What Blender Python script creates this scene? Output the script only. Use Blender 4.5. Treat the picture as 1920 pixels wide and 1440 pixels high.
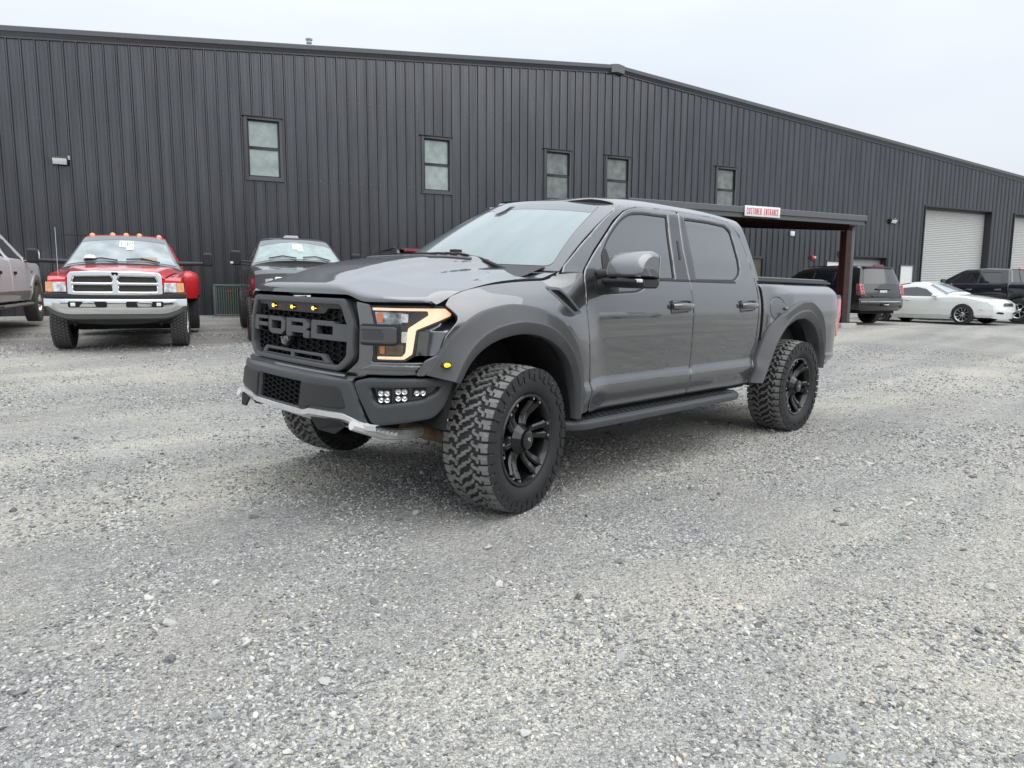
import bpy, bmesh, math, random
import numpy as np
from mathutils import Vector, Matrix
from mathutils.geometry import delaunay_2d_cdt
rnd = random.Random(7)
for o in list(bpy.data.objects):
    bpy.data.objects.remove(o, do_unlink=True)
scene = bpy.context.scene
COL = scene.collection
PI = math.pi

# ---------------------------------------------------------------- camera
YAW, PITCH, ROLL, FPX = -2.34227, 0.12528, 0.00472, 1296.0
cam_d = bpy.data.cameras.new('camera')
cam = bpy.data.objects.new('camera', cam_d)
COL.objects.link(cam)
fw = Vector((math.cos(YAW) * math.cos(PITCH), math.sin(YAW) * math.cos(PITCH), -math.sin(PITCH)))
rt = Vector((math.sin(YAW), -math.cos(YAW), 0))
up = rt.cross(fw)
r2 = math.cos(ROLL) * rt + math.sin(ROLL) * up
u2 = -math.sin(ROLL) * rt + math.cos(ROLL) * up
mw = Matrix((r2, u2, -fw)).transposed().to_4x4()
mw.translation = Vector((2.8147, 3.925, 1.262))
cam.matrix_world = mw
cam_d.sensor_width = 36.0
cam_d.lens = 36.0 * FPX / 1920.0
cam_d.clip_start = 0.05
cam_d.clip_end = 2000
scene.camera = cam

# ---------------------------------------------------------------- sky, sun, exposure
world = bpy.data.worlds.new('World')
scene.world = world
world.use_nodes = True
wn, wl = world.node_tree.nodes, world.node_tree.links
wn.clear()
SUN_EL, SUN_AZ = math.radians(58), math.radians(95)
out = wn.new('ShaderNodeOutputWorld')
bg = wn.new('ShaderNodeBackground')
bg.inputs['Strength'].default_value = 0.1
sky = wn.new('ShaderNodeTexSky')
sky.sky_type = 'NISHITA'
sky.sun_disc = False
sky.sun_elevation = SUN_EL
sky.sun_rotation = math.radians(90) - SUN_AZ
tc = wn.new('ShaderNodeTexCoord')
mp = wn.new('ShaderNodeMapping')
mp.inputs['Scale'].default_value = (1.0, 1.0, 3.0)
nz = wn.new('ShaderNodeTexNoise')
nz.inputs['Scale'].default_value = 1.6
nz.inputs['Detail'].default_value = 3
nz.inputs['Roughness'].default_value = 0.45
cr = wn.new('ShaderNodeValToRGB')
cr.color_ramp.elements[0].position = 0.30
cr.color_ramp.elements[0].color = (5.35, 5.8, 6.5, 1)
cr.color_ramp.elements[1].position = 0.70
cr.color_ramp.elements[1].color = (6.5, 6.75, 7.1, 1)
mx = wn.new('ShaderNodeMix')
mx.data_type = 'RGBA'
mx.inputs[0].default_value = 0.93
wl.new(tc.outputs['Generated'], mp.inputs['Vector'])
wl.new(mp.outputs['Vector'], nz.inputs['Vector'])
wl.new(nz.outputs[0], cr.inputs[0])
wl.new(sky.outputs[0], mx.inputs[6])
sx = wn.new('ShaderNodeSeparateXYZ')
wl.new(tc.outputs['Generated'], sx.inputs[0])
mr_ = wn.new('ShaderNodeMapRange')      # an overcast sky is brighter overhead than at the horizon
mr_.inputs['From Min'].default_value = 0.0
mr_.inputs['From Max'].default_value = 1.0
mr_.inputs['To Min'].default_value = 1.0
mr_.inputs['To Max'].default_value = 3.0
sq_ = wn.new('ShaderNodeMath')
sq_.operation = 'MULTIPLY'
wl.new(sx.outputs['Z'], sq_.inputs[0])
wl.new(sx.outputs['Z'], sq_.inputs[1])
wl.new(sq_.outputs[0], mr_.inputs['Value'])
ms = wn.new('ShaderNodeVectorMath')
ms.operation = 'SCALE'
wl.new(cr.outputs[0], ms.inputs[0])
wl.new(mr_.outputs[0], ms.inputs['Scale'])
wl.new(ms.outputs[0], mx.inputs[7])
wl.new(mx.outputs[2], bg.inputs['Color'])
wl.new(bg.outputs[0], out.inputs[0])
sun_d = bpy.data.lights.new('sun', 'SUN')
sun_d.energy = 1.3
sun_d.angle = math.radians(85)
sun_d.color = (1.0, 0.97, 0.92)
sun = bpy.data.objects.new('sun', sun_d)
COL.objects.link(sun)
sdir = Vector((math.cos(SUN_AZ) * math.cos(SUN_EL), math.sin(SUN_AZ) * math.cos(SUN_EL), math.sin(SUN_EL)))
sun.rotation_euler = sdir.to_track_quat('Z', 'Y').to_euler()
sun.location = (10, 10, 30)
scene.view_settings.view_transform = 'Standard'
scene.view_settings.look = 'None'
scene.view_settings.gamma = 1.0
scene.view_settings.exposure = 0.4
scene.view_settings.use_curve_mapping = False
scene.cycles.max_bounces = 8
scene.cycles.glossy_bounces = 4
scene.cycles.transmission_bounces = 6
scene.cycles.use_denoising = True

# ---------------------------------------------------------------- materials
MATS = {}
def mat(name, col, rough=0.5, metal=0.0, coat=0.0, coat_r=0.03, spec=0.5, var=0.0, vscale=8.0, bump=0.0, bscale=60.0,
        dirt=None, dscale=3.0, damt=0.5, trans=0.0, emit=None, es=1.0, alpha=1.0, stretch=None, ior=1.45, cior=1.5):
    if name in MATS:
        return MATS[name]
    m = bpy.data.materials.new(name)
    m.use_nodes = True
    n, l = m.node_tree.nodes, m.node_tree.links
    b = n['Principled BSDF']
    c = (col[0], col[1], col[2], 1)
    b.inputs['Base Color'].default_value = c
    b.inputs['Roughness'].default_value = rough
    b.inputs['Metallic'].default_value = metal
    b.inputs['Coat Weight'].default_value = coat
    b.inputs['Coat Roughness'].default_value = coat_r
    b.inputs['Coat IOR'].default_value = cior
    b.inputs['Specular IOR Level'].default_value = spec
    b.inputs['IOR'].default_value = ior
    b.inputs['Transmission Weight'].default_value = trans
    b.inputs['Alpha'].default_value = alpha
    if emit:
        b.inputs['Emission Color'].default_value = (*emit, 1)
        b.inputs['Emission Strength'].default_value = es
    t = n.new('ShaderNodeTexCoord')
    vec = t.outputs['Object']
    if stretch:
        mpn = n.new('ShaderNodeMapping')
        mpn.inputs['Scale'].default_value = stretch
        l.new(vec, mpn.inputs['Vector'])
        vec = mpn.outputs['Vector']
    last = None
    if var > 0:
        z = n.new('ShaderNodeTexNoise')
        z.inputs['Scale'].default_value = vscale
        z.inputs['Detail'].default_value = 5
        l.new(vec, z.inputs['Vector'])
        r = n.new('ShaderNodeValToRGB')
        r.color_ramp.elements[0].position = 0.3
        r.color_ramp.elements[1].position = 0.7
        r.color_ramp.elements[0].color = (*[x * (1 - var) for x in col], 1)
        r.color_ramp.elements[1].color = (*[min(1, x * (1 + var)) for x in col], 1)
        l.new(z.outputs[0], r.inputs[0])
        l.new(r.outputs[0], b.inputs['Base Color'])
        last = r.outputs[0]
    if dirt:
        z = n.new('ShaderNodeTexNoise')
        z.inputs['Scale'].default_value = dscale
        z.inputs['Detail'].default_value = 8
        z.inputs['Roughness'].default_value = 0.65
        l.new(vec, z.inputs['Vector'])
        r = n.new('ShaderNodeValToRGB')
        r.color_ramp.elements[0].position = 0.45
        r.color_ramp.elements[1].position = 0.75
        r.color_ramp.elements[1].color = (damt, damt, damt, 1)
        l.new(z.outputs[0], r.inputs[0])
        mm = n.new('ShaderNodeMix')
        mm.data_type = 'RGBA'
        mm.inputs[6].default_value = c
        if last:
            l.new(last, mm.inputs[6])
        mm.inputs[7].default_value = (*dirt, 1)
        l.new(r.outputs[0], mm.inputs[0])
        l.new(mm.outputs[2], b.inputs['Base Color'])
    if bump > 0:
        z = n.new('ShaderNodeTexNoise')
        z.inputs['Scale'].default_value = bscale
        z.inputs['Detail'].default_value = 4
        l.new(vec, z.inputs['Vector'])
        bp = n.new('ShaderNodeBump')
        bp.inputs['Strength'].default_value = bump
        bp.inputs['Distance'].default_value = 0.01
        l.new(z.outputs[0], bp.inputs['Height'])
        l.new(bp.outputs[0], b.inputs['Normal'])
    MATS[name] = m
    return m

# ---------------------------------------------------------------- mesh helpers
class MB:
    def __init__(s):
        s.v = []; s.f = []
    def add(s, vs, fs):
        b = len(s.v)
        s.v += [tuple(v) for v in vs]
        s.f += [tuple(b + i for i in f) for f in fs]
        return s
    def box(s, x0, x1, y0, y1, z0, z1):
        vs = [(x, y, z) for x in (x0, x1) for y in (y0, y1) for z in (z0, z1)]
        return s.add(vs, [(0, 1, 3, 2), (4, 6, 7, 5), (0, 4, 5, 1), (2, 3, 7, 6), (0, 2, 6, 4), (1, 5, 7, 3)])
    def grid(s, P, close_u=False, close_v=False):
        nu, nv = len(P), len(P[0])
        vs = [p for row in P for p in row]
        fs = []
        for i in range(nu if close_u else nu - 1):
            for j in range(nv if close_v else nv - 1):
                i2, j2 = (i + 1) % nu, (j + 1) % nv
                fs.append((i * nv + j, i2 * nv + j, i2 * nv + j2, i * nv + j2))
        return s.add(vs, fs)
    def prism(s, poly, z0, z1, T=None):
        """poly in local (a, b), extruded along c from z0 to z1; T maps (a,b,c)->xyz"""
        T = T or (lambda a, b, c: (a, b, c))
        n = len(poly)
        vs = [T(a, b, z0) for a, b in poly] + [T(a, b, z1) for a, b in poly]
        fs = [tuple(range(n))[::-1], tuple(range(n, 2 * n))]
        fs += [(i, (i + 1) % n, n + (i + 1) % n, n + i) for i in range(n)]
        return s.add(vs, fs)
    def tube(s, path, r, n=8, cap=True):
        path = [Vector(p) for p in path]
        rs = r if isinstance(r, (list, tuple)) else [r] * len(path)
        rows = []
        ref = Vector((0, 0, 1))
        for i, p in enumerate(path):
            d = (path[min(i + 1, len(path) - 1)] - path[max(i - 1, 0)]).normalized()
            if abs(d.dot(ref)) > 0.95:
                ref = Vector((1, 0, 0))
            a = d.cross(ref).normalized()
            b = a.cross(d)
            rows.append([tuple(p + rs[i] * (math.cos(t) * a + math.sin(t) * b)) for t in [2 * PI * k / n for k in range(n)]])
        b0 = len(s.v)
        s.grid(rows, close_v=True)
        if cap:
            s.f.append(tuple(b0 + k for k in range(n)))
            e = b0 + (len(path) - 1) * n
            s.f.append(tuple(e + k for k in range(n))[::-1])
        return s
    def lathe(s, prof, n=48, axis='y', c=(0, 0, 0), closed=False):
        rows = []
        for k in range(n):
            t = 2 * PI * k / n
            row = []
            for r, h in prof:
                a, b = r * math.cos(t), r * math.sin(t)
                if axis == 'y':
                    row.append((c[0] + a, c[1] + h, c[2] + b))
                elif axis == 'x':
                    row.append((c[0] + h, c[1] + a, c[2] + b))
                else:
                    row.append((c[0] + a, c[1] + b, c[2] + h))
            rows.append(row)
        return s.grid(rows, close_u=True, close_v=closed)
    def mirror_y(s):
        n = len(s.v)
        s.v += [(x, -y, z) for x, y, z in s.v]
        s.f += [tuple(n + i for i in f)[::-1] for f in s.f]
        return s

def link(name, me, m, parent=None, matrix=None):
    o = bpy.data.objects.new(name, me)
    COL.objects.link(o)
    if m is not None and len(me.materials) == 0:
        me.materials.append(m)
    if parent is not None:
        o.parent = parent
    if matrix is not None:
        o.matrix_local = matrix
    return o

def build(name, mb, m, parent=None, smooth=35, bevel=0.0, seg=2, fix=True, matrix=None, loc=None):
    me = bpy.data.meshes.new(name)
    me.from_pydata(mb.v, [], mb.f)
    me.validate()
    if bevel > 0 or fix:
        bm = bmesh.new()
        bm.from_mesh(me)
        if bevel > 0:
            bmesh.ops.remove_doubles(bm, verts=bm.verts, dist=1e-5)
        if fix:
            bmesh.ops.recalc_face_normals(bm, faces=bm.faces)
        if bevel > 0:
            es = [e for e in bm.edges if len(e.link_faces) == 2 and e.calc_face_angle(0) > 0.45]
            bmesh.ops.bevel(bm, geom=es, offset=bevel, segments=seg, profile=0.5, affect='EDGES', clamp_overlap=True)
        bm.to_mesh(me)
        bm.free()
    if smooth:
        me.polygons.foreach_set('use_smooth', [True] * len(me.polygons))
        me.set_sharp_from_angle(angle=math.radians(smooth))
    o = link(name, me, m, parent, matrix)
    if loc:
        o.location = loc
    return o

def empty(name, loc=(0, 0, 0), rz=0.0, parent=None):
    o = bpy.data.objects.new(name, None)
    COL.objects.link(o)
    o.location = loc
    o.rotation_euler = (0, 0, rz)
    o.empty_display_size = 0.2
    if parent:
        o.parent = parent
    return o

def tag(o, label=None, cat=None, group=None, kind=None):
    if label: o['label'] = label
    if cat: o['category'] = cat
    if group: o['group'] = group
    if kind: o['kind'] = kind
    return o

def inpoly(px, py, poly):
    x, y = np.asarray(px, float), np.asarray(py, float)
    r = np.zeros(x.shape, bool)
    n = len(poly)
    for i in range(n):
        x0, y0 = poly[i]; x1, y1 = poly[(i + 1) % n]
        c = ((y0 > y) != (y1 > y)) & (x < (x1 - x0) * (y - y0) / ((y1 - y0) or 1e-12) + x0)
        r ^= c
    return r

def segdist(px, py, poly):
    """distance to closed polyline and the nearest point"""
    P = np.stack([px, py], 1)
    A = np.array(poly, float)
    B = np.roll(A, -1, 0)
    best = np.full(len(P), 1e9)
    near = np.zeros_like(P)
    for a, b in zip(A, B):
        d = b - a
        L = d @ d
        if L < 1e-14: continue
        t = np.clip(((P - a) @ d) / L, 0, 1)
        q = a + t[:, None] * d
        dd = np.hypot(*(P - q).T)
        m_ = dd < best
        best[m_] = dd[m_]
        near[m_] = q[m_]
    return best, near

def resample(poly, step, closed=True):
    out = []
    n = len(poly)
    for i in range(n if closed else n - 1):
        a = np.array(poly[i], float); b = np.array(poly[(i + 1) % n], float)
        k = max(1, int(np.ceil(np.hypot(*(b - a)) / step)))
        for j in range(k):
            out.append(tuple(a + (b - a) * j / k))
    if not closed:
        out.append(tuple(poly[-1]))
    return out

def rounded(poly, r, n=5):
    """round the corners of a polygon; r a number or list"""
    out = []
    N = len(poly)
    for i in range(N):
        p0, p1, p2 = (np.array(poly[(i + k) % N][:2], float) for k in (-1, 0, 1))
        rr = poly[i][2] if len(poly[i]) > 2 else r
        a, b = p0 - p1, p2 - p1
        la, lb = np.hypot(*a), np.hypot(*b)
        d = min(rr, la * .45, lb * .45)
        if d < 1e-5:
            out.append(tuple(p1)); continue
        s, e = p1 + a / la * d, p1 + b / lb * d
        for k in range(n + 1):
            t = k / n
            out.append(tuple((1 - t) ** 2 * s + 2 * t * (1 - t) * p1 + t * t * e))
    return out

def spline(pts, step=0.02, closed=False):
    """Catmull-Rom through points"""
    P = [np.array(p, float) for p in pts]
    n = len(P)
    out = []
    rng = range(n) if closed else range(n - 1)
    for i in rng:
        if closed:
            a, b, c, d = (P[(i + k) % n] for k in (-1, 0, 1, 2))
        else:
            b, c = P[i], P[i + 1]
            a = P[i - 1] if i > 0 else 2 * b - c
            d = P[i + 2] if i + 2 < n else 2 * c - b
        k = max(2, int(np.linalg.norm(c - b) / step))
        for j in range(k):
            t = j / k
            out.append(tuple(0.5 * ((2 * b) + (c - a) * t + (2 * a - 5 * b + 4 * c - d) * t * t + (3 * b - a - 3 * c + d) * t ** 3)))
    if not closed:
        out.append(tuple(P[-1]))
    return out

def table(xs, ys, sig=0.006, lo=None, hi=None):
    lo = xs[0] if lo is None else lo
    hi = xs[-1] if hi is None else hi
    g = np.arange(lo - .1, hi + .1, 0.001)
    v = np.interp(g, xs, ys)
    k = np.arange(-int(4 * sig / .001) - 1, int(4 * sig / .001) + 2)
    w = np.exp(-.5 * (k * .001 / sig) ** 2); w /= w.sum()
    v = np.convolve(np.pad(v, len(k) // 2, mode='edge'), w, mode='valid')
    return lambda q: np.interp(q, g, v)

def panel(name, fn, outline, m, parent=None, holes=(), res=0.05, thick=0.02, r=0.006, off=0.0, flip=False, flange=True, gap=0.0):
    """A sheet cut out of the surface fn(a, b) -> (N,3): rolled edges of radius r, returns of depth thick, and the
    surface's own normals."""
    rings = [list(map(lambda q: tuple(map(float, q[:2])), o)) for o in [outline] + list(holes)]
    def area(p):
        a = np.array(p); b = np.roll(a, -1, 0)
        return .5 * np.sum(a[:, 0] * b[:, 1] - b[:, 0] * a[:, 1])
    rings = [p if (area(p) > 0) == (i == 0) else p[::-1] for i, p in enumerate(rings)]
    bs = max(res * .6, 0.008)
    rings = [resample(p, bs) for p in rings]
    pts = []
    edges = []
    for p in rings:
        b = len(pts)
        pts += p
        edges += [(b + i, b + (i + 1) % len(p)) for i in range(len(p))]
    nb = len(pts)
    def dist(x, y):
        D = None
        for p in rings:
            d, q = segdist(x, y, p)
            if D is None: D, Q = d, q
            else:
                k = d < D
                D = np.where(k, d, D); Q = np.where(k[:, None], q, Q)
        return D, Q
    def inside(x, y):
        m_ = inpoly(x, y, rings[0])
        for h in rings[1:]:
            m_ &= ~inpoly(x, y, h)
        return m_
    cand = []
    if r > 0:
        for p in rings:
            a = np.array(p)
            t = np.roll(a, -1, 0) - np.roll(a, 1, 0)
            t /= np.maximum(np.hypot(t[:, 0], t[:, 1])[:, None], 1e-9)
            nrm = np.stack([-t[:, 1], t[:, 0]], 1)
            for fct in (.3, 1.0):
                q = a + nrm * r * fct
                d, _ = dist(q[:, 0], q[:, 1])
                ok = inside(q[:, 0], q[:, 1]) & (d > r * fct * .85)
                cand += [tuple(z) for z in q[ok]]
    A = np.array(rings[0])
    x0, y0 = A.min(0); x1, y1 = A.max(0)
    gx, gy = np.meshgrid(np.arange(x0 + res * .5, x1, res), np.arange(y0 + res * .5, y1, res))
    gx[1::2] += res * .5
    gx, gy = gx.ravel(), gy.ravel()
    if len(gx):
        d, _ = dist(gx, gy)
        ok = inside(gx, gy) & (d > max(r * 1.4, res * .35))
        cand += list(zip(gx[ok], gy[ok]))
    pts += cand
    res_ = delaunay_2d_cdt([Vector(p) for p in pts], edges, [], 0, 1e-7)
    V = np.array([tuple(v) for v in res_[0]])
    F = [f for f in res_[2]]
    cen = np.array([V[list(f)].mean(0) for f in F])
    ok = inside(cen[:, 0], cen[:, 1])
    F = [f for f, k in zip(F, ok) if k]
    D, Q = dist(V[:, 0], V[:, 1])
    e = 0.003
    P = fn(V[:, 0], V[:, 1])
    Na = fn(V[:, 0] + e, V[:, 1]) - fn(V[:, 0] - e, V[:, 1])
    Nb = fn(V[:, 0], V[:, 1] + e) - fn(V[:, 0], V[:, 1] - e)
    N = np.cross(Na, Nb)
    N /= np.maximum(np.linalg.norm(N, axis=1)[:, None], 1e-12)
    if flip: N = -N
    P = P + N * off
    Nv = N.copy()
    base_b = P.copy()
    if r > 0:
        dd = np.clip(D, 0, r)
        drop = r - np.sqrt(np.maximum(r * r - (r - dd) ** 2, 0))
        Qp = fn(Q[:, 0], Q[:, 1])
        eo = Qp - fn(V[:, 0], V[:, 1])
        small = D < 1e-4
        # outward direction for boundary vertices: from a slightly inner neighbour
        if small.any():
            cenv = {}
            for f in F:
                c = V[list(f)].mean(0)
                for i in f:
                    if small[i]: cenv.setdefault(i, []).append(c)
            for i, cs in cenv.items():
                c = np.mean(cs, 0)
                q = fn(np.array([V[i, 0]]), np.array([V[i, 1]]))[0] - fn(np.array([c[0]]), np.array([c[1]]))[0]
                eo[i] = q
        eo -= (eo * N).sum(1)[:, None] * N
        eo /= np.maximum(np.linalg.norm(eo, axis=1)[:, None], 1e-9)
        sn = np.clip((r - dd) / r, 0, .92) * .45
        Nv = N * np.sqrt(1 - sn ** 2)[:, None] + eo * sn[:, None]
        P = P - N * drop[:, None]
    vs = [tuple(p) for p in P]
    ns = [tuple(p) for p in Nv]
    fs = []
    for f in F:
        a, b, c = (P[i] for i in f)
        nn = np.cross(b - a, c - a)
        fs.append(tuple(f) if nn @ N[f[0]] > 0 else tuple(f)[::-1])
    if flange:
        cnt = {}
        for f in fs:
            for i in range(3):
                a, b = f[i], f[(i + 1) % 3]
                cnt[(a, b)] = 1
        ed = [(a, b) for (a, b) in cnt if (b, a) not in cnt]
        idx = {}
        for a, b in ed:
            k = len(vs)
            ea = P[a]; eb = P[b]
            ia = ea - N[a] * thick; ib = eb - N[b] * thick
            nn = np.cross(eb - ea, N[a]); nn = nn / max(np.linalg.norm(nn), 1e-9)
            vs += [tuple(ea), tuple(eb), tuple(ib), tuple(ia)]
            ns += [tuple(nn)] * 4
            fs.append((k + 3, k + 2, k + 1, k))
    me = bpy.data.meshes.new(name)
    me.from_pydata(vs, [], fs)
    me.polygons.foreach_set('use_smooth', [True] * len(me.polygons))
    if flange and m.name == 'grey_metallic_paint':      # seam shade painted near-black onto the returns
        me.materials.append(m); me.materials.append(mat('painted_seam_shade', (.02, .02, .02), rough=.8))
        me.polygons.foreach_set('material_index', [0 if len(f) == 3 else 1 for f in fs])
    me.normals_split_custom_set_from_vertices(ns)
    return link(name, me, m, parent)

def mirror_copy(o, parent=None):
    me = o.data.copy()
    nv = [tuple(n.vector) for n in me.corner_normals]
    co = np.empty(len(me.vertices) * 3)
    me.vertices.foreach_get('co', co)
    co[1::3] *= -1
    me.vertices.foreach_set('co', co)
    me.flip_normals()
    # after flipping each face reverses its loops: first loop stays, others reverse
    out = []
    for p in me.polygons:
        l = list(p.loop_indices)
        vals = [nv[i] for i in l]
        vals = [vals[0]] + vals[1:][::-1]
        out += [(a, -b, c) for a, b, c in vals]
    me.normals_split_custom_set(out)
    n = bpy.data.objects.new(o.name.split('.')[0], me)
    COL.objects.link(n)
    n.parent = parent if parent is not None else o.parent
    n.matrix_local = o.matrix_local
    return n

def copy_tree(o, parent=None):
    c = o.copy()
    COL.objects.link(c)
    c.parent = parent
    for ch in list(o.children):
        copy_tree(ch, c)
    return c

def plane_fn(origin, ea, eb):
    o, a_, b_ = (np.array(q, float) for q in (origin, ea, eb))
    return lambda a, b: o + np.asarray(a)[:, None] * a_ + np.asarray(b)[:, None] * b_

# blocky letters: strokes on a unit cell, built as thin raised bars
GLY = {
 '0': [(0,0,0,1),(0,1,1,1),(1,1,1,0),(1,0,0,0)], '1': [(.5,0,.5,1),(.25,.8,.5,1),(.2,0,.8,0)],
 '2': [(0,.8,0,1),(0,1,1,1),(1,1,1,.55),(1,.55,0,0),(0,0,1,0)], '5': [(1,1,0,1),(0,1,0,.55),(0,.55,1,.55),(1,.55,1,0),(1,0,0,0)],
 '8': [(0,0,0,1),(0,1,1,1),(1,1,1,0),(1,0,0,0),(0,.52,1,.52)], '9': [(1,.5,0,.5),(0,.5,0,1),(0,1,1,1),(1,1,1,0),(1,0,0,0)],
 'C': [(1,.8,.8,1),(.8,1,.2,1),(.2,1,0,.8),(0,.8,0,.2),(0,.2,.2,0),(.2,0,.8,0),(.8,0,1,.2)],
 'U': [(0,1,0,.2),(0,.2,.2,0),(.2,0,.8,0),(.8,0,1,.2),(1,.2,1,1)],
 'S': [(1,.85,.8,1),(.8,1,.2,1),(.2,1,0,.8),(0,.8,.1,.58),(.1,.58,.9,.42),(.9,.42,1,.2),(1,.2,.8,0),(.8,0,.2,0),(.2,0,0,.15)],
 'T': [(.5,0,.5,1),(0,1,1,1)], 'O': [(0,.2,0,.8),(0,.8,.2,1),(.2,1,.8,1),(.8,1,1,.8),(1,.8,1,.2),(1,.2,.8,0),(.8,0,.2,0),(.2,0,0,.2)],
 'M': [(0,0,0,1),(0,1,.5,.3),(.5,.3,1,1),(1,1,1,0)], 'E': [(0,0,0,1),(0,1,1,1),(0,.52,.8,.52),(0,0,1,0)],
 'R': [(0,0,0,1),(0,1,.8,1),(.8,1,1,.85),(1,.85,1,.65),(1,.65,.8,.5),(.8,.5,0,.5),(.55,.5,1,0)],
 'N': [(0,0,0,1),(0,1,1,0),(1,0,1,1)], 'A': [(0,0,.5,1),(.5,1,1,0),(.2,.38,.8,.38)], ' ': [], 'I': [(.5,0,.5,1)], 'H': [(0,0,0,1),(1,0,1,1),(0,.5,1,.5)],
 'K': [(0,0,0,1),(0,.4,1,1),(.35,.6,1,0)], 'Y': [(.5,0,.5,.5),(.5,.5,0,1),(.5,.5,1,1)], 'G': [(1,.85,.8,1),(.8,1,.2,1),(.2,1,0,.8),(0,.8,0,.2),(0,.2,.2,0),(.2,0,1,0),(1,0,1,.48),(1,.48,.6,.48)],
 'L': [(0,1,0,0),(0,0,1,0)], 'X': [(0,0,1,1),(0,1,1,0)], 'D': [(0,0,0,1),(0,1,.7,1),(.7,1,1,.75),(1,.75,1,.25),(1,.25,.7,0),(.7,0,0,0)],
 'F': [(0,0,0,1),(0,1,1,1),(0,.52,.8,.52)], 'P': [(0,0,0,1),(0,1,1,1),(1,1,1,.5),(1,.5,0,.5)], 'V': [(0,1,.5,0),(.5,0,1,1)],
 '4': [(.8,0,.8,1),(.8,1,0,.35),(0,.35,1,.35)], '7': [(0,1,1,1),(1,1,.35,0)], '3': [(0,1,1,1),(1,1,1,0),(1,0,0,0),(.3,.52,1,.52)], '6': [(1,1,0,1),(0,1,0,0),(0,0,1,0),(1,0,1,.5),(1,.5,0,.5)],
 '/': [(0,0,1,1)], '-': [(.1,.5,.9,.5)],
}
def text_mb(txt, w, h, sw, T, cw=.62, depth=.003, gap=.3):
    """letters laid left to right over width w; T(a, b, c) places them"""
    mb = MB()
    n = len(txt)
    cell = w / (n + (n - 1) * gap)
    for i, ch in enumerate(txt):
        x0 = i * cell * (1 + gap)
        for k, (a, b, c, d) in enumerate(GLY[ch]):
            p = np.array([x0 + sw / 2 + a * (cell - sw), sw / 2 + b * (h - sw)])
            q = np.array([x0 + sw / 2 + c * (cell - sw), sw / 2 + d * (h - sw)])
            t = (q - p) / max(np.hypot(*(q - p)), 1e-9)
            nn = np.array([-t[1], t[0]]) * sw / 2
            p2, q2 = p - t * sw / 2, q + t * sw / 2
            mb.prism([tuple(p2 - nn), tuple(q2 - nn), tuple(q2 + nn), tuple(p2 + nn)], 0, depth * (1 + .02 * k), T)
    return mb

# ================================================================ place
WD = Vector((-0.94200543, 0.33559764, 0)); WN = Vector((0.33559764, 0.94200543, 0)); WO = Vector((-0.2264226, -18.35168363, 0))
WANG = math.atan2(WD.y, WD.x)
def so(x, y):
    dx, dy = x - WO.x, y - WO.y
    return dx * WD.x + dy * WD.y, dx * WN.x + dy * WN.y
def sstep(a, b, x):
    t = np.clip((np.asarray(x, float) - a) / (b - a), 0, 1)
    return t * t * (3 - 2 * t)
def ground_h(x, y):
    s, o = so(np.asarray(x, float), np.asarray(y, float))
    h = 0.40 * (1 - sstep(7.6, 14.6, o)) + 0.10 * (1 - sstep(0, 7, o))
    h = h + 0.20 * (1 - sstep(-1, 5.5, o)) * (1 - sstep(8, 22, s))
    und = 0.012 * np.sin(x * 1.3 + y * .7) * np.sin(y * 1.1 - x * .4) + 0.008 * np.sin(x * 2.9 + 1) * np.cos(y * 2.3)
    near = np.minimum(1, np.hypot(x + 1.85, y) / 6)
    return h + und * sstep(.55, .9, near)

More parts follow.
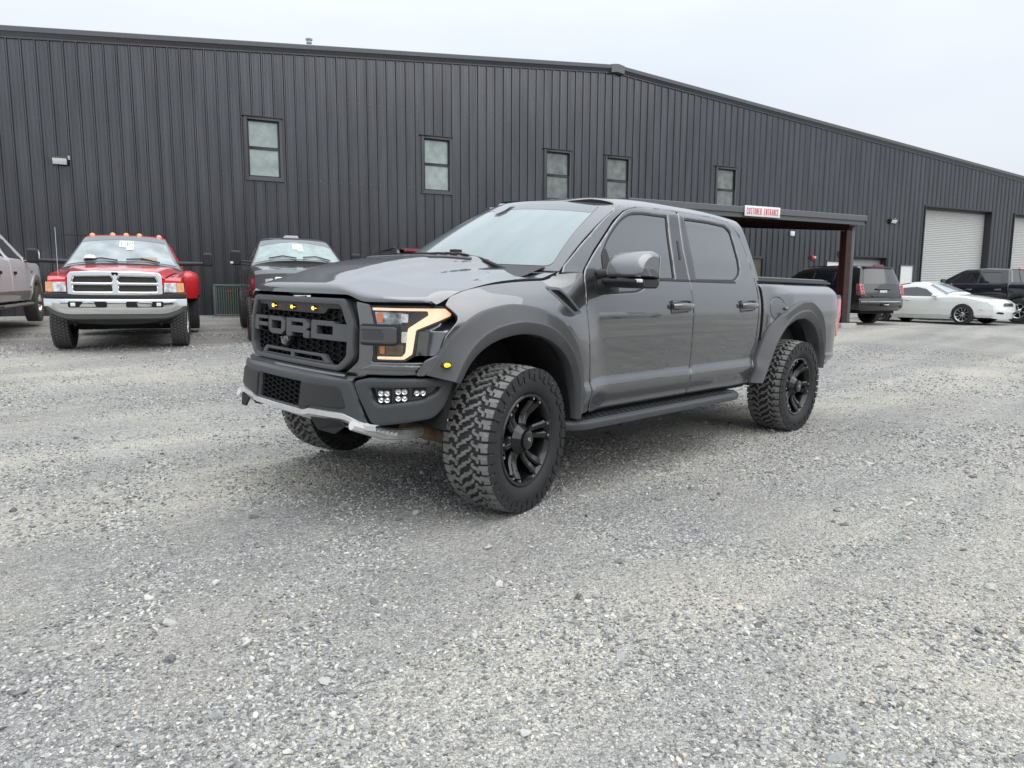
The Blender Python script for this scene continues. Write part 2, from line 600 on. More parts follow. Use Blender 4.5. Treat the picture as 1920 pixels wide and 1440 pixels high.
# ground -------------------------------------------------------------
def ground_mat():
    m = bpy.data.materials.new('gravel_ground'); m.use_nodes = True
    n, l = m.node_tree.nodes, m.node_tree.links
    b = n['Principled BSDF']; b.inputs['Roughness'].default_value = .93; b.inputs['Specular IOR Level'].default_value = .25
    t = n.new('ShaderNodeTexCoord')
    def vor(sc, feat='F1'):
        v = n.new('ShaderNodeTexVoronoi'); v.feature = feat; v.inputs['Scale'].default_value = sc
        l.new(warp.outputs[0], v.inputs['Vector']); return v
    def noise(sc, det=4, ro=.5):
        v = n.new('ShaderNodeTexNoise'); v.inputs['Scale'].default_value = sc; v.inputs['Detail'].default_value = det
        v.inputs['Roughness'].default_value = ro; l.new(t.outputs['Object'], v.inputs['Vector']); return v
    wn_ = noise(25, 2)
    warp = n.new('ShaderNodeVectorMath'); warp.operation = 'MULTIPLY_ADD'
    l.new(wn_.outputs['Color'], warp.inputs[0]); warp.inputs[1].default_value = (.012, .012, .012); l.new(t.outputs['Object'], warp.inputs[2])
    def ramp(src, stops):
        r = n.new('ShaderNodeValToRGB'); e = r.color_ramp.elements
        while len(e) < len(stops): e.new(.5)
        for i, (p, c) in enumerate(stops):
            e[i].position = p; e[i].color = (*c, 1)
        l.new(src, r.inputs[0]); return r
    def mix(a, b_, f, mode='MIX'):
        x = n.new('ShaderNodeMix'); x.data_type = 'RGBA'; x.blend_type = mode
        if isinstance(f, float): x.inputs[0].default_value = f
        else: l.new(f, x.inputs[0])
        l.new(a, x.inputs[6]); l.new(b_, x.inputs[7]); return x.outputs[2]
    stone = [(0, (.20, .20, .197)), (.3, (.34, .34, .333)), (.6, (.45, .448, .435)), (.82, (.56, .555, .53)), (.95, (.72, .71, .68))]
    v1, v2, v3 = vor(95), vor(48), vor(190)
    def cellv(v):
        s_ = n.new('ShaderNodeSeparateColor'); l.new(v.outputs['Color'], s_.inputs[0]); return s_.outputs[0]
    c1 = ramp(cellv(v1), stone); c2 = ramp(cellv(v2), stone); c3 = ramp(cellv(v3), stone)
    pick = ramp(noise(9, 5, .7).outputs[0], [(.42, (0, 0, 0)), (.55, (1, 1, 1))])
    c = mix(c3.outputs[0], c1.outputs[0], .62)
    c = mix(c, c2.outputs[0], mixf(n, l, pick.outputs[0], .45))
    # tan fines showing through in patches, and darker washed runs
    tan = ramp(noise(.55, 8, .62).outputs[0], [(.42, (0, 0, 0)), (.58, (1, 1, 1))])
    tv = ramp(noise(60, 4, .8).outputs[0], [(.3, (.42, .40, .355)), (.7, (.68, .65, .59))])
    c = mix(c, tv.outputs[0], mixf(n, l, tan.outputs[0], .52))
    big = ramp(noise(.23, 6, .6).outputs[0], [(.35, (.80, .80, .79)), (.65, (1.06, 1.05, 1.015))])
    c = mix(c, big.outputs[0], 1.0, 'MULTIPLY')
    sp = ramp(noise(14, 6, .85).outputs[0], [(.3, (.78, .78, .78)), (.7, (1.18, 1.18, 1.18))])
    c = mix(c, sp.outputs[0], 1.0, 'MULTIPLY')
    mpt = n.new('ShaderNodeMapping'); mpt.inputs['Rotation'].default_value = (0, 0, .45); mpt.inputs['Scale'].default_value = (.10, 1.15, 1)
    l.new(t.outputs['Object'], mpt.inputs['Vector'])
    nt = n.new('ShaderNodeTexNoise'); nt.inputs['Scale'].default_value = 1.0; nt.inputs['Detail'].default_value = 4; nt.inputs['Distortion'].default_value = .4
    l.new(mpt.outputs[0], nt.inputs['Vector'])
    trk_ = ramp(nt.outputs[0], [(.38, (.86, .86, .865)), (.50, (1.0, 1.0, 1.0)), (.61, (1.20, 1.18, 1.12))])
    c = mix(c, trk_.outputs[0], 1.0, 'MULTIPLY')
    ed = n.new('ShaderNodeTexVoronoi'); ed.feature = 'DISTANCE_TO_EDGE'; ed.inputs['Scale'].default_value = 75
    l.new(warp.outputs[0], ed.inputs['Vector'])
    er = ramp(ed.outputs['Distance'], [(0, (.5, .5, .5)), (.12, (1, 1, 1))])
    c = mix(c, er.outputs[0], .8, 'MULTIPLY')
    l.new(c, b.inputs['Base Color'])
    mm = n.new('ShaderNodeMath'); mm.operation = 'MULTIPLY_ADD'
    l.new(v2.outputs['Distance'], mm.inputs[0]); mm.inputs[1].default_value = -1.6
    m3 = n.new('ShaderNodeMath'); m3.operation = 'MULTIPLY'; l.new(v1.outputs['Distance'], m3.inputs[0]); m3.inputs[1].default_value = -.8
    l.new(m3.outputs[0], mm.inputs[2])
    m4 = n.new('ShaderNodeMath'); m4.operation = 'ADD'; l.new(mm.outputs[0], m4.inputs[0])
    m5 = n.new('ShaderNodeMath'); m5.operation = 'MULTIPLY'; l.new(noise(11, 5, .7).outputs[0], m5.inputs[0]); m5.inputs[1].default_value = 2.2
    l.new(m5.outputs[0], m4.inputs[1])
    bp = n.new('ShaderNodeBump'); bp.inputs['Strength'].default_value = .9; bp.inputs['Distance'].default_value = .016
    l.new(m4.outputs[0], bp.inputs['Height']); l.new(bp.outputs[0], b.inputs['Normal'])
    return m
def mixf(n, l, sock, k):
    x = n.new('ShaderNodeMath'); x.operation = 'MULTIPLY'; l.new(sock, x.inputs[0]); x.inputs[1].default_value = k
    return x.outputs[0]
GM = ground_mat()
def build_ground():
    def ax(c):
        a = np.concatenate([np.arange(-26, 12, .25)])
        far = np.array([14, 17, 21, 27, 36, 50, 75, 120, 200, 400, 900])
        return np.concatenate([-far[::-1] - 26, a, far + 12]) + c
    xs, ys = ax(0), ax(0)
    X, Y = np.meshgrid(xs, ys, indexing='ij')
    Z = ground_h(X, Y)
    nx, ny = X.shape
    me = bpy.data.meshes.new('ground')
    me.vertices.add(nx * ny)
    me.vertices.foreach_set('co', np.stack([X, Y, Z], -1).ravel())
    i, j = np.meshgrid(np.arange(nx - 1), np.arange(ny - 1), indexing='ij')
    q = np.stack([i * ny + j, (i + 1) * ny + j, (i + 1) * ny + j + 1, i * ny + j + 1], -1).reshape(-1, 4)
    me.loops.add(q.size); me.polygons.add(len(q))
    me.loops.foreach_set('vertex_index', q.ravel())
    me.polygons.foreach_set('loop_start', np.arange(0, q.size, 4))
    me.polygons.foreach_set('use_smooth', [True] * len(q))
    me.update(); me.validate()
    return tag(link('ground', me, GM), kind='structure')
build_ground()

# loose stones lying on it: one object, geometry nodes -----------------------------
def stone_mat():
    m = bpy.data.materials.new('crushed_stone'); m.use_nodes = True
    n, l = m.node_tree.nodes, m.node_tree.links
    b = n['Principled BSDF']; b.inputs['Roughness'].default_value = .88; b.inputs['Specular IOR Level'].default_value = .3
    a = n.new('ShaderNodeAttribute'); a.attribute_type = 'INSTANCER'; a.attribute_name = 'tone'
    r = n.new('ShaderNodeValToRGB'); e = r.color_ramp.elements
    st = [(0, (.12, .12, .12)), (.33, (.26, .26, .257)), (.62, (.385, .383, .37)), (.8, (.47, .465, .44)), (.93, (.60, .59, .56)), (.988, (.50, .45, .36)), (1, (.56, .50, .40))]
    while len(e) < len(st): e.new(.5)
    for i, (p, c) in enumerate(st): e[i].position = p; e[i].color = (*c, 1)
    l.new(a.outputs['Fac'], r.inputs[0])
    z = n.new('ShaderNodeTexNoise'); z.inputs['Scale'].default_value = 2.5; z.inputs['Detail'].default_value = 4
    t = n.new('ShaderNodeTexCoord'); l.new(t.outputs['Object'], z.inputs['Vector'])
    r2_ = n.new('ShaderNodeValToRGB'); r2_.color_ramp.elements[0].color = (.72, .72, .72, 1); r2_.color_ramp.elements[1].color = (1.2, 1.2, 1.18, 1)
    l.new(z.outputs[0], r2_.inputs[0])
    x = n.new('ShaderNodeMix'); x.data_type = 'RGBA'; x.blend_type = 'MULTIPLY'; x.inputs[0].default_value = 1
    l.new(r.outputs[0], x.inputs[6]); l.new(r2_.outputs[0], x.inputs[7]); l.new(x.outputs[2], b.inputs['Base Color'])
    return m
def build_gravel():
    g = np.random.RandomState(5)
    cx, cy = cam.location.x if False else 2.8147, 3.925
    az = YAW
    P = []; S = []
    def clump(x, y):
        v = .55 * np.sin(x * .9 + y * 1.4 + 2) + np.sin(x * 3.1 + np.sin(y * 2.3) * 1.5) * np.sin(y * 2.7 + np.sin(x * 1.9) * 1.7) + .5 * np.sin(x * 7.3 + y * 5.1) * np.sin(y * 8.7 - x * 3.3)
        return np.clip(.62 + .45 * v, .12, 1)
    for d0, d1, dens, smin, smax in ((1.1, 2.6, 6200, .0028, .0115), (2.6, 4.4, 3900, .0038, .0125), (4.4, 7.0, 1900, .005, .0135), (7, 11, 800, .007, .0155), (11, 18, 200, .010, .020)):
        half = math.radians(58)
        area = half * (d1 * d1 - d0 * d0)
        k = int(area * dens)
        d = np.sqrt(g.uniform(d0 * d0, d1 * d1, k)); a = az + g.uniform(-half, half, k)
        x, y = cx + d * np.cos(a), cy + d * np.sin(a)
        keep = g.rand(k) < clump(x, y)
        s_, o_ = so(x, y)
        keep &= o_ > .2
        x, y = x[keep], y[keep]
        cl = clump(x, y)
        s = (smin + (smax - smin) * g.beta(1.1, 3.8, len(x))) * (.62 + .50 * cl)
        P.append(np.stack([x, y], 1)); S.append(s)
    P = np.concatenate(P); S = np.concatenate(S)
    # a sparse few larger ones
    k = 260
    d = np.sqrt(g.uniform(1.2, 60, k)); a = az + g.uniform(-.75, .75, k)
    P = np.concatenate([P, np.stack([cx + d * np.cos(a), cy + d * np.sin(a)], 1)]); S = np.concatenate([S, g.uniform(.014, .026, k)])
    Z = ground_h(P[:, 0], P[:, 1])
    N = len(P)
    me = bpy.data.meshes.new('gravel')
    me.vertices.add(N)
    me.vertices.foreach_set('co', np.stack([P[:, 0], P[:, 1], Z + S * .12], 1).ravel())
    sc = np.stack([S * g.uniform(.8, 1.5, N), S * g.uniform(.65, 1.1, N), S * g.uniform(.35, .75, N)], 1)
    ro = np.stack([g.normal(0, .3, N), g.normal(0, .3, N), g.uniform(0, 6.283, N)], 1)
    for nm, ty, dat in (('scl', 'FLOAT_VECTOR', sc), ('rot', 'FLOAT_VECTOR', ro)):
        at = me.attributes.new(nm, ty, 'POINT'); at.data.foreach_set('vector', dat.ravel())
    at = me.attributes.new('tone', 'FLOAT', 'POINT'); at.data.foreach_set('value', g.rand(N))
    at = me.attributes.new('pick', 'INT', 'POINT'); at.data.foreach_set('value', g.randint(0, 6, N))
    o = link('gravel', me, stone_mat())
    ng = bpy.data.node_groups.new('gravel', 'GeometryNodeTree')
    ng.interface.new_socket('Geometry', in_out='INPUT', socket_type='NodeSocketGeometry')
    ng.interface.new_socket('Geometry', in_out='OUTPUT', socket_type='NodeSocketGeometry')
    n, l = ng.nodes, ng.links
    gi = n.new('NodeGroupInput'); go = n.new('NodeGroupOutput')
    gti = n.new('GeometryNodeJoinGeometry')
    for k in range(6):
        ic = n.new('GeometryNodeMeshIcoSphere'); ic.inputs['Subdivisions'].default_value = 2 if k < 3 else 1
        spn = n.new('GeometryNodeSetPosition')
        nt = n.new('ShaderNodeTexNoise'); nt.noise_dimensions = '4D'; nt.inputs['W'].default_value = k * 7.3; nt.inputs['Scale'].default_value = .75
        nt.inputs['Detail'].default_value = 1
        ps = n.new('GeometryNodeInputPosition'); l.new(ps.outputs[0], nt.inputs['Vector'])
        sb = n.new('ShaderNodeVectorMath'); sb.operation = 'SUBTRACT'; sb.inputs[1].default_value = (.5, .5, .5); l.new(nt.outputs['Color'], sb.inputs[0])
        ml = n.new('ShaderNodeVectorMath'); ml.operation = 'SCALE'; ml.inputs['Scale'].default_value = 2.0; l.new(sb.outputs[0], ml.inputs[0])
        l.new(ic.outputs['Mesh'], spn.inputs['Geometry']); l.new(ml.outputs[0], spn.inputs['Offset'])
        tr = n.new('GeometryNodeGeometryToInstance'); l.new(spn.outputs[0], tr.inputs[0]); l.new(tr.outputs[0], gti.inputs[0])
    mp_ = n.new('GeometryNodeMeshToPoints'); l.new(gi.outputs[0], mp_.inputs['Mesh'])
    ip = n.new('GeometryNodeInstanceOnPoints'); ip.inputs['Pick Instance'].default_value = True
    l.new(mp_.outputs[0], ip.inputs['Points']); l.new(gti.outputs[0], ip.inputs['Instance'])
    def attr(nm, ty):
        a = n.new('GeometryNodeInputNamedAttribute'); a.data_type = ty; a.inputs['Name'].default_value = nm
        return next(s for s in a.outputs if s.enabled)
    l.new(attr('scl', 'FLOAT_VECTOR'), ip.inputs['Scale'])
    er = n.new('FunctionNodeEulerToRotation'); l.new(attr('rot', 'FLOAT_VECTOR'), er.inputs[0]); l.new(er.outputs[0], ip.inputs['Rotation'])
    l.new(attr('pick', 'INT'), ip.inputs['Instance Index'])
    sm = n.new('GeometryNodeSetMaterial'); sm.inputs['Material'].default_value = o.data.materials[0]
    l.new(ip.outputs[0], sm.inputs[0]); l.new(sm.outputs[0], go.inputs[0])
    md = o.modifiers.new('gravel', 'NODES'); md.node_group = ng
    tag(o, 'loose grey crushed stone scattered over the lot', 'gravel', kind='stuff')
build_gravel()

# ---------------------------------------------------------------- building
M_WALL = mat('charcoal_sheet_metal', (.102, .105, .113), rough=.21, metal=.75, spec=.5, var=.16, vscale=1.2, bump=.16, bscale=1.5, stretch=(3.3, 1, .30))
M_TRIM = mat('charcoal_trim', (.095, .10, .108), rough=.35, var=.06)
M_TRIMD = mat('dark_trim', (.035, .037, .042), rough=.4)
M_FRAME = mat('window_frame_grey', (.085, .088, .09), rough=.4)
M_DARK = mat('dark_inside', (.01, .01, .011), rough=.8)
M_PANE = mat('blind_behind_glass', (.30, .36, .34), rough=.5, coat=1.0, coat_r=.03, var=.22, vscale=3.5, bump=.25, bscale=4)  # mottled colour imitates uneven reflections over the blind
M_PANE2 = mat('smoked_pane', (.06, .07, .065), rough=.3, coat=1.0, coat_r=.03, var=.12, vscale=2.5, bump=.06, bscale=5)
M_DOORC = mat('light_grey_door_curtain', (.47, .475, .46), rough=.5, var=.03)
M_WHITE = mat('white_door_paint', (.74, .75, .73), rough=.45)
M_CONC = mat('concrete', (.42, .40, .36), rough=.9, var=.18, vscale=9, bump=.2)
M_SCREW = mat('screw_heads', (.10, .10, .11), rough=.4, metal=.6)
bld = empty('metal_building', WO, WANG)
tag(bld, 'long dark charcoal ribbed metal warehouse with a low gable roof', 'building')
RIDGE, RZ, SL, S0, S1 = 18.66, 9.30, .0838, -10.35, 47.65
def roof_z(s): return RZ - SL * abs(s - RIDGE)
# openings: s0, s1, z0, z1
WINS = [(6.19, 7.17, 4.66, 6.36, 0), (11.48, 12.44, 4.62, 6.33, 0), (15.89, 16.89, 4.62, 6.31, 1), (18.35, 19.35, 4.62, 6.31, 1), (23.41, 24.39, 4.62, 6.33, 1)]
OPEN = [w[:4] for w in WINS] + [(35.8, 40.76, 0, 5.54), (42.6, 47.0, 0, 5.54), (30.85, 33.4, 0, 3.10), (34.36, 35.30, 0, 2.83), (29.62, 30.60, 0, 2.90), (24.75, 26.04, 1.2, 2.93), (1e3, 1e3, 0, 0)]
PITCHR, PH = .3048, 0.0
PROF = [(-.0135, .040), (.0135, .040), (.034, 0), (.088, 0), (.095, .005), (.112, .005), (.119, 0), (.186, 0), (.193, .005), (.210, .005), (.217, 0), (.2708, 0)]
def sheet_profile(a, b):
    pts = []
    k0 = int(math.floor((a - PH) / PITCHR)) - 1
    for k in range(k0, k0 + 8):
        for u, h in PROF:
            pts.append((PH + k * PITCHR + u, h))
    xs = [p[0] for p in pts]; hs = [p[1] for p in pts]
    cuts = {a, b}
    for s0, s1, _, _ in OPEN:
        for q in (s0, s1):
            if a < q < b: cuts.add(q)
    cuts |= {x for x in xs if a < x < b}
    if a < RIDGE < b: cuts.add(RIDGE)
    c = sorted(cuts)
    return [(q, float(np.interp(q, xs, hs))) for q in c]
def build_sheets():
    W_ = .9144
    k = 0
    a = S0
    first = PH + math.ceil((S0 - PH) / PITCHR) * PITCHR + .02
    edges = [S0]
    q = first
    while q < S1 - .05:
        if q > S0 + .1: edges.append(q)
        q += W_
    edges.append(S1)
    for a, b in zip(edges[:-1], edges[1:]):
        pr = sheet_profile(a, b)
        mb = MB()
        j = rnd.uniform(0, .0015)
        for (s0, h0), (s1, h1) in zip(pr[:-1], pr[1:]):
            mid = (s0 + s1) / 2
            iv = [(-.3, None)]
            cuts = sorted([(z0, z1) for (p, q2, z0, z1) in OPEN if p < mid < q2])
            z = -.3
            segs = []
            for z0, z1 in cuts:
                if z0 > z: segs.append((z, z0))
                z = z1
            segs.append((z, None))
            for z0, z1 in segs:
                za = roof_z(s0) - .02 if z1 is None else z1
                zb = roof_z(s1) - .02 if z1 is None else z1
                mb.add([(s0, -h0 - j, z0), (s1, -h1 - j, z0), (s1, -h1 - j, zb), (s0, -h0 - j, za)], [(0, 1, 2, 3)])
        zs_ = sorted({round(v[2], 3) for v in mb.v})
        allcut = all(any(p_ < (u0 + u1) / 2 < q2 for (p_, q2, _, _) in OPEN) for (u0, _), (u1, _) in zip(pr[:-1], pr[1:]))
        if allcut:
            zc = np.mean([(c_ + d_) / 2 for (p_, q2, c_, d_) in OPEN if p_ < (a + b) / 2 < q2])
            for part in (0, 1):
                m2 = MB()
                for f in mb.f:
                    q_ = [mb.v[i] for i in f]
                    if (np.mean([v[2] for v in q_]) > zc) == bool(part): m2.add(q_, [(0, 1, 2, 3)])
                if m2.f: build('wall_panel', m2, M_WALL, bld, smooth=0, fix=False)
        else:
            build('wall_panel', mb, M_WALL, bld, smooth=0, fix=False)
build_sheets()
# rows of fasteners on the girts
mb = MB()
k = int((S0 - PH) / PITCHR) + 1
s = PH + k * PITCHR
while s < S1 - .1:
    for z in (2.3, 4.72, 7.1):
        if z > roof_z(s) - .4 or any(a - .06 < s + .05 < b + .06 and c < z < d for a, b, c, d in OPEN): continue
        c = (s + .05, -.001, z)
        vs = [(c[0] + .011 * math.cos(t), c[1] - .007 * q, c[2] + .011 * math.sin(t)) for q in (0, 1) for t in [PI / 3 * i for i in range(6)]]
        mb.add(vs, [tuple(range(6, 12))] + [(i, (i + 1) % 6, 6 + (i + 1) % 6, 6 + i) for i in range(6)])
    s += PITCHR
tag(build('screw_heads', mb, M_SCREW, bld, smooth=0), kind='stuff')
# rake trim (two runs) and ridge cap
def rake(sa, sb):
    prof = [(-.02, .03), (.15, .015), (.16, 0), (.16, -.115), (.13, -.125), (.05, -.215), (.05, -.25), (.034, -.252), (-.02, -.25)]
    mb = MB()
    rows = []
    for s in (sa, sb):
        rows.append([(s, -o, roof_z(s) + .13 + z) for o, z in prof])
    mb.grid(rows, close_v=True)
    mb.add(rows[0], [tuple(range(len(prof)))]); mb.add(rows[1], [tuple(range(len(prof)))[::-1]])
    return mb
build('rake_trim', rake(S0 - .1, RIDGE - .2), M_TRIM, bld, smooth=20)
build('rake_trim', rake(RIDGE + .25, S1 + .1), M_TRIM, bld, smooth=20)
mb = MB()
mb.prism([(RIDGE - .24, roof_z(RIDGE - .24) + .155), (RIDGE, RZ + .17), (RIDGE + .06, RZ + .17), (RIDGE + .3, roof_z(RIDGE + .3) + .155), (RIDGE + .3, roof_z(RIDGE + .3) - .12), (RIDGE, RZ - .10), (RIDGE - .24, roof_z(RIDGE - .24) - .12)], 0, .175, lambda a, b, c: (a, -c, b))
build('ridge_cap', mb, mat('ridge_cap_grey', (.13, .135, .14), rough=.4), bld, smooth=20)
mb = MB()
D_ = 44
for sa, sb in ((S0, RIDGE), (RIDGE, S1)):
    mb.add([(sa, .0, roof_z(sa) + .1), (sb, .0, roof_z(sb) + .1), (sb, D_, roof_z(sb) + .1), (sa, D_, roof_z(sa) + .1)], [(0, 1, 2, 3)])
build('roof', mb, M_TRIM, bld, smooth=0)
mb = MB()
mb.add([(S0, 0, -.3), (S0, D_, -.3), (S0, D_, roof_z(S0) + .1), (S0, 0, roof_z(S0) + .1)], [(0, 1, 2, 3)])
mb.add([(S1, 0, -.3), (S1, D_, -.3), (S1, D_, roof_z(S1) + .1), (S1, 0, roof_z(S1) + .1)], [(0, 1, 2, 3)])
mb.add([(S0, D_, -.3), (S1, D_, -.3), (S1, D_, 7), (RIDGE, D_, RZ + .1), (S0, D_, 7)], [(0, 1, 2, 3, 4)])
mb.add([(S0, .9, -.3), (S1, .9, -.3), (S1, .9, 6.8), (S0, .9, 6.8)], [(0, 1, 2, 3)])
build('side_wall', mb, M_TRIMD, bld, smooth=0)
# windows
def frame_mb(s0, s1, z0, z1, w, y0, y1, mb=None):
    mb = mb or MB()
    mb.box(s0, s0 + w, y0, y1, z0, z1); mb.box(s1 - w, s1, y0, y1, z0, z1)
    mb.box(s0 + w, s1 - w, y0, y1, z1 - w, z1); mb.box(s0 + w, s1 - w, y0, y1, z0, z0 + w)
    return mb
for i, (s0, s1, z0, z1, kd) in enumerate(WINS):
    w = build('window', frame_mb(s0 - .03, s1 + .03, z0 - .03, z1 + .03, .075, -.055, .06), M_FRAME, bld, bevel=.004, seg=1)
    mb = MB(); mb.box(s0 - .09, s1 + .07, -.085, .0, z1 + .032, z1 + .052); build('drip_hood', mb, M_TRIMD, w)
    mb = MB(); mb.box(s0 - .05, s1 + .06, -.075, .0, z0 - .058, z0 - .032); build('sill', mb, M_TRIM, w)
    zm = (z0 + z1) / 2 + .02
    for k, (a, b, dy) in enumerate(((z0 + .045, zm, 0), (zm, z1 - .045, .025))):
        sh = build('sash', frame_mb(s0 + .045 + .002 * k, s1 - .045 - .002 * k, a, b, .045, -.01 + dy, .03 + dy), M_TRIMD, w, bevel=.003, seg=1)
        sh['label'] = 'lower sash with a frosted pane' if k == 0 else 'upper sash with a frosted pane'
    for k, (a, b, dy) in enumerate(((z0 + .09, zm - .045, .012), (zm + .045, z1 - .09, .037))):
        mb = MB(); mb.box(s0 + .09, s1 - .09, dy, dy + .006, a, b)
        build('pane', mb, M_PANE if kd == 0 else mat('dull_blind_behind_glass', (.15, .17, .16), rough=.5, coat=1.0, coat_r=.03, var=.35, vscale=3.5, bump=.3, bscale=4), w)  # the tone variation paints in swirly glass reflections
# entrance window under the canopy
w = build('window', frame_mb(24.72, 26.07, 1.17, 2.96, .09, -.045, .06), M_TRIMD, bld, bevel=.004, seg=1)
mb = MB(); mb.box(24.8, 25.99, .01, .02, 1.25, 2.88); build('pane', mb, mat('warm_dim_pane', (.09, .085, .065), rough=.4, coat=1.0, coat_r=.04, var=.2, vscale=2), w)
# roll-up doors
def rollup(s0, s1, z1, rec, pitch=.085):
    d = build('roll_up_door', frame_mb(s0 - .03, s1 + .03, -.3, z1 + .05, .05, -.06, rec + .04), M_TRIMD, bld)
    mb = MB()
    z = 0.0
    rows = []
    while z < z1 - .05:
        for dz, dy in ((0, 0), (.012, -.001), (.035, -.016), (.055, -.016), (.078, -.001)):
            if z + dz < z1 - .03: rows.append([(s0 + .02, rec + dy, z + dz), (s1 - .02, rec + dy, z + dz)])
        z += pitch
    rows.append([(s0 + .02, rec, z1), (s1 - .02, rec, z1)])
    mb.grid(rows)
    tag(build('curtain', mb, M_DOORC, d, smooth=0), 'light grey ribbed roll-up curtain')
    mb = MB(); mb.box(s0 + .02, s1 - .02, rec - .05, rec - .02, z1 - .1, z1 + .02); build('head_trim', mb, M_FRAME, d)
    return d
tag(rollup(35.8, 40.76, 5.54, .30), 'tall light grey roll-up door')
rollup(42.6, 47.0, 5.54, .30)
rollup(30.85, 33.4, 3.10, .28)
for s0, s1, z1 in ((34.36, 35.30, 2.83), (29.62, 30.60, 2.90)):
    d = build('walk_door', frame_mb(s0, s1, -.3, z1, .05, -.04, .08), M_TRIM if s0 > 32 else M_TRIMD, bld)
    mb = MB(); mb.box(s0 + .05, s1 - .05, -.01, .03, -.2, z1 - .05); build('door_leaf', mb, M_WHITE, d)
    mb = MB(); mb.tube([(s0 + .13, -.01, 1.6), (s0 + .13, -.07, 1.6), (s0 + .24, -.07, 1.6)], .012, 6); build('handle', mb, M_SCREW, d)
# roof vents
def vent(s, y, z):
    mb = MB()
    mb.lathe([(.05, -.4), (.05, .0), (.085, .02), (.09, .05), (.06, .06), (.06, .10), (.10, .11), (.11, .15), (.02, .19), (0, .19)], 16, 'z', (s, y, z))
    return build('roof_vent', mb, mat('galvanised', (.55, .56, .57), rough=.35, metal=.7), bld)
vent(8.2, .9, 8.92); vent(23.1, .9, 9.24)

# fittings on the wall: things of their own
def at_wall(name, s, o, z, label, cat):
    p = WO + WD * s + WN * o
    e = empty(name, (p.x, p.y, z), WANG)
    return tag(e, label, cat)
M_LENS = mat('frosted_lens', (.75, .77, .76), rough=.25, coat=.6)
M_BLK = mat('black_plastic', (.02, .021, .022), rough=.45, bump=.03, bscale=200)
M_BRONZE = mat('bronze_housing', (.035, .033, .03), rough=.5)
def wallpack(s, z, label):
    e = at_wall('wall_light', s, .03, z, label, 'wall light')
    mb = MB(); mb.prism([(0, -.10), (.11, -.09), (.17, .05), (.13, .105), (0, .11)], -.18, .18, lambda a, b, c: (c, -a, b)); build('housing', mb, M_BRONZE, e, bevel=.01)
    mb = MB(); mb.prism([(.112, -.095), (.188, .045), (.16, .05), (.09, -.095)], -.16, .16, lambda a, b, c: (c, -a - .004, b)); build('lens', mb, M_LENS, e, bevel=.008)
    mb = MB(); mb.tube([(.2, -.03, .08), (.2, -.03, .15)], .022, 8); mb.box(.15, .22, -.045, -.01, .05, .09); build('photocell', mb, mat('pale_plastic', (.6, .6, .58), rough=.5), e)
wallpack(1.6, 4.74, 'rectangular wall light high on the building above the red truck')
wallpack(33.55, 4.74, 'rectangular wall light high between the canopy and the tall door')
e = at_wall('junction_box', 27.52, .04, 3.94, 'small white box on the wall under the entrance canopy', 'box')
mb = MB(); mb.box(-.11, .11, -.06, .0, -.09, .1); build('cover', mb, M_WHITE, e, bevel=.01)
mb = MB(); mb.box(-.08, .08, 0.0, .03, -.07, .07); build('back_plate', mb, M_TRIM, e)
e = at_wall('fire_alarm', 28.8, .03, 2.97, 'red fire alarm horn on the wall left of the white doors', 'alarm')
mb = MB(); mb.lathe([(0, -.09), (.05, -.09), (.10, -.05), (.11, 0)], 20, 'y', (0, 0, 0)); build('bell', mb, mat('alarm_red', (.55, .03, .03), rough=.35), e)
mb = MB(); mb.lathe([(0, -.12), (.04, -.11), (.045, -.09)], 12, 'y', (.05, 0, .03)); build('strobe', mb, M_LENS, e)
mb = MB(); mb.box(-.16, -.05, -.06, 0, -.06, .08); build('back_box', mb, M_BLK, e)
e = at_wall('lantern', 30.62, .03, 3.16, 'black dome lantern on the wall beside the canopy post', 'wall light')
mb = MB(); mb.lathe([(0, .20), (.08, .17), (.12, .08), (.12, -.02), (.09, -.04)], 20, 'z', (0, -.14, 0)); mb.box(-.03, .03, -.05, 0, -.03, .06); build('hood', mb, M_BLK, e)
mb = MB(); mb.lathe([(.085, -.03), (.08, -.10), (.04, -.135), (0, -.14)], 16, 'z', (0, -.14, 0)); build('globe', mb, M_LENS, e)

# canopy over the customer entrance
can = empty('entrance_canopy', WO, WANG)
tag(can, 'dark flat-roofed entrance canopy on a red-brown steel post', 'canopy')
CS0, CS1, CO = 14.35, 22.66, 7.5
def cz(o): return 4.47 - (4.47 - 3.67) * o / CO
M_REDS = mat('red_oxide_steel', (.040, .014, .011), rough=.55, var=.25, vscale=4)
mb = MB()
def slab(mb, s0, s1, o0, o1, t0, t1):
    vs = [(s, -o, cz(o) + t) for s in (s0, s1) for o in (o0, o1) for t in (t0, t1)]
    mb.add(vs, [(0, 1, 3, 2), (4, 6, 7, 5), (0, 4, 5, 1), (2, 3, 7, 6), (0, 2, 6, 4), (1, 5, 7, 3)])
slab(mb, CS0 + .06, CS1 - .06, .03, CO - .06, -.06, -.02)
build('roof', mb, M_TRIMD, can)
mb = MB()
rows = []
for s in (CS0, CS1):
    rows.append([(s, -CO - y, cz(CO) + z) for y, z in ((-.08, 0.0), (.0, 0), (.012, -.01), (.012, -.15), (-.035, -.165), (-.035, -.27), (-.10, -.27))])
mb.grid(rows); build('fascia', mb, mat('canopy_fascia_grey', (.115, .12, .125), rough=.4), can, smooth=10)
for s in (CS0, CS1):
    mb = MB(); slab(mb, s - .012, s + .012, .04, CO + .0, -.24, 0); build('side_fascia', mb, M_TRIMD, can)
for i in range(7):
    o = .8 + i * 1.05
    mb = MB(); slab(mb, CS0 + .05, CS1 - .05, o, o + .012, -.24, -.06); slab(mb, CS0 + .05, CS1 - .05, o + .012, o + .08, -.24, -.228)
    build('purlin', mb, M_REDS, can)
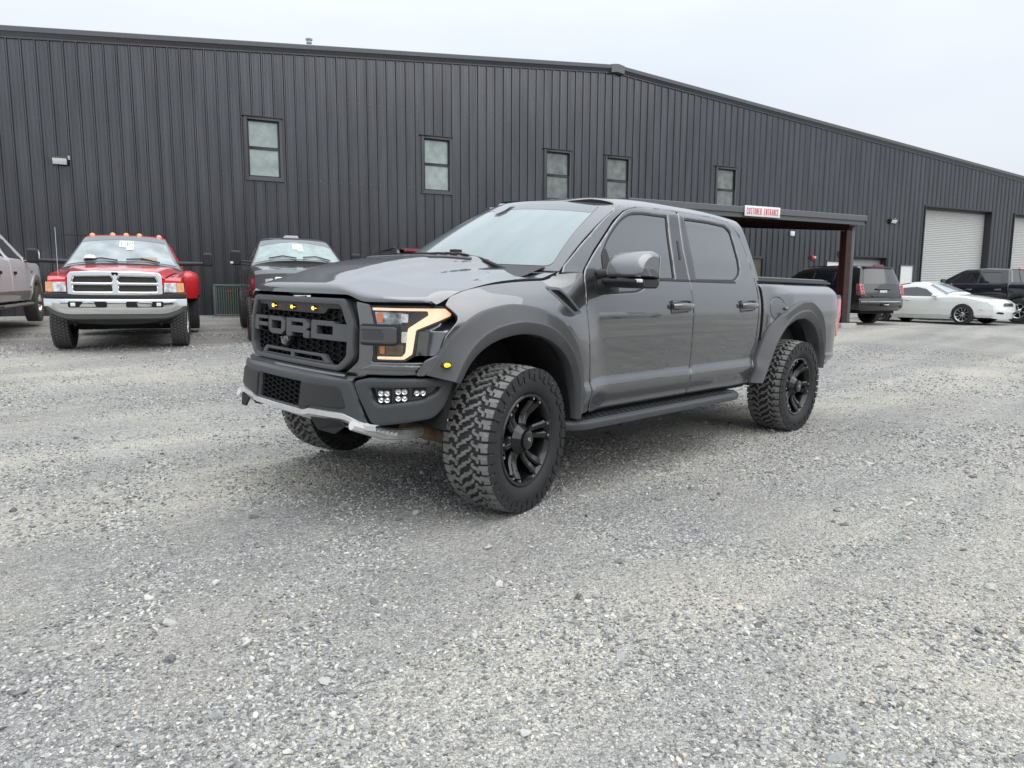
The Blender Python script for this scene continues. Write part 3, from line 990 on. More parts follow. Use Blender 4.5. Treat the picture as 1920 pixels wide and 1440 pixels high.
for s in (CS0 + .5, CS1 - .50):
    mb = MB(); slab(mb, s - .09, s + .09, .05, CO - .15, -.46, -.45); slab(mb, s - .01, s + .01, .05, CO - .15, -.45, -.25); slab(mb, s - .09, s + .09, .05, CO - .15, -.255, -.245)
    build('rafter', mb, M_REDS, can)
    zb = .56
    mb = MB()
    o = CO - .26
    mb.box(s - .11, s + .11, -o - .115, -o - .10, zb + .02, cz(o) - .46)
    mb.box(s - .11, s + .11, -o + .10, -o + .115, zb + .02, cz(o) - .46)
    mb.box(s - .008, s + .008, -o - .10, -o + .10, zb + .02, cz(o) - .46)
    mb.box(s - .17, s + .17, -o - .17, -o + .17, zb - .02, zb + .02)
    p = build('post', mb, M_REDS, can)
    mb = MB(); mb.box(s + .17, s + .30, -o - .06, -o + .16, zb + .02, cz(o) - .3); build('downspout', mb, M_TRIM, p, bevel=.008)
    mb = MB(); mb.box(s - .34, s + .3, -o - .32, -o + .28, zb - .5, zb - .02); build('footing', mb, M_CONC, can, bevel=.02)
# customer entrance sign
e = empty('entrance_sign', WO + WD * 18.6 + WN * (CO + .03), WANG)
e.location.z = cz(CO) - .115
tag(e, 'white CUSTOMER ENTRANCE sign with red letters on the canopy edge', 'sign')
mb = MB(); mb.box(-.62, .62, -.02, 0, -.128, .142); build('board', mb, mat('sign_white', (.80, .79, .79), rough=.4), e, bevel=.004)
build('lettering', text_mb('CUSTOMER ENTRANCE', 1.12, .165, .017, lambda a, b, c: (-.56 + a, -.0205 - c, -.078 + b), depth=.002, gap=.35), mat('sign_red', (.60, .045, .09), rough=.5), e, smooth=0)

# air conditioning unit
e = at_wall('air_conditioner', 5.52, .75, .70, 'grey-green air conditioner unit against the wall', 'air conditioner')
M_AC = mat('ac_grey_green', (.10, .125, .115), rough=.5, var=.1)
mb = MB(); mb.box(-.40, .40, -.36, .36, -.06, .02); build('pad', mb, M_CONC, e)
mb = MB(); mb.box(-.36, .36, -.34, .34, .02, .80); build('core', mb, M_DARK, e)
mb = MB()
for x in (-.38, .38):
    for y in (-.36, .36): mb.box(x - .025, x + .025, y - .025, y + .025, .0, .84)
mb.box(-.41, .41, -.39, .39, .82, .87); mb.box(-.40, .40, -.38, .38, .0, .05)
build('cabinet', mb, M_AC, e, bevel=.008)
for k in range(12):
    x = -.33 + k * .06
    mb = MB(); mb.box(x - .012, x + .012, -.378, -.362, .05, .82); build('louvre', mb, M_AC, e)
mb = MB()
for k in range(30):
    z = .07 + k * .025
    mb.box(-.355, .355, -.358, -.350, z, z + .008)
tag(build('guard_bars', mb, M_AC, e), kind='stuff')
mb = MB(); mb.box(-.06, .07, -.386, -.378, .66, .70); build('badge', mb, mat('badge_red', (.4, .03, .03), rough=.4), e)

# far tree line on the other side of the lot (it shows in the paint and the wall sheets)
def treeline():
    g = np.random.RandomState(3)
    vs = []; fs = []
    for s in np.arange(-70, 120, 2.1):
        hgt = g.uniform(7.5, 12.5); o = 92 + g.uniform(-4, 6); w = g.uniform(2, 3.4)
        c = WO + WD * (s + g.uniform(-1, 1)) + WN * o
        k = 260
        u = g.normal(size=(k, 3)); u /= np.linalg.norm(u, axis=1)[:, None]
        rr = g.uniform(.45, 1, k) ** .5
        p = u * rr[:, None] * np.array([w, w, hgt * .48]) + np.array([c.x, c.y, hgt * .52])
        p[:, 2] = np.maximum(p[:, 2], .3)
        for q in p:
            b = len(vs); d = g.normal(0, .5, (3, 3))
            vs += [tuple(q + d[0]), tuple(q + d[1]), tuple(q + d[2])]; fs.append((b, b + 1, b + 2))
    me = bpy.data.meshes.new('treeline'); me.from_pydata(vs, [], fs)
    o = link('treeline', me, mat('winter_tree_foliage', (.035, .036, .028), rough=.9, var=.4, vscale=.3))
    tag(o, 'distant dark line of trees across the gravel lot', 'trees', kind='stuff')
treeline()

# ================================================================ the grey pickup in front
PAINT = mat('grey_metallic_paint', (.105, .107, .112), rough=.30, metal=.85, coat=1.0, coat_r=.012, spec=.5, cior=2.0)
SATIN = mat('satin_grey_trim', (.075, .077, .080), rough=.38, spec=.5, bump=.02, bscale=400)
SATIN2 = mat('bumper_grey_coat', (.050, .053, .056), rough=.38, spec=.55, bump=.02, bscale=500)
BLK = M_BLK
MESHB = mat('black_mesh', (.010, .010, .010), rough=.6, spec=.25)
GLOSSB = mat('gloss_black', (.008, .008, .009), rough=.12, coat=1.0)
RUB = mat('tyre_rubber', (.030, .030, .031), rough=.75, bump=.15, bscale=90, dirt=(.10, .095, .085), dscale=9, damt=.25)
TREAD = mat('tread_rubber', (.175, .172, .165), rough=.85, var=.25, vscale=14, bump=.3, bscale=120)
UNDER = mat('underbody', (.012, .012, .012), rough=.85)
SILV = mat('silver_skid_paint', (.72, .72, .71), rough=.4, metal=.35, dirt=(.35, .33, .30), dscale=5, damt=.4)
GLASS = mat('privacy_glass', (.032, .034, .036), rough=.06, spec=.8, coat=1.0, coat_r=.0, cior=1.85)
WSG = mat('windscreen_glass', (.14, .19, .19), rough=.18, coat=1.0, coat_r=.02, spec=.9, var=.12, vscale=2.2, stretch=(1, 3.5, 1))
WSB = mat('windscreen_shade_band', (.055, .068, .072), rough=.2, coat=1.0, coat_r=.02)
FRIT = mat('glass_black_edge', (.07, .074, .08), rough=.1, coat=1.0)
AMB = mat('amber_led', (.9, .35, .02), rough=.3, emit=(1.0, .52, .06), es=2.2)
DRL = mat('light_tube', (.9, .66, .50), rough=.3, emit=(1.0, .56, .33), es=.62)
CHR = mat('chrome', (.80, .81, .82), rough=.12, metal=1.0)
CLEAR = mat('clear_cover', (.96, .96, .96), rough=.0, trans=1.0, ior=1.12, coat=1.0, coat_r=0, alpha=1.0)
LENSC = mat('clear_lens', (.75, .78, .8), rough=.1, spec=.6, coat=1.0, var=.35, vscale=60)
REDL = mat('red_lens', (.55, .02, .035), rough=.15, coat=1.0)
BROWN = mat('rusty_arm', (.17, .12, .07), rough=.85, var=.35, vscale=18)

ZR = .432   # hub height
trk = empty('pickup_truck', (0, 1.0, 0))
trk.rotation_euler = (-math.radians(1.3), 0, 0)
tag(trk, 'large dark grey lifted crew-cab pickup with FORD grille and knobby tyres', 'pickup truck')
T = empty('tmp', (0, 0, 0))
class _Root: pass
def tp(o):   # parts are modelled with the centreline at y=0; the root sits under the near wheels
    o.location = Vector(o.location) + Vector((0, -1.0, 0))
    return o
bpy.data.objects.remove(T)

S_tab = table([.30, .46, .515, .535, .66, .71, 1.0, 1.13, 1.20, 1.28, 1.35, 1.40, 1.44, 1.58, 1.80, 1.90, 1.945, 1.985],
              [.90, .935, .985, .975, 1.012, .986, .999, 1.000, .996, .983, .966, .951, .936, .888, .800, .765, .735, .66], .010)
def bulge_f(x, z):
    d = np.hypot((x + .0) / 1.0, (z - .62) / 1.05)
    b = .060 * sstep(.95, .60, d)
    return b * (1 - sstep(1.10, 1.37, z)) * 1.15
def bulge_r(x, z):
    bx = sstep(-3.20, -3.62, x) * (1 - .55 * sstep(-4.45, -4.95, x))
    bz = sstep(.45, .75, z) * (1 - sstep(1.30, 1.40, z))
    # the haunch climbs towards the rear
    e = sstep(-3.12 - .25 * (z - .9), -3.55 - .25 * (z - .9), x)
    return .075 * bz * e * (1 - .5 * sstep(-4.5, -5.0, x))
def front_taper(x):
    return -.083 * np.clip((x - .15) / .415, 0, 1.5) ** 2.2
def side_fn(x, z):
    x = np.asarray(x, float); z = np.asarray(z, float)
    y = S_tab(z) + bulge_f(x, z) * (x > -1) + bulge_r(x, z) + front_taper(x)
    # upper front fender rolls over towards the bonnet
    fr = sstep(-.72, -.10, x)
    y = y - fr * (.052 * np.clip((z - 1.25) / .11, 0, 1.25) ** 2)
    return np.stack([x, y, z], -1)

# front corner surface: plan curve swept in z.  a = arc length from the centreline, b = z
_c = np.array(spline([(.845, 0), (.840, .30), (.825, .52), (.795, .66), (.745, .76), (.665, .85), (.565, .915), (.44, .962), (.30, .985), (.15, 1.0)], .01))
_L = np.concatenate([[0], np.cumsum(np.hypot(*np.diff(_c, axis=0).T))])
def front_fn(off=0.0, lean=.06, z0=1.0, curve=None, L=None):
    c_ = _c if curve is None else curve
    L_ = _L if L is None else L
    def f(a, b):
        a = np.asarray(a, float); b = np.asarray(b, float)
        s = np.sign(a); q = np.abs(a)
        x = np.interp(q, L_, c_[:, 0]); y = np.interp(q, L_, c_[:, 1])
        e = .01
        tx = np.interp(q + e, L_, c_[:, 0]) - np.interp(q - e, L_, c_[:, 0]); ty = np.interp(q + e, L_, c_[:, 1]) - np.interp(np.maximum(q - e, 0), L_, c_[:, 1])
        n = np.hypot(tx, ty); nx, ny = ty / n, -tx / n
        x = x + nx * off - lean * (b - z0); y = y + ny * off
        return np.stack([x, y * np.where(s < 0, -1, 1), b], -1)
    return f
def sY(y):  # arc length for a lateral position
    return float(np.interp(abs(y), _c[:, 1], _L)) * (1 if y >= 0 else -1)

def TP(name, *a, **k):
    return tp(panel(name, *a, parent=trk, **k))
def TB(name, mb, m, parent=None, **k):
    o = build(name, mb, m, parent or trk, **k)
    if parent is None: tp(o)
    return o
def both(o):
    n = mirror_copy(o)
    n.location = Vector(n.location)
    # mirror happened about the part's own y=0 = centreline
    return n

# ---- doors and body sides
fd_out = rounded([(-.70, .50, .02), (-.683, .80, .1), (-.677, 1.15, .1), (-.700, 1.40, .03), (-.734, 1.45, .02), (-.869, 1.563, .1), (-1.183, 1.789, .15), (-1.36, 1.893, .12), (-1.53, 1.928, .1), (-2.062, 1.940, .03),
                  (-1.975, 1.62, .1), (-1.962, 1.42, .1), (-1.975, 1.22, .1), (-1.985, .78, .1), (-1.968, .50, .02)], .03)
fd_win = rounded([(-.90, 1.412, .05), (-.93, 1.55, .03), (-1.06, 1.68, .1), (-1.265, 1.818, .1), (-1.41, 1.878, .08), (-1.575, 1.893, .03), (-1.905, 1.898, .03), (-1.828, 1.657, .1), (-1.775, 1.398, .02), (-1.56, 1.392, .06), (-1.46, 1.378, .06), (-1.30, 1.30, .1), (-1.0, 1.285, .05), (-.79, 1.288, .04), (-.80, 1.40, .05)], .03)
rd_out = rounded([(-1.978, .50, .02), (-1.995, .78, .1), (-1.985, 1.22, .1), (-1.972, 1.42, .1), (-1.985, 1.62, .1), (-2.073, 1.940, .03), (-2.60, 1.938, .1), (-2.88, 1.915, .1), (-3.00, 1.80, .1), (-3.03, 1.576, .1), (-3.05, 1.44, .1), (-3.06, 1.25, .1), (-3.055, .93, .1), (-2.985, .58, .1), (-2.94, .50, .03)], .03)
rd_win = rounded([(-2.062, 1.395, .02), (-2.065, 1.42, .1), (-2.132, 1.898, .03), (-2.50, 1.902, .1), (-2.80, 1.885, .07), (-2.87, 1.83, .07), (-2.858, 1.567, .1), (-2.825, 1.470, .06), (-2.70, 1.402, .08)], .03)
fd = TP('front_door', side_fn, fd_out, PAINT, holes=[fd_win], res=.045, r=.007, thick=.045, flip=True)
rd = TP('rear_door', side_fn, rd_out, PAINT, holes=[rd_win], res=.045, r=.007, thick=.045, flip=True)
fd2, rd2 = both(fd), both(rd)
def sub(o, parent):  # attach a sub-part modelled in body coordinates
    o.parent = parent
    return o
def both_sides(name, fn, outline, m, parents, **k):
    a = panel(name, fn, outline, m, parent=parents[0], **k)
    b = mirror_copy(a, parents[1])
    return a, b
def shrink(poly, d):
    a = np.array(poly); t = np.roll(a, -1, 0) - np.roll(a, 1, 0)
    t /= np.maximum(np.hypot(t[:, 0], t[:, 1])[:, None], 1e-9)
    ar = .5 * np.sum(a[:, 0] * np.roll(a, -1, 0)[:, 1] - np.roll(a, -1, 0)[:, 0] * a[:, 1])
    n = np.stack([-t[:, 1], t[:, 0]], 1) * (1 if ar > 0 else -1)
    return [tuple(p) for p in a + n * d]
# glass, rubber surround, sail panel
def dep(fn, d):
    def f(a, b):
        e = .004
        P = fn(a, b); A = fn(a + e, b) - fn(a - e, b); B = fn(a, b + e) - fn(a, b - e)
        N = np.cross(A, B); N /= np.linalg.norm(N, axis=1)[:, None]
        return P + N * d
    return f
gl_in = dep(side_fn, .014)      # +N of (x,z) params points inward (flip), so + is inboard
for out_, hole, par in ((fd_win, True, (fd, fd2)), (rd_win, False, (rd, rd2))):
    both_sides('glass', gl_in, shrink(out_, -.004), GLASS, par, res=.06, r=0, thick=.004, flip=True)
    both_sides('window_seal', dep(side_fn, .006), shrink(out_, -.002), BLK, par, holes=[shrink(out_, .016)], res=.06, r=.003, thick=.012, flip=True)
sail = rounded([(-.795, 1.293, .03), (-.80, 1.40, .03), (-.905, 1.412, .02), (-.935, 1.55, .01), (-1.00, 1.60, .02), (-1.03, 1.40, .03), (-1.05, 1.293, .03)], .02)
both_sides('mirror_sail', dep(side_fn, -.002), sail, BLK, (fd, fd2), res=.05, r=.004, thick=.015, flip=True)
# black pillar cover with keypad
pc = rounded([(-1.79, 1.40), (-1.958, 1.40), (-1.982, 1.63), (-2.055, 1.915), (-1.925, 1.905), (-1.845, 1.66)], .01)
a, b = both_sides('pillar_cover', dep(side_fn, -.002), pc, GLOSSB, (fd, fd2), res=.05, r=.003, thick=.006, flip=True)
pc2 = rounded([(-1.984, 1.40), (-2.052, 1.40), (-2.12, 1.895), (-2.085, 1.912), (-2.002, 1.63)], .01)
both_sides('pillar_cover', dep(side_fn, -.002), pc2, GLOSSB, (rd, rd2), res=.05, r=.003, thick=.006, flip=True)
kp = rounded([(-1.888, 1.55), (-1.912, 1.55), (-1.952, 1.70), (-1.928, 1.70)], .006)
k_ = panel('keypad', dep(side_fn, -.007), kp, BLK, parent=fd, res=.03, r=.003, thick=.006, flip=True)
# belt moulding
for par, x0, x1 in (((fd, fd2), -1.965, -1.56), ((rd, rd2), -2.69, -1.985)):
    both_sides('belt_strip', dep(side_fn, -.006), rounded([(x0, 1.383), (x1, 1.383), (x1, 1.40), (x0, 1.40)], .004), BLK, par, res=.05, r=.003, thick=.01, flip=True)
# handles
for (x0, par) in ((-1.80, (fd, fd2)), (-2.855, (rd, rd2))):
    both_sides('handle_recess', dep(side_fn, -.0015), rounded([(x0 + .145, 1.135), (x0 - .135, 1.150), (x0 - .135, 1.245), (x0 + .145, 1.245)], .03), GLOSSB, par, res=.03, r=.002, thick=.003, flip=True)
    for sgn, pp in ((1, par[0]), (-1, par[1])):
        mb = MB()
        y = .997
        rows = []
        for t in np.linspace(0, 1, 12):
            x = x0 + .14 - .29 * t
            d = .012 + .038 * math.sin(PI * min(1, max(0, t * .92 + .04))) ** .45
            hgt = .019 + .006 * math.sin(PI * t)
            rows.append([(x, sgn * (y + d + hgt * .55 * math.cos(a_) - .006), 1.198 + hgt * math.sin(a_)) for a_ in [2 * PI * q / 10 for q in range(10)]])
        mb.grid(rows, close_v=True)
        mb.add(rows[0], [tuple(range(10))]); mb.add(rows[-1], [tuple(range(10))])
        build('handle', mb, PAINT, pp, smooth=60)
        mb = MB()
        mb.tube([(x0 + .13, sgn * .999, 1.150), (x0 + .13, sgn * 1.003, 1.235), (x0 - .125, sgn * 1.003, 1.238), (x0 - .125, sgn * .999, 1.155), (x0 + .13, sgn * .999, 1.150)], .006, 6, cap=False)
        build('handle_bezel', mb, PAINT, pp)
# cab shell: roof + pillars in one pressed sheet. a = x, b = signed arc round the section
_q = np.array(spline([(0, 2.060), (.22, 2.056), (.42, 2.042), (.56, 2.018), (.655, 1.985), (.715, 1.950), (.76, 1.900), (.80, 1.800), (.888, 1.58), (.938, 1.44), (.958, 1.40)], .01))
_QL = np.concatenate([[0], np.cumsum(np.hypot(*np.diff(_q, axis=0).T))])
def cab_fn(a, b):
    a = np.asarray(a, float); b = np.asarray(b, float)
    q = np.abs(b)
    y = np.interp(q, _QL, _q[:, 0]); z = np.interp(q, _QL, _q[:, 1])
    w = sstep(1.80, 1.95, z)
    dr = .105 * np.clip((a + 2.15) / 1.12, 0, 2) ** 2.5 + .05 * np.clip((-2.45 - a) / .65, 0, 2) ** 2.2
    dr = dr * (.35 + .65 * sstep(.75, .35, y))
    return np.stack([a, y * np.where(b < 0, -1, 1), z - dr * w], -1)
def aZ(z): return float(np.interp(-z, -_q[:, 1], _QL))
hdr = [(-1.010, 0), (-1.045, .25), (-1.125, .45), (-1.215, .60), (-1.300, .710)]
o_r = [(x, s_) for x, s_ in hdr]
o_r += [(-1.215, aZ(1.885)), (-.968, aZ(1.74)), (-.732, aZ(1.597)), (-.525, aZ(1.462)), (-.49, aZ(1.42))]
o_r += [(-.69, aZ(1.42)), (-.723, aZ(1.455)), (-.858, aZ(1.572)), (-1.172, aZ(1.798)), (-1.35, aZ(1.903)), (-1.52, aZ(1.938)), (-2.07, aZ(1.950)), (-2.60, aZ(1.948)), (-2.885, aZ(1.925)), (-3.01, aZ(1.80)), (-3.04, aZ(1.576)), (-3.062, aZ(1.42))]
o_r += [(-3.13, aZ(1.42)), (-3.125, aZ(1.60)), (-3.115, aZ(1.80)), (-3.10, aZ(1.92)), (-3.12, .62), (-3.16, .3), (-3.17, 0)]
o_full = o_r + [(x, -s_) for x, s_ in o_r[::-1][1:-1]]
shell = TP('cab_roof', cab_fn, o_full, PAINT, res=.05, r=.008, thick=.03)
# lower cab corner behind the rear door + sill
o_b = rounded([(-3.066, 1.425), (-3.07, 1.25), (-3.065, .93), (-2.995, .575), (-2.95, .50), (-3.02, .50), (-3.073, .62), (-3.105, .90), (-3.105, 1.25), (-3.088, 1.425)], .01)
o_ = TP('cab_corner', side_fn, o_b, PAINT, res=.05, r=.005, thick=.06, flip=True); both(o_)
# windscreen
def quad_fn(A, B, Cc, D, bow, bow2=0):
    """A,B = base left,right; D,C = top left,right. a across -1..1, b up 0..1"""
    A, B, Cc, D = (np.array(v, float) for v in (A, B, Cc, D))
    def f(a, b):
        a = np.asarray(a, float)[:, None]; b = np.asarray(b, float)[:, None]
        u = (a + 1) / 2
        P = (A * (1 - u) + B * u) * (1 - b) + (D * (1 - u) + Cc * u) * b
        sh = 1 - a * a
        P = P + sh * (1 - b) * np.array(bow) + sh * b * np.array(bow2) + (b * (1 - b) * 4) * np.array([.025, 0, .02])
        return P
    return f
ws_fn = quad_fn((-.49, -.935, 1.440), (-.49, .935, 1.440), (-1.30, .700, 1.927), (-1.30, -.700, 1.927), (.24, 0, .02), (.29, 0, .036))
ws = TP('windscreen', ws_fn, [(-.995, -.03), (.995, -.03), (1.05, 1), (-1.05, 1)], FRIT, res=.08, r=0, thick=.01)
panel('tinted_glass', dep(ws_fn, .0025), rounded([(-.93, .02), (.93, .02), (.915, .94), (-.915, .94)], .06), WSG, parent=ws, res=.08, r=0, thick=.002)
panel('shade_band', dep(ws_fn, .0035), rounded([(-.914, .80)] + [(x, .80 - .03 * (1 - x * x) * -1) for x in np.linspace(-.7, .7, 8)] + [(.914, .80), (.912, .935), (-.912, .935)], .02), WSB, parent=ws, res=.08, r=0, thick=.0005)
mb = MB()
pts = [ws_fn(np.array([u]), np.array([v]))[0] + np.array([.012, 0, .012]) for u, v in ((-.06, .93), (.06, .93), (.075, .79), (.04, .74), (-.04, .74), (-.075, .79))]
mb.add(pts, [tuple(range(6))]); build('sensor_housing', mb, mat('sensor_grey', (.10, .11, .12), rough=.3, coat=1), ws, smooth=0)
# wipers
for sgn, y0, y1 in ((1, .60, -.05), (-1, -.12, -.72)):
    mb = MB()
    def wp(u, v, h=.03): return Vector(ws_fn(np.array([u]), np.array([v]))[0]) + Vector((.6, 0, .8)) * h
    ua, ub = y0 / .92, y1 / .92
    mb.tube([wp(ua, -.06, .02), wp(ua * .7 + ub * .3, .01, .05), wp(ua * .25 + ub * .75, .09, .045)], [.013, .010, .007], 6)
    mb.tube([wp(ua * .75 + ub * .25, .03, .02), wp(ua * .3 + ub * .7, .095, .022), wp(ub * 1.02, .115, .02)], .009, 6)
    mb.box(*(lambda p: (p.x - .03, p.x + .03, p.y - .03, p.y + .03, p.z - .01, p.z + .018))(wp(ua * .27 + ub * .73, .1, .04)))
    TB('wiper', mb, BLK)
# cowl
mb = MB()
rows = []
for u in np.linspace(-.9, .9, 17):
    p = ws_fn(np.array([u]), np.array([.01]))[0]
    q = ws_fn(np.array([u]), np.array([-.10]))[0]
    rows.append([tuple(p + np.array([.004, 0, .004])), (q[0] + .10, p[1], 1.420 - .03 * u * u), (q[0] + .20, p[1], 1.395 - .03 * u * u)])
mb.grid(rows); TB('cowl', mb, BLK)
# roof antenna
mb = MB()
mb.lathe([(.05, -.02), (.045, .015), (.03, .028), (0, .032)], 16, 'z', (-1.42, -.60, 2.0)); TB('antenna_base', mb, mat('light_antenna', (.3, .3, .3), rough=.4))

# ---- front fender
ff = rounded([(.470, 1.218, .01), (.435, 1.262, .02), (.33, 1.300, .1), (.16, 1.328, .2), (-.10, 1.352, .2), (-.34, 1.364, .05), (-.42, 1.385, .03), (-.475, 1.447, .02), (-.695, 1.447, .01), (-.690, 1.40, .03), (-.667, 1.15, .1), (-.672, .80, .1), (-.680, .52, .02), (-.60, .50, .02),
              (-.575, .77, .05), (-.55, .87, .05), (-.475, 1.005, .05), (-.362, 1.118, .05), (-.20, 1.190, .05), (-.012, 1.219, .05), (.141, 1.210, .05), (.305, 1.170, .05), (.43, 1.086, .05), (.515, .965, .03), (.55, .89, .01), (.60, .84, .01), (.64, .84, .02), (.60, .92, .02), (.53, .955, .02), (.50, 1.05, .03), (.415, 1.150, .03)], .02)
vent_o = rounded([(-.315, 1.322), (-.44, 1.316), (-.505, 1.262), (-.592, 1.165), (-.508, 1.160), (-.415, 1.232)], .02)
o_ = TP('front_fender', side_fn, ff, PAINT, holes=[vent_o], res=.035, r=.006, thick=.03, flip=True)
o2 = both(o_)
both_sides('vent', dep(side_fn, .022), shrink(vent_o, -.004), BLK, (o_, o2), res=.03, r=0, thick=.004, flip=True)
for k in range(3):
    t0 = k / 3
    a_ = np.array([-.345 - .05 * k, 1.312]); b_ = np.array([-.535 - .022 * k, 1.172])
    d = np.array([.006, .005])
    both_sides('vent_fin', dep(side_fn, .006), [tuple(a_ - d), tuple(b_ - d), tuple(b_ + d), tuple(a_ + d)], SATIN, (o_, o2), res=.05, r=0, thick=.014, flip=True)
both_sides('vent_frame', dep(side_fn, -.003), shrink(vent_o, -.006), SATIN, (o_, o2), holes=[shrink(vent_o, .012)], res=.04, r=.003, thick=.012, flip=True)

# ---- flares
def flare(name, outer, inner, ysurf, n=60, yb=1.098, skip=()):
    def rs(p, n):
        a = np.array(spline(p, .01)); L = np.concatenate([[0], np.cumsum(np.hypot(*np.diff(a, axis=0).T))])
        t = np.linspace(0, L[-1], n)
        return np.stack([np.interp(t, L, a[:, 0]), np.interp(t, L, a[:, 1])], 1)
    O_, I_ = rs(outer, n), rs(inner, n)
    mb = MB()
    rows = []
    for i in range(n):
        o, q = O_[i], I_[i]
        ys = float(side_fn(np.array([o[0]]), np.array([o[1]]))[0][1])
        row = []
        prof = [(0, ys - .02), (0, ys + .012), (.012, ys + .020), (.10, ys + .030), (.50, yb - .012), (.58, yb - .003), (.64, yb - .004), (.97, yb - .036), (1.0, yb - .046), (1.0, yb - .10)]
        for t, y in prof:
            p = o * (1 - t) + q * t
            row.append((p[0], y, p[1]))
        row.append((q[0] * .98, .88, q[1] + .02))
        rows.append(row)
    mb.grid(rows)
    for r_ in (rows[0], rows[-1]): mb.add(r_, [tuple(range(len(r_)))])
    a = TB(name, mb, SATIN, smooth=28)
    mb2 = MB(); mb2.v = [(x, -y, z) for x, y, z in mb.v]; mb2.f = [f[::-1] for f in mb.f]
    b = TB(name, mb2, SATIN, smooth=28)
    return a, b
fo = [(.592, .845), (.528, .967), (.436, 1.089), (.309, 1.173), (.143, 1.213), (-.011, 1.222), (-.198, 1.193), (-.358, 1.120), (-.472, 1.007), (-.547, .872), (-.574, .776), (-.580, .60), (-.575, .49)]
fi = [(.43, .795), (.353, .905), (.242, .985), (.106, 1.030), (-.061, 1.046), (-.239, 1.012), (-.388, .926), (-.472, .820), (-.512, .69), (-.522, .58), (-.520, .49)]
flare('wheel_flare', fo, fi, None)
ro = [(-2.998, .513), (-3.079, .739), (-3.233, .982), (-3.514, 1.162), (-3.75, 1.234), (-3.90, 1.240), (-4.018, 1.228), (-4.236, 1.101), (-4.355, .880), (-4.390, .70), (-4.395, .56)]
ri = [(-3.06, .513), (-3.190, .632), (-3.327, .820), (-3.498, .978), (-3.687, 1.050), (-3.80, 1.064), (-3.934, 1.060), (-4.150, .975), (-4.290, .79), (-4.325, .68), (-4.33, .56)]
flare('wheel_flare', ro, ri, None)
# marker lamp
for s in (1, -1):
    mb = MB(); 
    rows = [[(.535 + .031 * math.cos(t) * k, s * (1.052 + h), .905 + .018 * math.sin(t) * k) for t in [2 * PI * i / 20 for i in range(20)]] for k, h in ((1.0, 0), (1.0, .018), (.78, .022))]
    mb.grid(rows, close_v=True); mk = TB('marker_lamp', mb, GLOSSB, smooth=50)
    mb = MB(); rows = [[(.535 + .024 * math.cos(t) * k, s * (1.052 + h), .905 + .012 * math.sin(t) * k) for t in [2 * PI * i / 20 for i in range(20)]] for k, h in ((1.0, .018), (.8, .026), (.3, .030), (0.02, .030))]
    mb.grid(rows, close_v=True); build('lens', mb, mat('yellow_lamp', (.9, .6, .02), rough=.3, emit=(1, .58, .02), es=.7), mk, smooth=60)

# ---- bed side
bs = rounded([(-3.145, 1.40, .02), (-3.160, 1.25, .1), (-3.160, .90, .1), (-3.126, .62, .1), (-3.066, .50, .01), (-3.00, .505, .01), (-3.079, .735, .02), (-3.233, .978, .05), (-3.514, 1.158, .05), (-3.75, 1.230, .05), (-3.90, 1.236, .05), (-4.018, 1.224, .05), (-4.236, 1.098, .05), (-4.355, .878, .05), (-4.387, .70, .05), (-4.395, .575, .02),
              (-4.55, .60, .03), (-4.86, .68, .05), (-4.885, .80, .03), (-4.868, .96, .05), (-4.800, 1.22, .05), (-4.79, 1.305, .02), (-4.93, 1.315, .02), (-4.925, 1.36, .04), (-4.86, 1.405, .03), (-4.75, 1.418, .05)], .02)
def bed_fn(x, z):
    P = side_fn(x, z)
    k = sstep(-4.60, -4.98, x)
    P[:, 1] -= .10 * k ** 1.5 + .055 * sstep(1.36, 1.42, z)
    return P
# fuel door cut
fcen = (-3.372, 1.170)
fuel = [(fcen[0] + .105 * math.cos(t), fcen[1] + .105 * math.sin(t)) for t in [2 * PI * i / 40 for i in range(40)]]
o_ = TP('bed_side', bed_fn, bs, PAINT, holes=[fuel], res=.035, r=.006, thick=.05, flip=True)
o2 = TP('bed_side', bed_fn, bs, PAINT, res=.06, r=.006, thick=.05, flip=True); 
m2_ = mirror_copy(o2); bpy.data.objects.remove(o2)
fdr = panel('fuel_door', bed_fn, shrink(fuel, .005), PAINT, parent=o_, res=.03, r=.004, thick=.015, flip=True)
mb = MB(); mb.lathe([(.0, .012), (.012, .010), (.016, 0)], 12, 'y', (-3.47, 1.068, 1.168)); build('thumb_tab', mb, PAINT, o_)
mb = MB(); mb.box(-4.80, -3.14, .84, .925, 1.405, 1.425); mb.box(-4.84, -3.14, -.925, -.84, 1.405, 1.425); TB('bed_rail_cap', mb, BLK, bevel=.008)
# folded cover
mb = MB()
rows = [[(-3.15 - .0 * 0, y, z), (-4.74, y, z), (-4.78, y, z - .03)] for y, z in ((-.90, 1.425), (-.89, 1.445), (-.86, 1.455), (.86, 1.455), (.89, 1.445), (.90, 1.425))]
mb.grid(rows); TB('bed_cover', mb, mat('bed_cover_vinyl', (.10, .105, .11), rough=.4), smooth=25)
for yy in (.90,):
    for k, zz in enumerate((1.428, 1.442)):
        mb = MB(); mb.box(-4.77 + .02 * k, -3.15, yy - .004, yy + .008 - .004 * k, zz - .004, zz + .005); TB('cover_rail', mb, SATIN)
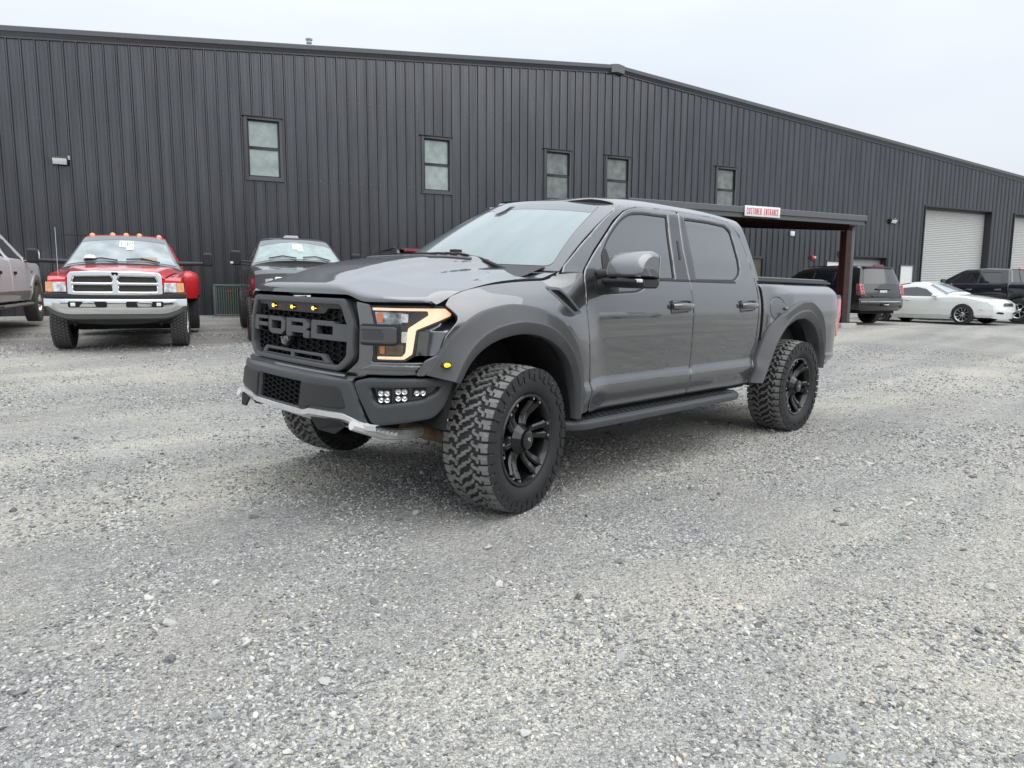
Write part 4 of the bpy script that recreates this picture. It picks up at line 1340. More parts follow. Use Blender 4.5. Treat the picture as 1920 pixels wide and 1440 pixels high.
# tail: tailgate, lamps, bumper
mb = MB(); mb.box(-4.93, -4.86, -.76, .76, .86, 1.40); TB('tailgate', mb, PAINT, bevel=.015)
for s in (1, -1):
    mb = MB()
    def TL(a, b, c): return (a, s * c, b)
    mb.prism([(-4.795, 1.305), (-4.95, 1.30), (-5.01, 1.25), (-5.025, 1.08), (-4.995, .99), (-4.965, .85), (-4.875, .85), (-4.868, .97), (-4.80, 1.22)], .78, .972, TL)
    tl = TB('tail_lamp', mb, REDL, bevel=.012)
    mb = MB(); mb.prism([(-4.80, 1.302), (-4.94, 1.298), (-4.985, 1.268), (-4.95, 1.262), (-4.81, 1.262)], .80, .979, TL); build('lamp_cap', mb, GLOSSB, tl)
    mb = MB(); mb.prism([(-5.01, 1.22), (-5.06, 1.20), (-5.06, 1.07), (-5.01, 1.03)], .80, .94, TL); build('lamp_fin', mb, REDL, tl, bevel=.006)
    mb = MB(); mb.prism([(-4.84, 1.23), (-4.875, 1.23), (-4.925, 1.08), (-4.94, .88), (-4.912, .88), (-4.895, 1.07)], .955, .979, TL); build('bright_strip', mb, mat('pink_lens', (.85, .22, .26), rough=.2, coat=1), tl)
mb = MB()
rows = []
for y, x in ((-1.0, -4.70), (-.98, -4.86), (-.88, -4.98), (-.6, -5.04), (0, -5.06), (.6, -5.04), (.88, -4.98), (.98, -4.86), (1.0, -4.70)):
    rows.append([(x + .06, y * .97, .82), (x, y, .815), (x - .012, y, .80), (x - .012, y, .69), (x, y, .66), (x + .07, y * .96, .56)])
mb.grid(rows); TB('rear_bumper', mb, SATIN, smooth=30)

# ---- bonnet: param a = lateral fraction -1..1 , b = 0 (lip) .. 1 (rear)
def hood_fn(a, b):
    a = np.asarray(a, float); b = np.asarray(b, float)
    q = np.abs(a); sg = np.where(a < 0, -1, 1)
    sl = q * sY(.938)
    xl = np.interp(sl, _L, _c[:, 0]) + .010; yl = np.interp(sl, _L, _c[:, 1])
    zl = 1.262 - .035 * sstep(.52, .66, q)
    xr = -.32 - .13 * q ** 2; yr = q * .915
    t = np.clip((b - .06) / .94, 0, 1)
    x = xl + (xr - xl) * t
    ze0 = 1.245 + .128 * (1 - (1 - t) ** 2.6)
    ym = side_fn(.51 - .96 * t, ze0)[:, 1] - .005
    y = yl + (q * ym - yl) * sstep(0, .22, t)
    zc = 1.315 + .192 * (1 - (1 - t) ** 2.4)
    zs = 1.280 + .122 * (1 - (1 - t) ** 1.7)
    ze = 1.245 + .128 * (1 - (1 - t) ** 2.6)
    e = sstep(.36, 1.04, q / .86)
    z = zc * (1 - e) + zs * e
    kq = .80 + .13 * sstep(.30, 0, t)
    k = np.clip((q - kq) / (1 - kq), 0, 1)
    z = z - (zs - ze) * k ** 1.8 * (1 - .75 * sstep(.86, 1.0, t)) + .022 * sstep(.80, 1.0, t) * sstep(.5, .9, q)
    dome = sstep(.52, .44, q + .12 * (1 - t)) * sstep(.05, .30, t)
    z = z + .016 * dome - .012 * np.exp(-((q - .60) / .07) ** 2) * sstep(.1, .5, t) - .025 * sstep(.45, .65, q) * sstep(.16, 0, t)
    u = np.clip(b / .06, 0, 1)
    zn = zl + (z - zl) * np.sin(u * PI / 2)
    x = x - .022 * (1 - np.cos(u * PI / 2))
    z = np.where(b < .06, zn, z)
    return np.stack([x, y * sg, z], -1)
ho = [(-1, 0), (1, 0), (1, .985), (.98, 1), (-.98, 1), (-1, .985)]
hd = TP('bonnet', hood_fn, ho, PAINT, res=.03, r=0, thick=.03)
# louvred centre extractors
for s in (1, -1):
    vo = rounded([(s * .10, .62), (s * .40, .62), (s * .47, .86), (s * .10, .90)], .02)
    v = panel('heat_vent', dep(hood_fn, .010), vo, SATIN, parent=hd, res=.06, r=.006, thick=.014)
    for k in range(4):
        b_ = .655 + k * .055
        panel('vent_slat', dep(hood_fn, .020), [(s * .13, b_), (s * (.37 + .02 * k), b_), (s * (.38 + .02 * k), b_ + .03), (s * .13, b_ + .03)], BLK, parent=v, res=.08, r=0, thick=.01)
# ---- grille
grf = front_fn(.012, .06, 1.05)
def gy(pts): return [(sY(y) if abs(y) < .9 else y, z) for y, z in pts]
g_out = rounded(gy([(-.555, 1.240), (.555, 1.240), (.625, 1.10), (.625, .915), (.53, .842), (-.53, .842), (-.625, .915), (-.625, 1.10)]), .035)
g_in = rounded(gy([(-.515, 1.205), (.515, 1.205), (.578, 1.09), (.578, .928), (.508, .872), (-.508, .872), (-.578, .928), (-.578, 1.09)]), .02)
gr = TP('grille', front_fn(.030, .06, 1.05), g_out, SATIN, holes=[g_in], res=.03, r=.014, thick=.06)
gb = panel('grille_backing', front_fn(-.045, .06, 1.05), shrink(g_in, -.01), M_DARK, parent=gr, res=.1, r=0, thick=.005)
def honey(y0, y1, z0, z1, clip, fn, pitch, rod, m, parent, dep_=.02, sq=.62):
    """open hexagon mesh built from hexagonal rings"""
    mb = MB()
    w = pitch; h = w * sq
    rows_ = int((z1 - z0) / (h * 1.0)) + 3
    cols = int((y1 - y0) / (w * .75)) + 3
    pts2, fs2 = [], []
    for i in range(cols):
        for j in range(rows_):
            cy = y0 + i * w * .75; cz_ = z0 + j * h + (h / 2 if i % 2 else 0)
            if not inpoly([cy], [cz_], clip)[0]: continue
            hexa = [(.5, 0), (.25, .5), (-.25, .5), (-.5, 0), (-.25, -.5), (.25, -.5)]
            b = len(pts2)
            for k_, lay in ((1.0, 0), (1 - rod / w * 1.15, 0), (1 - rod / w * 1.15, -1), ):
                for u, v in hexa: pts2.append((cy + u * w * k_, cz_ + v * h * k_, lay))
            for q in range(6):
                r_ = (q + 1) % 6
                fs2.append((b + q, b + r_, b + 6 + r_, b + 6 + q)); fs2.append((b + 6 + q, b + 6 + r_, b + 12 + r_, b + 12 + q))
    if not pts2: return None
    a = np.array(pts2)
    P = fn(a[:, 0], a[:, 1]); P[:, 0] += a[:, 2] * dep_
    mb.add([tuple(p) for p in P], fs2)
    return build('honeycomb', mb, m, parent, smooth=0, fix=False)
bar_z0, bar_z1 = 1.002, 1.102
gm = front_fn(-.010, .06, 1.05)
cl_top = gy([(-.515, 1.205), (.515, 1.205), (.59, 1.09), (.59, 1.0), (-.59, 1.0), (-.59, 1.09)])
cl_top = [(a, min(b, 1.19)) for a, b in cl_top]
cl_low = gy([(-.59, 1.06), (.59, 1.06), (.59, .925), (.51, .868), (-.51, .868), (-.59, .925)])
for cl in (cl_top, cl_low):
    tag(honey(-.65, .65, .86, 1.22, shrink(cl, .004), gm, .098, .0070, MESHB, gr, sq=.345), kind='stuff')
# brow with three amber lamps
br = rounded(gy([(-.53, 1.208), (.53, 1.208), (.50, 1.180), (.385, 1.180), (.345, 1.148), (-.345, 1.148), (-.385, 1.180), (-.50, 1.180)]), .01)
panel('brow', front_fn(.010, .06, 1.05), br, BLK, parent=gr, res=.04, r=.005, thick=.03)
for y in (-.25, .0, .25):
    mb = MB()
    c = front_fn(.012, .06, 1.05)(np.array([y]), np.array([1.176]))[0]
    mb.prism([(-.034, .012), (.0, .016), (.016, .008), (.016, -.010), (.0, -.014), (-.01, -.008)], 0, .014, lambda a, b, cc: (c[0] + cc, c[1] + a, c[2] + b)); lp = build('lamp_pod', mb, GLOSSB, gr)
    mb = MB(); mb.lathe([(.0, .024), (.009, .020), (.0125, .010), (.0125, 0)], 14, 'x', (c[0], c[1] + .004, c[2])); build('amber_lamp', mb, AMB, lp, smooth=60)
# centre bar and the four letters (F O R D)
lf = front_fn(.018, .06, 1.05)
def flat(name, poly, holes=(), off=.0, th=.035, m=SATIN, rr=.004):
    return panel(name, front_fn(.018 + off, .06, 1.05), gy(poly), m, parent=gr, holes=[gy(h) for h in holes], res=.04, r=rr, thick=th)
flat('letter_f', [(-.585, 1.108), (-.352, 1.108), (-.352, 1.088), (-.50, 1.088), (-.50, 1.066), (-.352, 1.066), (-.352, 1.042), (-.50, 1.042), (-.50, 1.012), (-.585, 1.012)])
flat('letter_o', [(-.329, 1.110), (-.150, 1.110), (-.100, 1.085), (-.100, 1.030), (-.150, 1.002), (-.290, 1.002), (-.335, 1.028), (-.335, 1.108)], [[(-.285, 1.084), (-.152, 1.084), (-.152, 1.034), (-.285, 1.034)]])
flat('letter_r', [(-.080, 1.110), (.140, 1.110), (.200, 1.080), (.200, 1.064), (.165, 1.050), (.200, 1.036), (.200, 1.000), (.130, 1.000), (.130, 1.026), (-.005, 1.026), (-.005, 1.000), (-.080, 1.000)], [[(-.015, 1.088), (.125, 1.088), (.125, 1.066), (-.015, 1.066)]])
flat('letter_d', [(.222, 1.110), (.440, 1.110), (.475, 1.098), (.585, 1.098), (.585, 1.004), (.222, 1.004)], [[(.285, 1.082), (.445, 1.082), (.445, 1.034), (.285, 1.034)]])
flat('centre_bar', [(-.585, 1.100), (.585, 1.100), (.585, 1.006), (-.585, 1.006)], [[(-.49, 1.094), (-.35, 1.094), (-.35, 1.012), (-.49, 1.012)], [(-.29, 1.090), (-.145, 1.090), (-.145, 1.028), (-.29, 1.028)], [(-.02, 1.092), (.13, 1.092), (.13, 1.012), (-.02, 1.012)], [(.28, 1.088), (.45, 1.088), (.45, 1.028), (.28, 1.028)]], off=-.02, th=.01, m=MESHB)
# camera pod below the letters
mb = MB(); c = front_fn(.02, .06, 1.05)(np.array([-.03]), np.array([.975]))[0]
mb.prism([(-.05, .02), (.03, .03), (.05, 0), (.02, -.03), (-.03, -.02)], -.02, .035, lambda a, b, cc: (c[0] + cc, c[1] + a, c[2] + b)); build('camera_pod', mb, GLOSSB, gr, bevel=.006)
# lower slotted bar
flat('lower_bar', [(-.43, .872), (-.37, .922), (.37, .922), (.43, .872)], [[(-.36, .882), (-.335, .905), (-.025, .905), (-.025, .882)], [(.025, .882), (.025, .905), (.335, .905), (.36, .882)]], off=-.004, th=.02)
# ---- headlamp zone (both sides)
def arc_from_px(y): return sY(y)
hs = [sY(y) for y in (.655, .70, .76, .82, .88, .93, .965)]
def hl(side):
    s = side
    def F(off): 
        f = front_fn(off, .04, 1.05)
        return lambda a, b: f(np.asarray(a) * s, b)
    fl = (s < 0)
    A = lambda y: sY(y)
    # body panel between grille and lamp
    inn = rounded([(A(.612), 1.225, .01), (A(.70), 1.212, .01), (A(.728), 1.10, .02), (A(.722), .905, .01), (A(.94), .905, .01), (A(.958), .84, .01), (A(.70), .835, .01), (A(.56), .785, .02), (A(.535), .825, .02), (A(.64), .905, .02), (A(.64), 1.11, .03)], .01)
    p = tp(panel('front_panel', F(.0), inn, PAINT, parent=trk, res=.03, r=.008, thick=.04, flip=fl))
    lw = rounded([(A(.655), .862), (A(.725), .895), (A(.955), .888), (A(.962), .862)], .01)
    panel('panel_ledge', F(.014), lw, PAINT, parent=p, res=.03, r=.010, thick=.03, flip=fl)
    # lamp bowl
    R_, B_ = A(.968), A(.905)
    lamp = [(A(.698), 1.205), (R_, 1.205), (R_ + .004, 1.155), (A(.900), 1.075), (A(.893), .945), (A(.862), .912), (A(.728), .912), (A(.732), 1.10)]
    hp = tp(panel('headlamp', F(-.030), rounded(lamp, .012), mat('lamp_bowl', (.02, .021, .023), rough=.2, coat=1.0), parent=trk, res=.05, r=0, thick=.03, flip=fl))
    # rim
    panel('lamp_rim', F(-.004), rounded([(a_, b_) for a_, b_ in shrink(lamp, -.004)], .012), BLK, holes=[rounded(shrink(lamp, .006), .012)], parent=hp, res=.05, r=.003, thick=.03, flip=fl)
    # light tube, C-shaped
    w = .030
    tube = [(A(.712), 1.196), (R_ - .012, 1.196), (R_ - .010, 1.158), (A(.893), 1.080), (A(.884), .950), (A(.858), .921), (A(.745), .921), (A(.745), .935), (A(.850), .936), (A(.862), .958), (A(.868), 1.088), (A(.925), 1.160), (A(.922), 1.182), (A(.715), 1.182)]
    panel('light_tube', F(-.010), rounded(tube, .008), DRL, parent=hp, res=.04, r=.004, thick=.015, flip=fl)
    # amber blocks
    for y0, y1, z0, z1 in ((.732, .765, 1.115, 1.168), (.752, .778, .950, .998)):
        panel('amber_reflector', F(-.018), rounded([(A(y0), z1), (A(y1), z1), (A(y1), z0), (A(y0) + .004, z0)], .004), mat('amber_plastic', (.75, .22, .03), rough=.25, coat=1), parent=hp, res=.04, r=.003, thick=.008, flip=fl)
    panel('reflector', F(-.022), rounded([(A(.725), 1.172), (A(.86), 1.172), (A(.845), 1.112), (A(.735), 1.106)], .006), mat('lamp_reflector', (.42, .46, .52), rough=.16, metal=.8, var=.8, vscale=26), parent=hp, res=.04, r=0, thick=.004, flip=fl)
    panel('bulb_lens', F(-.008), rounded([(A(.842), 1.165), (A(.868), 1.165), (A(.868), 1.120), (A(.842), 1.120)], .005), LENSC, parent=hp, res=.02, r=.006, thick=.012, flip=fl)
    panel('side_reflector', F(-.012), rounded([(A(.846), 1.070), (A(.876), 1.070), (A(.872), 1.012), (A(.846), 1.012)], .004), mat('white_reflector', (.72, .73, .72), rough=.25, coat=1, var=.2, vscale=40), parent=hp, res=.03, r=.004, thick=.012, flip=fl)
    panel('lower_reflector', F(-.02), rounded([(A(.785), .998), (A(.855), .998), (A(.852), .946), (A(.785), .946)], .004), mat('smoky_reflector', (.16, .12, .08), rough=.2, metal=.6, var=.5, vscale=30), parent=hp, res=.03, r=0, thick=.004, flip=fl)
    # finger reaching in from the grille side
    fing = rounded([(A(.660), 1.098), (A(.820), 1.098), (A(.832), 1.09), (A(.832), 1.012), (A(.818), 1.006), (A(.660), 1.006)], .014)
    panel('lamp_finger', F(.026), fing, SATIN, parent=hp, res=.03, r=.012, thick=.06, flip=fl)
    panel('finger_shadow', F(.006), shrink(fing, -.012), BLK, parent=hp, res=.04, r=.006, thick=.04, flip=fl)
    panel('finger_recess', F(.0275), rounded([(A(.685), 1.072), (A(.782), 1.072), (A(.782), 1.032), (A(.685), 1.032)], .004), SATIN2, parent=hp, res=.04, r=0, thick=.002, flip=fl)
    for z in (1.086, 1.018):
        panel('finger_rib', F(.032), rounded([(A(.675), z + .007), (A(.77), z + .007), (A(.775), z), (A(.77), z - .006), (A(.675), z - .006)], .003), SATIN, parent=hp, res=.05, r=.003, thick=.008, flip=fl)
    # clear cover is modelled as the gloss on the bowl; scoop behind the lamp
    def scoop(a, b):
        a = np.asarray(a, float); b = np.asarray(b, float)
        e0 = np.interp(b, [.94, 1.075, 1.155, 1.215], [A(.900), A(.905), R_ + .006, R_ + .006])
        e1 = np.interp(b, [.94, 1.075, 1.155, 1.215], [A(.945), A(.955), A(.978) + .06, A(.978) + .07])
        k = np.clip((a - e0) / (e1 - e0), -.5, 1.5)
        d = -.030 - .012 * np.sin(np.clip(k, 0, 1) * PI) + .030 * np.clip(k, 0, 1.2) ** 2
        d = d - .020 * sstep(1.20, 1.165, b) * sstep(1.10, 1.15, b) * (1 - np.clip(k, 0, 1))
        P0 = front_fn(0, .04, 1.05)(a * s, b); P1 = front_fn(.01, .04, 1.05)(a * s, b)
        return P0 + (P1 - P0) * (d / .01)[:, None]
    sc = [(R_ - .004, 1.218), (A(.978) + .11, 1.218), (A(.978) + .11, 1.15), (A(.965) + .03, 1.075), (A(.962), .94), (A(.890), .94), (A(.895), 1.075), (R_ - .004, 1.150)]
    sp = tp(panel('lamp_scoop', scoop, sc, PAINT, parent=trk, res=.012, r=0, thick=.01, flip=fl))
    cov = rounded([(a_, b_) for a_, b_ in shrink(lamp, .003)], .012)
    cg = panel('lamp_cover', F(-.0035), cov, CLEAR, parent=hp, holes=[shrink(fing, -.014)] if False else [], res=.04, r=0, thick=.001, flip=fl, flange=False)
for s in (1, -1): hl(s)
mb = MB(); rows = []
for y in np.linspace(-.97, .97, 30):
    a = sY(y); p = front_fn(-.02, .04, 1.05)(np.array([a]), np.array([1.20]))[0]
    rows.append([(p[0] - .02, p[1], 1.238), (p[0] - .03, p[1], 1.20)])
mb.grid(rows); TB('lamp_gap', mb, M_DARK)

# ---- bumper
_b = np.array(spline([(.965, 0), (.955, .33), (.918, .55), (.880, .655), (.815, .76), (.735, .85), (.645, .92), (.55, .968), (.43, 1.0), (.30, 1.0)], .01))
_BL = np.concatenate([[0], np.cumsum(np.hypot(*np.diff(_b, axis=0).T))])
def bY(y): return float(np.interp(abs(y), _b[:, 1], _BL)) * (1 if y >= 0 else -1)
def bum(off=0, lean=.12, z0=.70):
    return front_fn(off, lean, z0, _b, _BL)
def bp(pts): return [(bY(p[0]),) + tuple(p[1:]) for p in pts]
c_out = rounded(bp([(-.655, .805, .03), (.655, .805, .03), (.690, .73, .04), (.745, .600, .02), (.76, .575, .01), (.64, .600, .02), (.62, .625, .01), (.37, .615, .01), (.31, .600, .01), (-.31, .600, .01), (-.37, .615, .01), (-.62, .625, .01), (-.64, .600, .02), (-.76, .575, .01), (-.745, .600, .02), (-.690, .73, .04)]), .02)
m_in = rounded(bp([(-.262, .760), (.262, .760), (.250, .622), (-.250, .622)]), .01)
bumper = TP('front_bumper', bum(.0), c_out, SATIN2, holes=[m_in], res=.03, r=.020, thick=.10)
panel('mesh_backing', bum(-.05), m_in, M_DARK, parent=bumper, res=.1, r=0, thick=.005)
tag(honey(-.30, .30, .60, .78, shrink(m_in, .002), bum(-.012), .076, .0060, MESHB, bumper, sq=.37), kind='stuff')
for s in (1, -1):
    bl = rounded([(bY(.275), .768), (bY(.585), .772), (bY(.605), .755), (bY(.645), .655), (bY(.61), .648), (bY(.38), .640), (bY(.345), .622), (bY(.268), .618)], .012)
    f = bum(.010)
    panel('bumper_block', (lambda f, s: (lambda a, b: f(np.asarray(a) * s, b)))(f, s), bl, BLK, parent=bumper, res=.03, r=.012, thick=.03, flip=(s < 0))
# top step of the bumper
mb = MB(); rows = []
for a in np.linspace(-bY(.66), bY(.66), 31):
    p = bum(-.012)(np.array([a]), np.array([.800]))[0]; q = front_fn(.0, .06, 1.05)(np.array([a]), np.array([.835]))[0]
    rows.append([tuple(p), (p[0] * .6 + q[0] * .4, p[1], .818), (q[0] + .01, q[1], .822)])
mb.grid(rows); build('bumper_top', mb, SATIN, bumper)
# body-coloured lip under the grille
mb = MB(); rows = []
for y in np.linspace(-.60, .60, 25):
    f = lambda o, z: front_fn(o, .06, 1.05)(np.array([sY(y)]), np.array([z]))[0]
    rows.append([tuple(f(.02, .838)), tuple(f(.046, .832)), tuple(f(.05, .822)), tuple(f(.03, .790)), tuple(f(.0, .78))])
mb.grid(rows); TB('lower_lip', mb, PAINT, smooth=25)
# corners with lamp opening
for s in (1, -1):
    fb = (lambda s: (lambda off: (lambda a, b: bum(off, .05)(np.asarray(a) * s, b))))(s)
    co = rounded([(bY(.672), .800, .03), (bY(.74), .822, .03), (bY(.98) + .0, .822, .02), (bY(.998) + .09, .818, .01), (bY(.998) + .0, .70, .05), (bY(.975), .605, .04), (bY(.80), .565, .05), (bY(.765), .580, .02), (bY(.700), .72, .03)], .02)
    fo_ = rounded([(bY(.755), .770, .02), (bY(.985), .775, .02), (bY(.978), .745, .03), (bY(.945), .705, .02), (bY(.80), .678, .03), (bY(.775), .70, .02)], .02)
    bc = tp(panel('bumper_corner', fb(0), co, SATIN2, holes=[fo_], parent=trk, res=.025, r=.022, thick=.06, flip=(s < 0)))
    panel('lamp_pocket', fb(-.055), shrink(fo_, -.02), GLOSSB, parent=bc, res=.05, r=0, thick=.01, flip=(s < 0))
    for (y, z, n_) in ((.815, .722, 4), (.882, .732, 4), (.940, .743, 2)):
        c = Vector(fb(-.042)(np.array([bY(y)]), np.array([z]))[0])
        q = Vector(fb(-.042)(np.array([bY(y) + .01]), np.array([z]))[0]); t = (q - c).normalized(); nrm = t.cross(Vector((0, 0, 1))) * (-1 if s < 0 else 1)
        nrm = Vector((t.y, -t.x, 0)) * (1 if s > 0 else -1)
        if nrm.x < 0: nrm = -nrm
        mb = MB()
        for sx, sz in (((-1, 1), (1, 1), (-1, -1), (1, -1)) if n_ == 4 else ((-1, 0), (1, 0))):
            cc = c + t * (.0165 * sx) + Vector((0, 0, .018 * sz))
            rr = .0155
            rows = [[tuple(cc + t * (rr * k * math.cos(w_)) + Vector((0, 0, rr * k * math.sin(w_))) + nrm * h) for w_ in [2 * PI * i / 12 for i in range(12)]] for k, h in ((1, 0), (1, .006), (.6, .002), (.35, .006), (0.02, .008))]
            mb.grid(rows, close_v=True)
        lp = build('pod_light', mb, CHR, bc, smooth=40)
        mb = MB(); mb.box(-.038, .038, -.02, -.004, -.040 if n_ == 4 else -.024, .040 if n_ == 4 else .024)
        mb.v = [tuple(c + t * x + nrm * y_ + Vector((0, 0, z_))) for x, y_, z_ in mb.v]
        build('pod_housing', mb, BLK, lp, bevel=.003)
# silver skid plate
mb = MB(); rows = []
for y in np.linspace(-.80, .80, 41):
    q = abs(y)
    zt = .605 + .018 * float(sstep(.30, .37, q)) - .055 * float(sstep(.62, .78, q))
    x = float(bum(.002, .10)(np.array([bY(y)]), np.array([zt]))[0][0])
    dx = .0
    rows.append([(x - .02, y, zt + .004), (x + .006, y, zt), (x + .002, y, zt - .028), (x - .03, y, zt - .04), (x - .06 - .10 * (1 - q), y * .985, zt - .055 - .045 * (1 - q)), (.62, y * .80, .445), (.35, y * .72, .42)])
mb.grid(rows); sk = TB('skid_plate', mb, SILV, smooth=32)
for s in (1, -1):
    mb = MB(); mb.prism([(.40, .585), (.62, .592), (.655, .56), (.60, .515), (.47, .525)], 0, .012, lambda a, b, c: (float(bum(.0, .10)(np.array([bY(a)]), np.array([b]))[0][0]) + c, s * a, b - .004)); build('skid_opening', mb, M_DARK, sk)
    # tow hook
    c = Vector((.775, s * .47, .545))
    mb = MB(); pts = []
    for t in np.linspace(-.5 * PI, .5 * PI, 9): pts.append(c + Vector((.06 + .05 * math.cos(t), .045 * math.sin(t), 0)))
    pts = [c + Vector((-.12, -.045, 0))] + pts + [c + Vector((-.12, .045, 0))]
    mb.tube(pts, .018, 8); TB('tow_hook', mb, BLK)
    # diagonal tube of the skid
    mb = MB(); mb.tube([(.90, s * .72, .575), (.70, s * .72, .50), (.50, s * .66, .46), (.25, s * .55, .44)], [.028, .035, .035, .03], 8); build('skid_tube', mb, SILV, sk)
# led strip behind the tube
mb = MB()
for k in range(7): mb.box(.80 - .028 * k, .82 - .028 * k, .735, .755, .535 - .008 * k, .553 - .008 * k)
TB('led_strip', mb, M_LENS)
# radiator support / dark inside so nothing shows through
mb = MB()
mb.box(.40, .66, -.66, .66, .62, 1.22); mb.box(-.55, .42, -.60, .60, .60, 1.33); mb.box(.55, .80, -.62, .62, .80, 1.22)
mb.box(-4.6, -.55, -.80, .80, .56, .75)
TB('inner_body', mb, UNDER)
mb = MB(); mb.box(-4.80, -3.18, -.86, .86, .80, 1.40); mb.box(-3.08, -.62, -.88, .88, .56, 1.30); mb.box(-2.95, -1.30, -.70, .70, 1.30, 1.88)
TB('cabin_core', mb, UNDER)
for xc in (0, -3.71):
    for s in (1, -1):
        mb = MB(); rows = []
        rx, rz = (.52, .66) if xc == 0 else (.56, .66)
        for t in np.linspace(.06 * PI, (1.0 if xc == 0 else .94) * PI, 22):
            rows.append([(xc + rx * math.cos(t), s * .56, .42 + rz * math.sin(t)), (xc + rx * math.cos(t), s * (1.03 if xc == 0 else .99), .42 + rz * math.sin(t))])
        mb.grid(rows)
        mb.add([r_[0] for r_ in rows], [tuple(range(len(rows)))])
        TB('wheel_well', mb, UNDER, smooth=0)
# ---- chassis bits
mb = MB()
for s in (1, -1): mb.box(-4.6, .7, s * .46 - .04, s * .46 + .04, .50, .64)
mb.box(.5, .62, -.5, .5, .44, .56)
TB('frame_rail', mb, UNDER)
for s in (1, -1):
    mb = MB(); mb.tube([(.42, s * .48, .47), (.20, s * .74, .41), (.04, s * .88, .37)], [.05, .045, .04], 8); mb.tube([(.42, s * .44, .47), (.42, s * .54, .47)], .055, 12); mb.tube([(-.30, s * .46, .47), (.02, s * .88, .37)], .045, 8)
    TB('control_arm', mb, BROWN, smooth=50)
    mb = MB(); mb.tube([(.02, s * .60, .98), (.0, s * .70, .45)], .06, 10); TB('shock', mb, UNDER)
mb = MB(); mb.tube([(-3.71, -.85, ZR), (-3.71, .85, ZR)], .05, 10); mb.lathe([(.0, -.16), (.12, -.12), (.17, 0), (.12, .12), (0, .16)], 16, 'y', (-3.71, .05, ZR)); TB('rear_axle', mb, UNDER)
# ---- side steps
for s in (1, -1):
    mb = MB(); rows = []
    xs_ = np.concatenate([np.linspace(-.44, -.60, 6), np.linspace(-.75, -2.35, 9), np.linspace(-2.45, -2.70, 7)])
    for x in xs_:
        t = 1.0
        if x > -.60: t = math.sqrt(max(0, 1 - ((x + .60) / .17) ** 2))
        if x < -2.45: t = math.sqrt(max(0, 1 - ((x + 2.45) / .262) ** 2))
        yo = .955 + .175 * t
        rows.append([(x, s * .90, .452), (x, s * .93, .470), (x, s * (yo - .022), .472), (x, s * (yo - .004), .462), (x, s * yo, .448), (x, s * (yo - .006), .422), (x, s * (yo - .03), .414), (x, s * .90, .430)])
    mb.grid(rows, close_v=True)
    for r_ in (rows[0], rows[-1]): mb.add(r_, [tuple(range(8))])
    st = TB('side_step', mb, SATIN2, smooth=40)
    mb = MB()
    x = -.55
    while x > -2.5:
        for j in range(4):
            y = .955 + j * .034; xx = x - (.03 if j % 2 else 0)
            mb.prism([(xx, y - .010), (xx - .035, y - .010), (xx - .045, y + .010), (xx - .010, y + .010)], .4718, .4760, lambda a, b, c: (a, s * b, c))
        x -= .062
    tag(build('step_grip', mb, BLK, st, smooth=0), kind='stuff')
    for x in (-.80, -1.62, -2.30):
        mb = MB(); mb.prism([(x - .05, 0), (x + .05, 0), (x + .05, .03), (x - .05, .03)], .48, .92, lambda a, b, c: (a, s * c, .435 + b + .06 * (.92 - c))); build('bracket', mb, UNDER, st)
    mb = MB(); rows = []
    for x in (-.62, -2.98): rows.append([(x, s * .955, .50), (x, s * .93, .47), (x, s * .80, .46), (x, s * .80, .56)])
    mb.grid(rows); TB('sill', mb, UNDER)
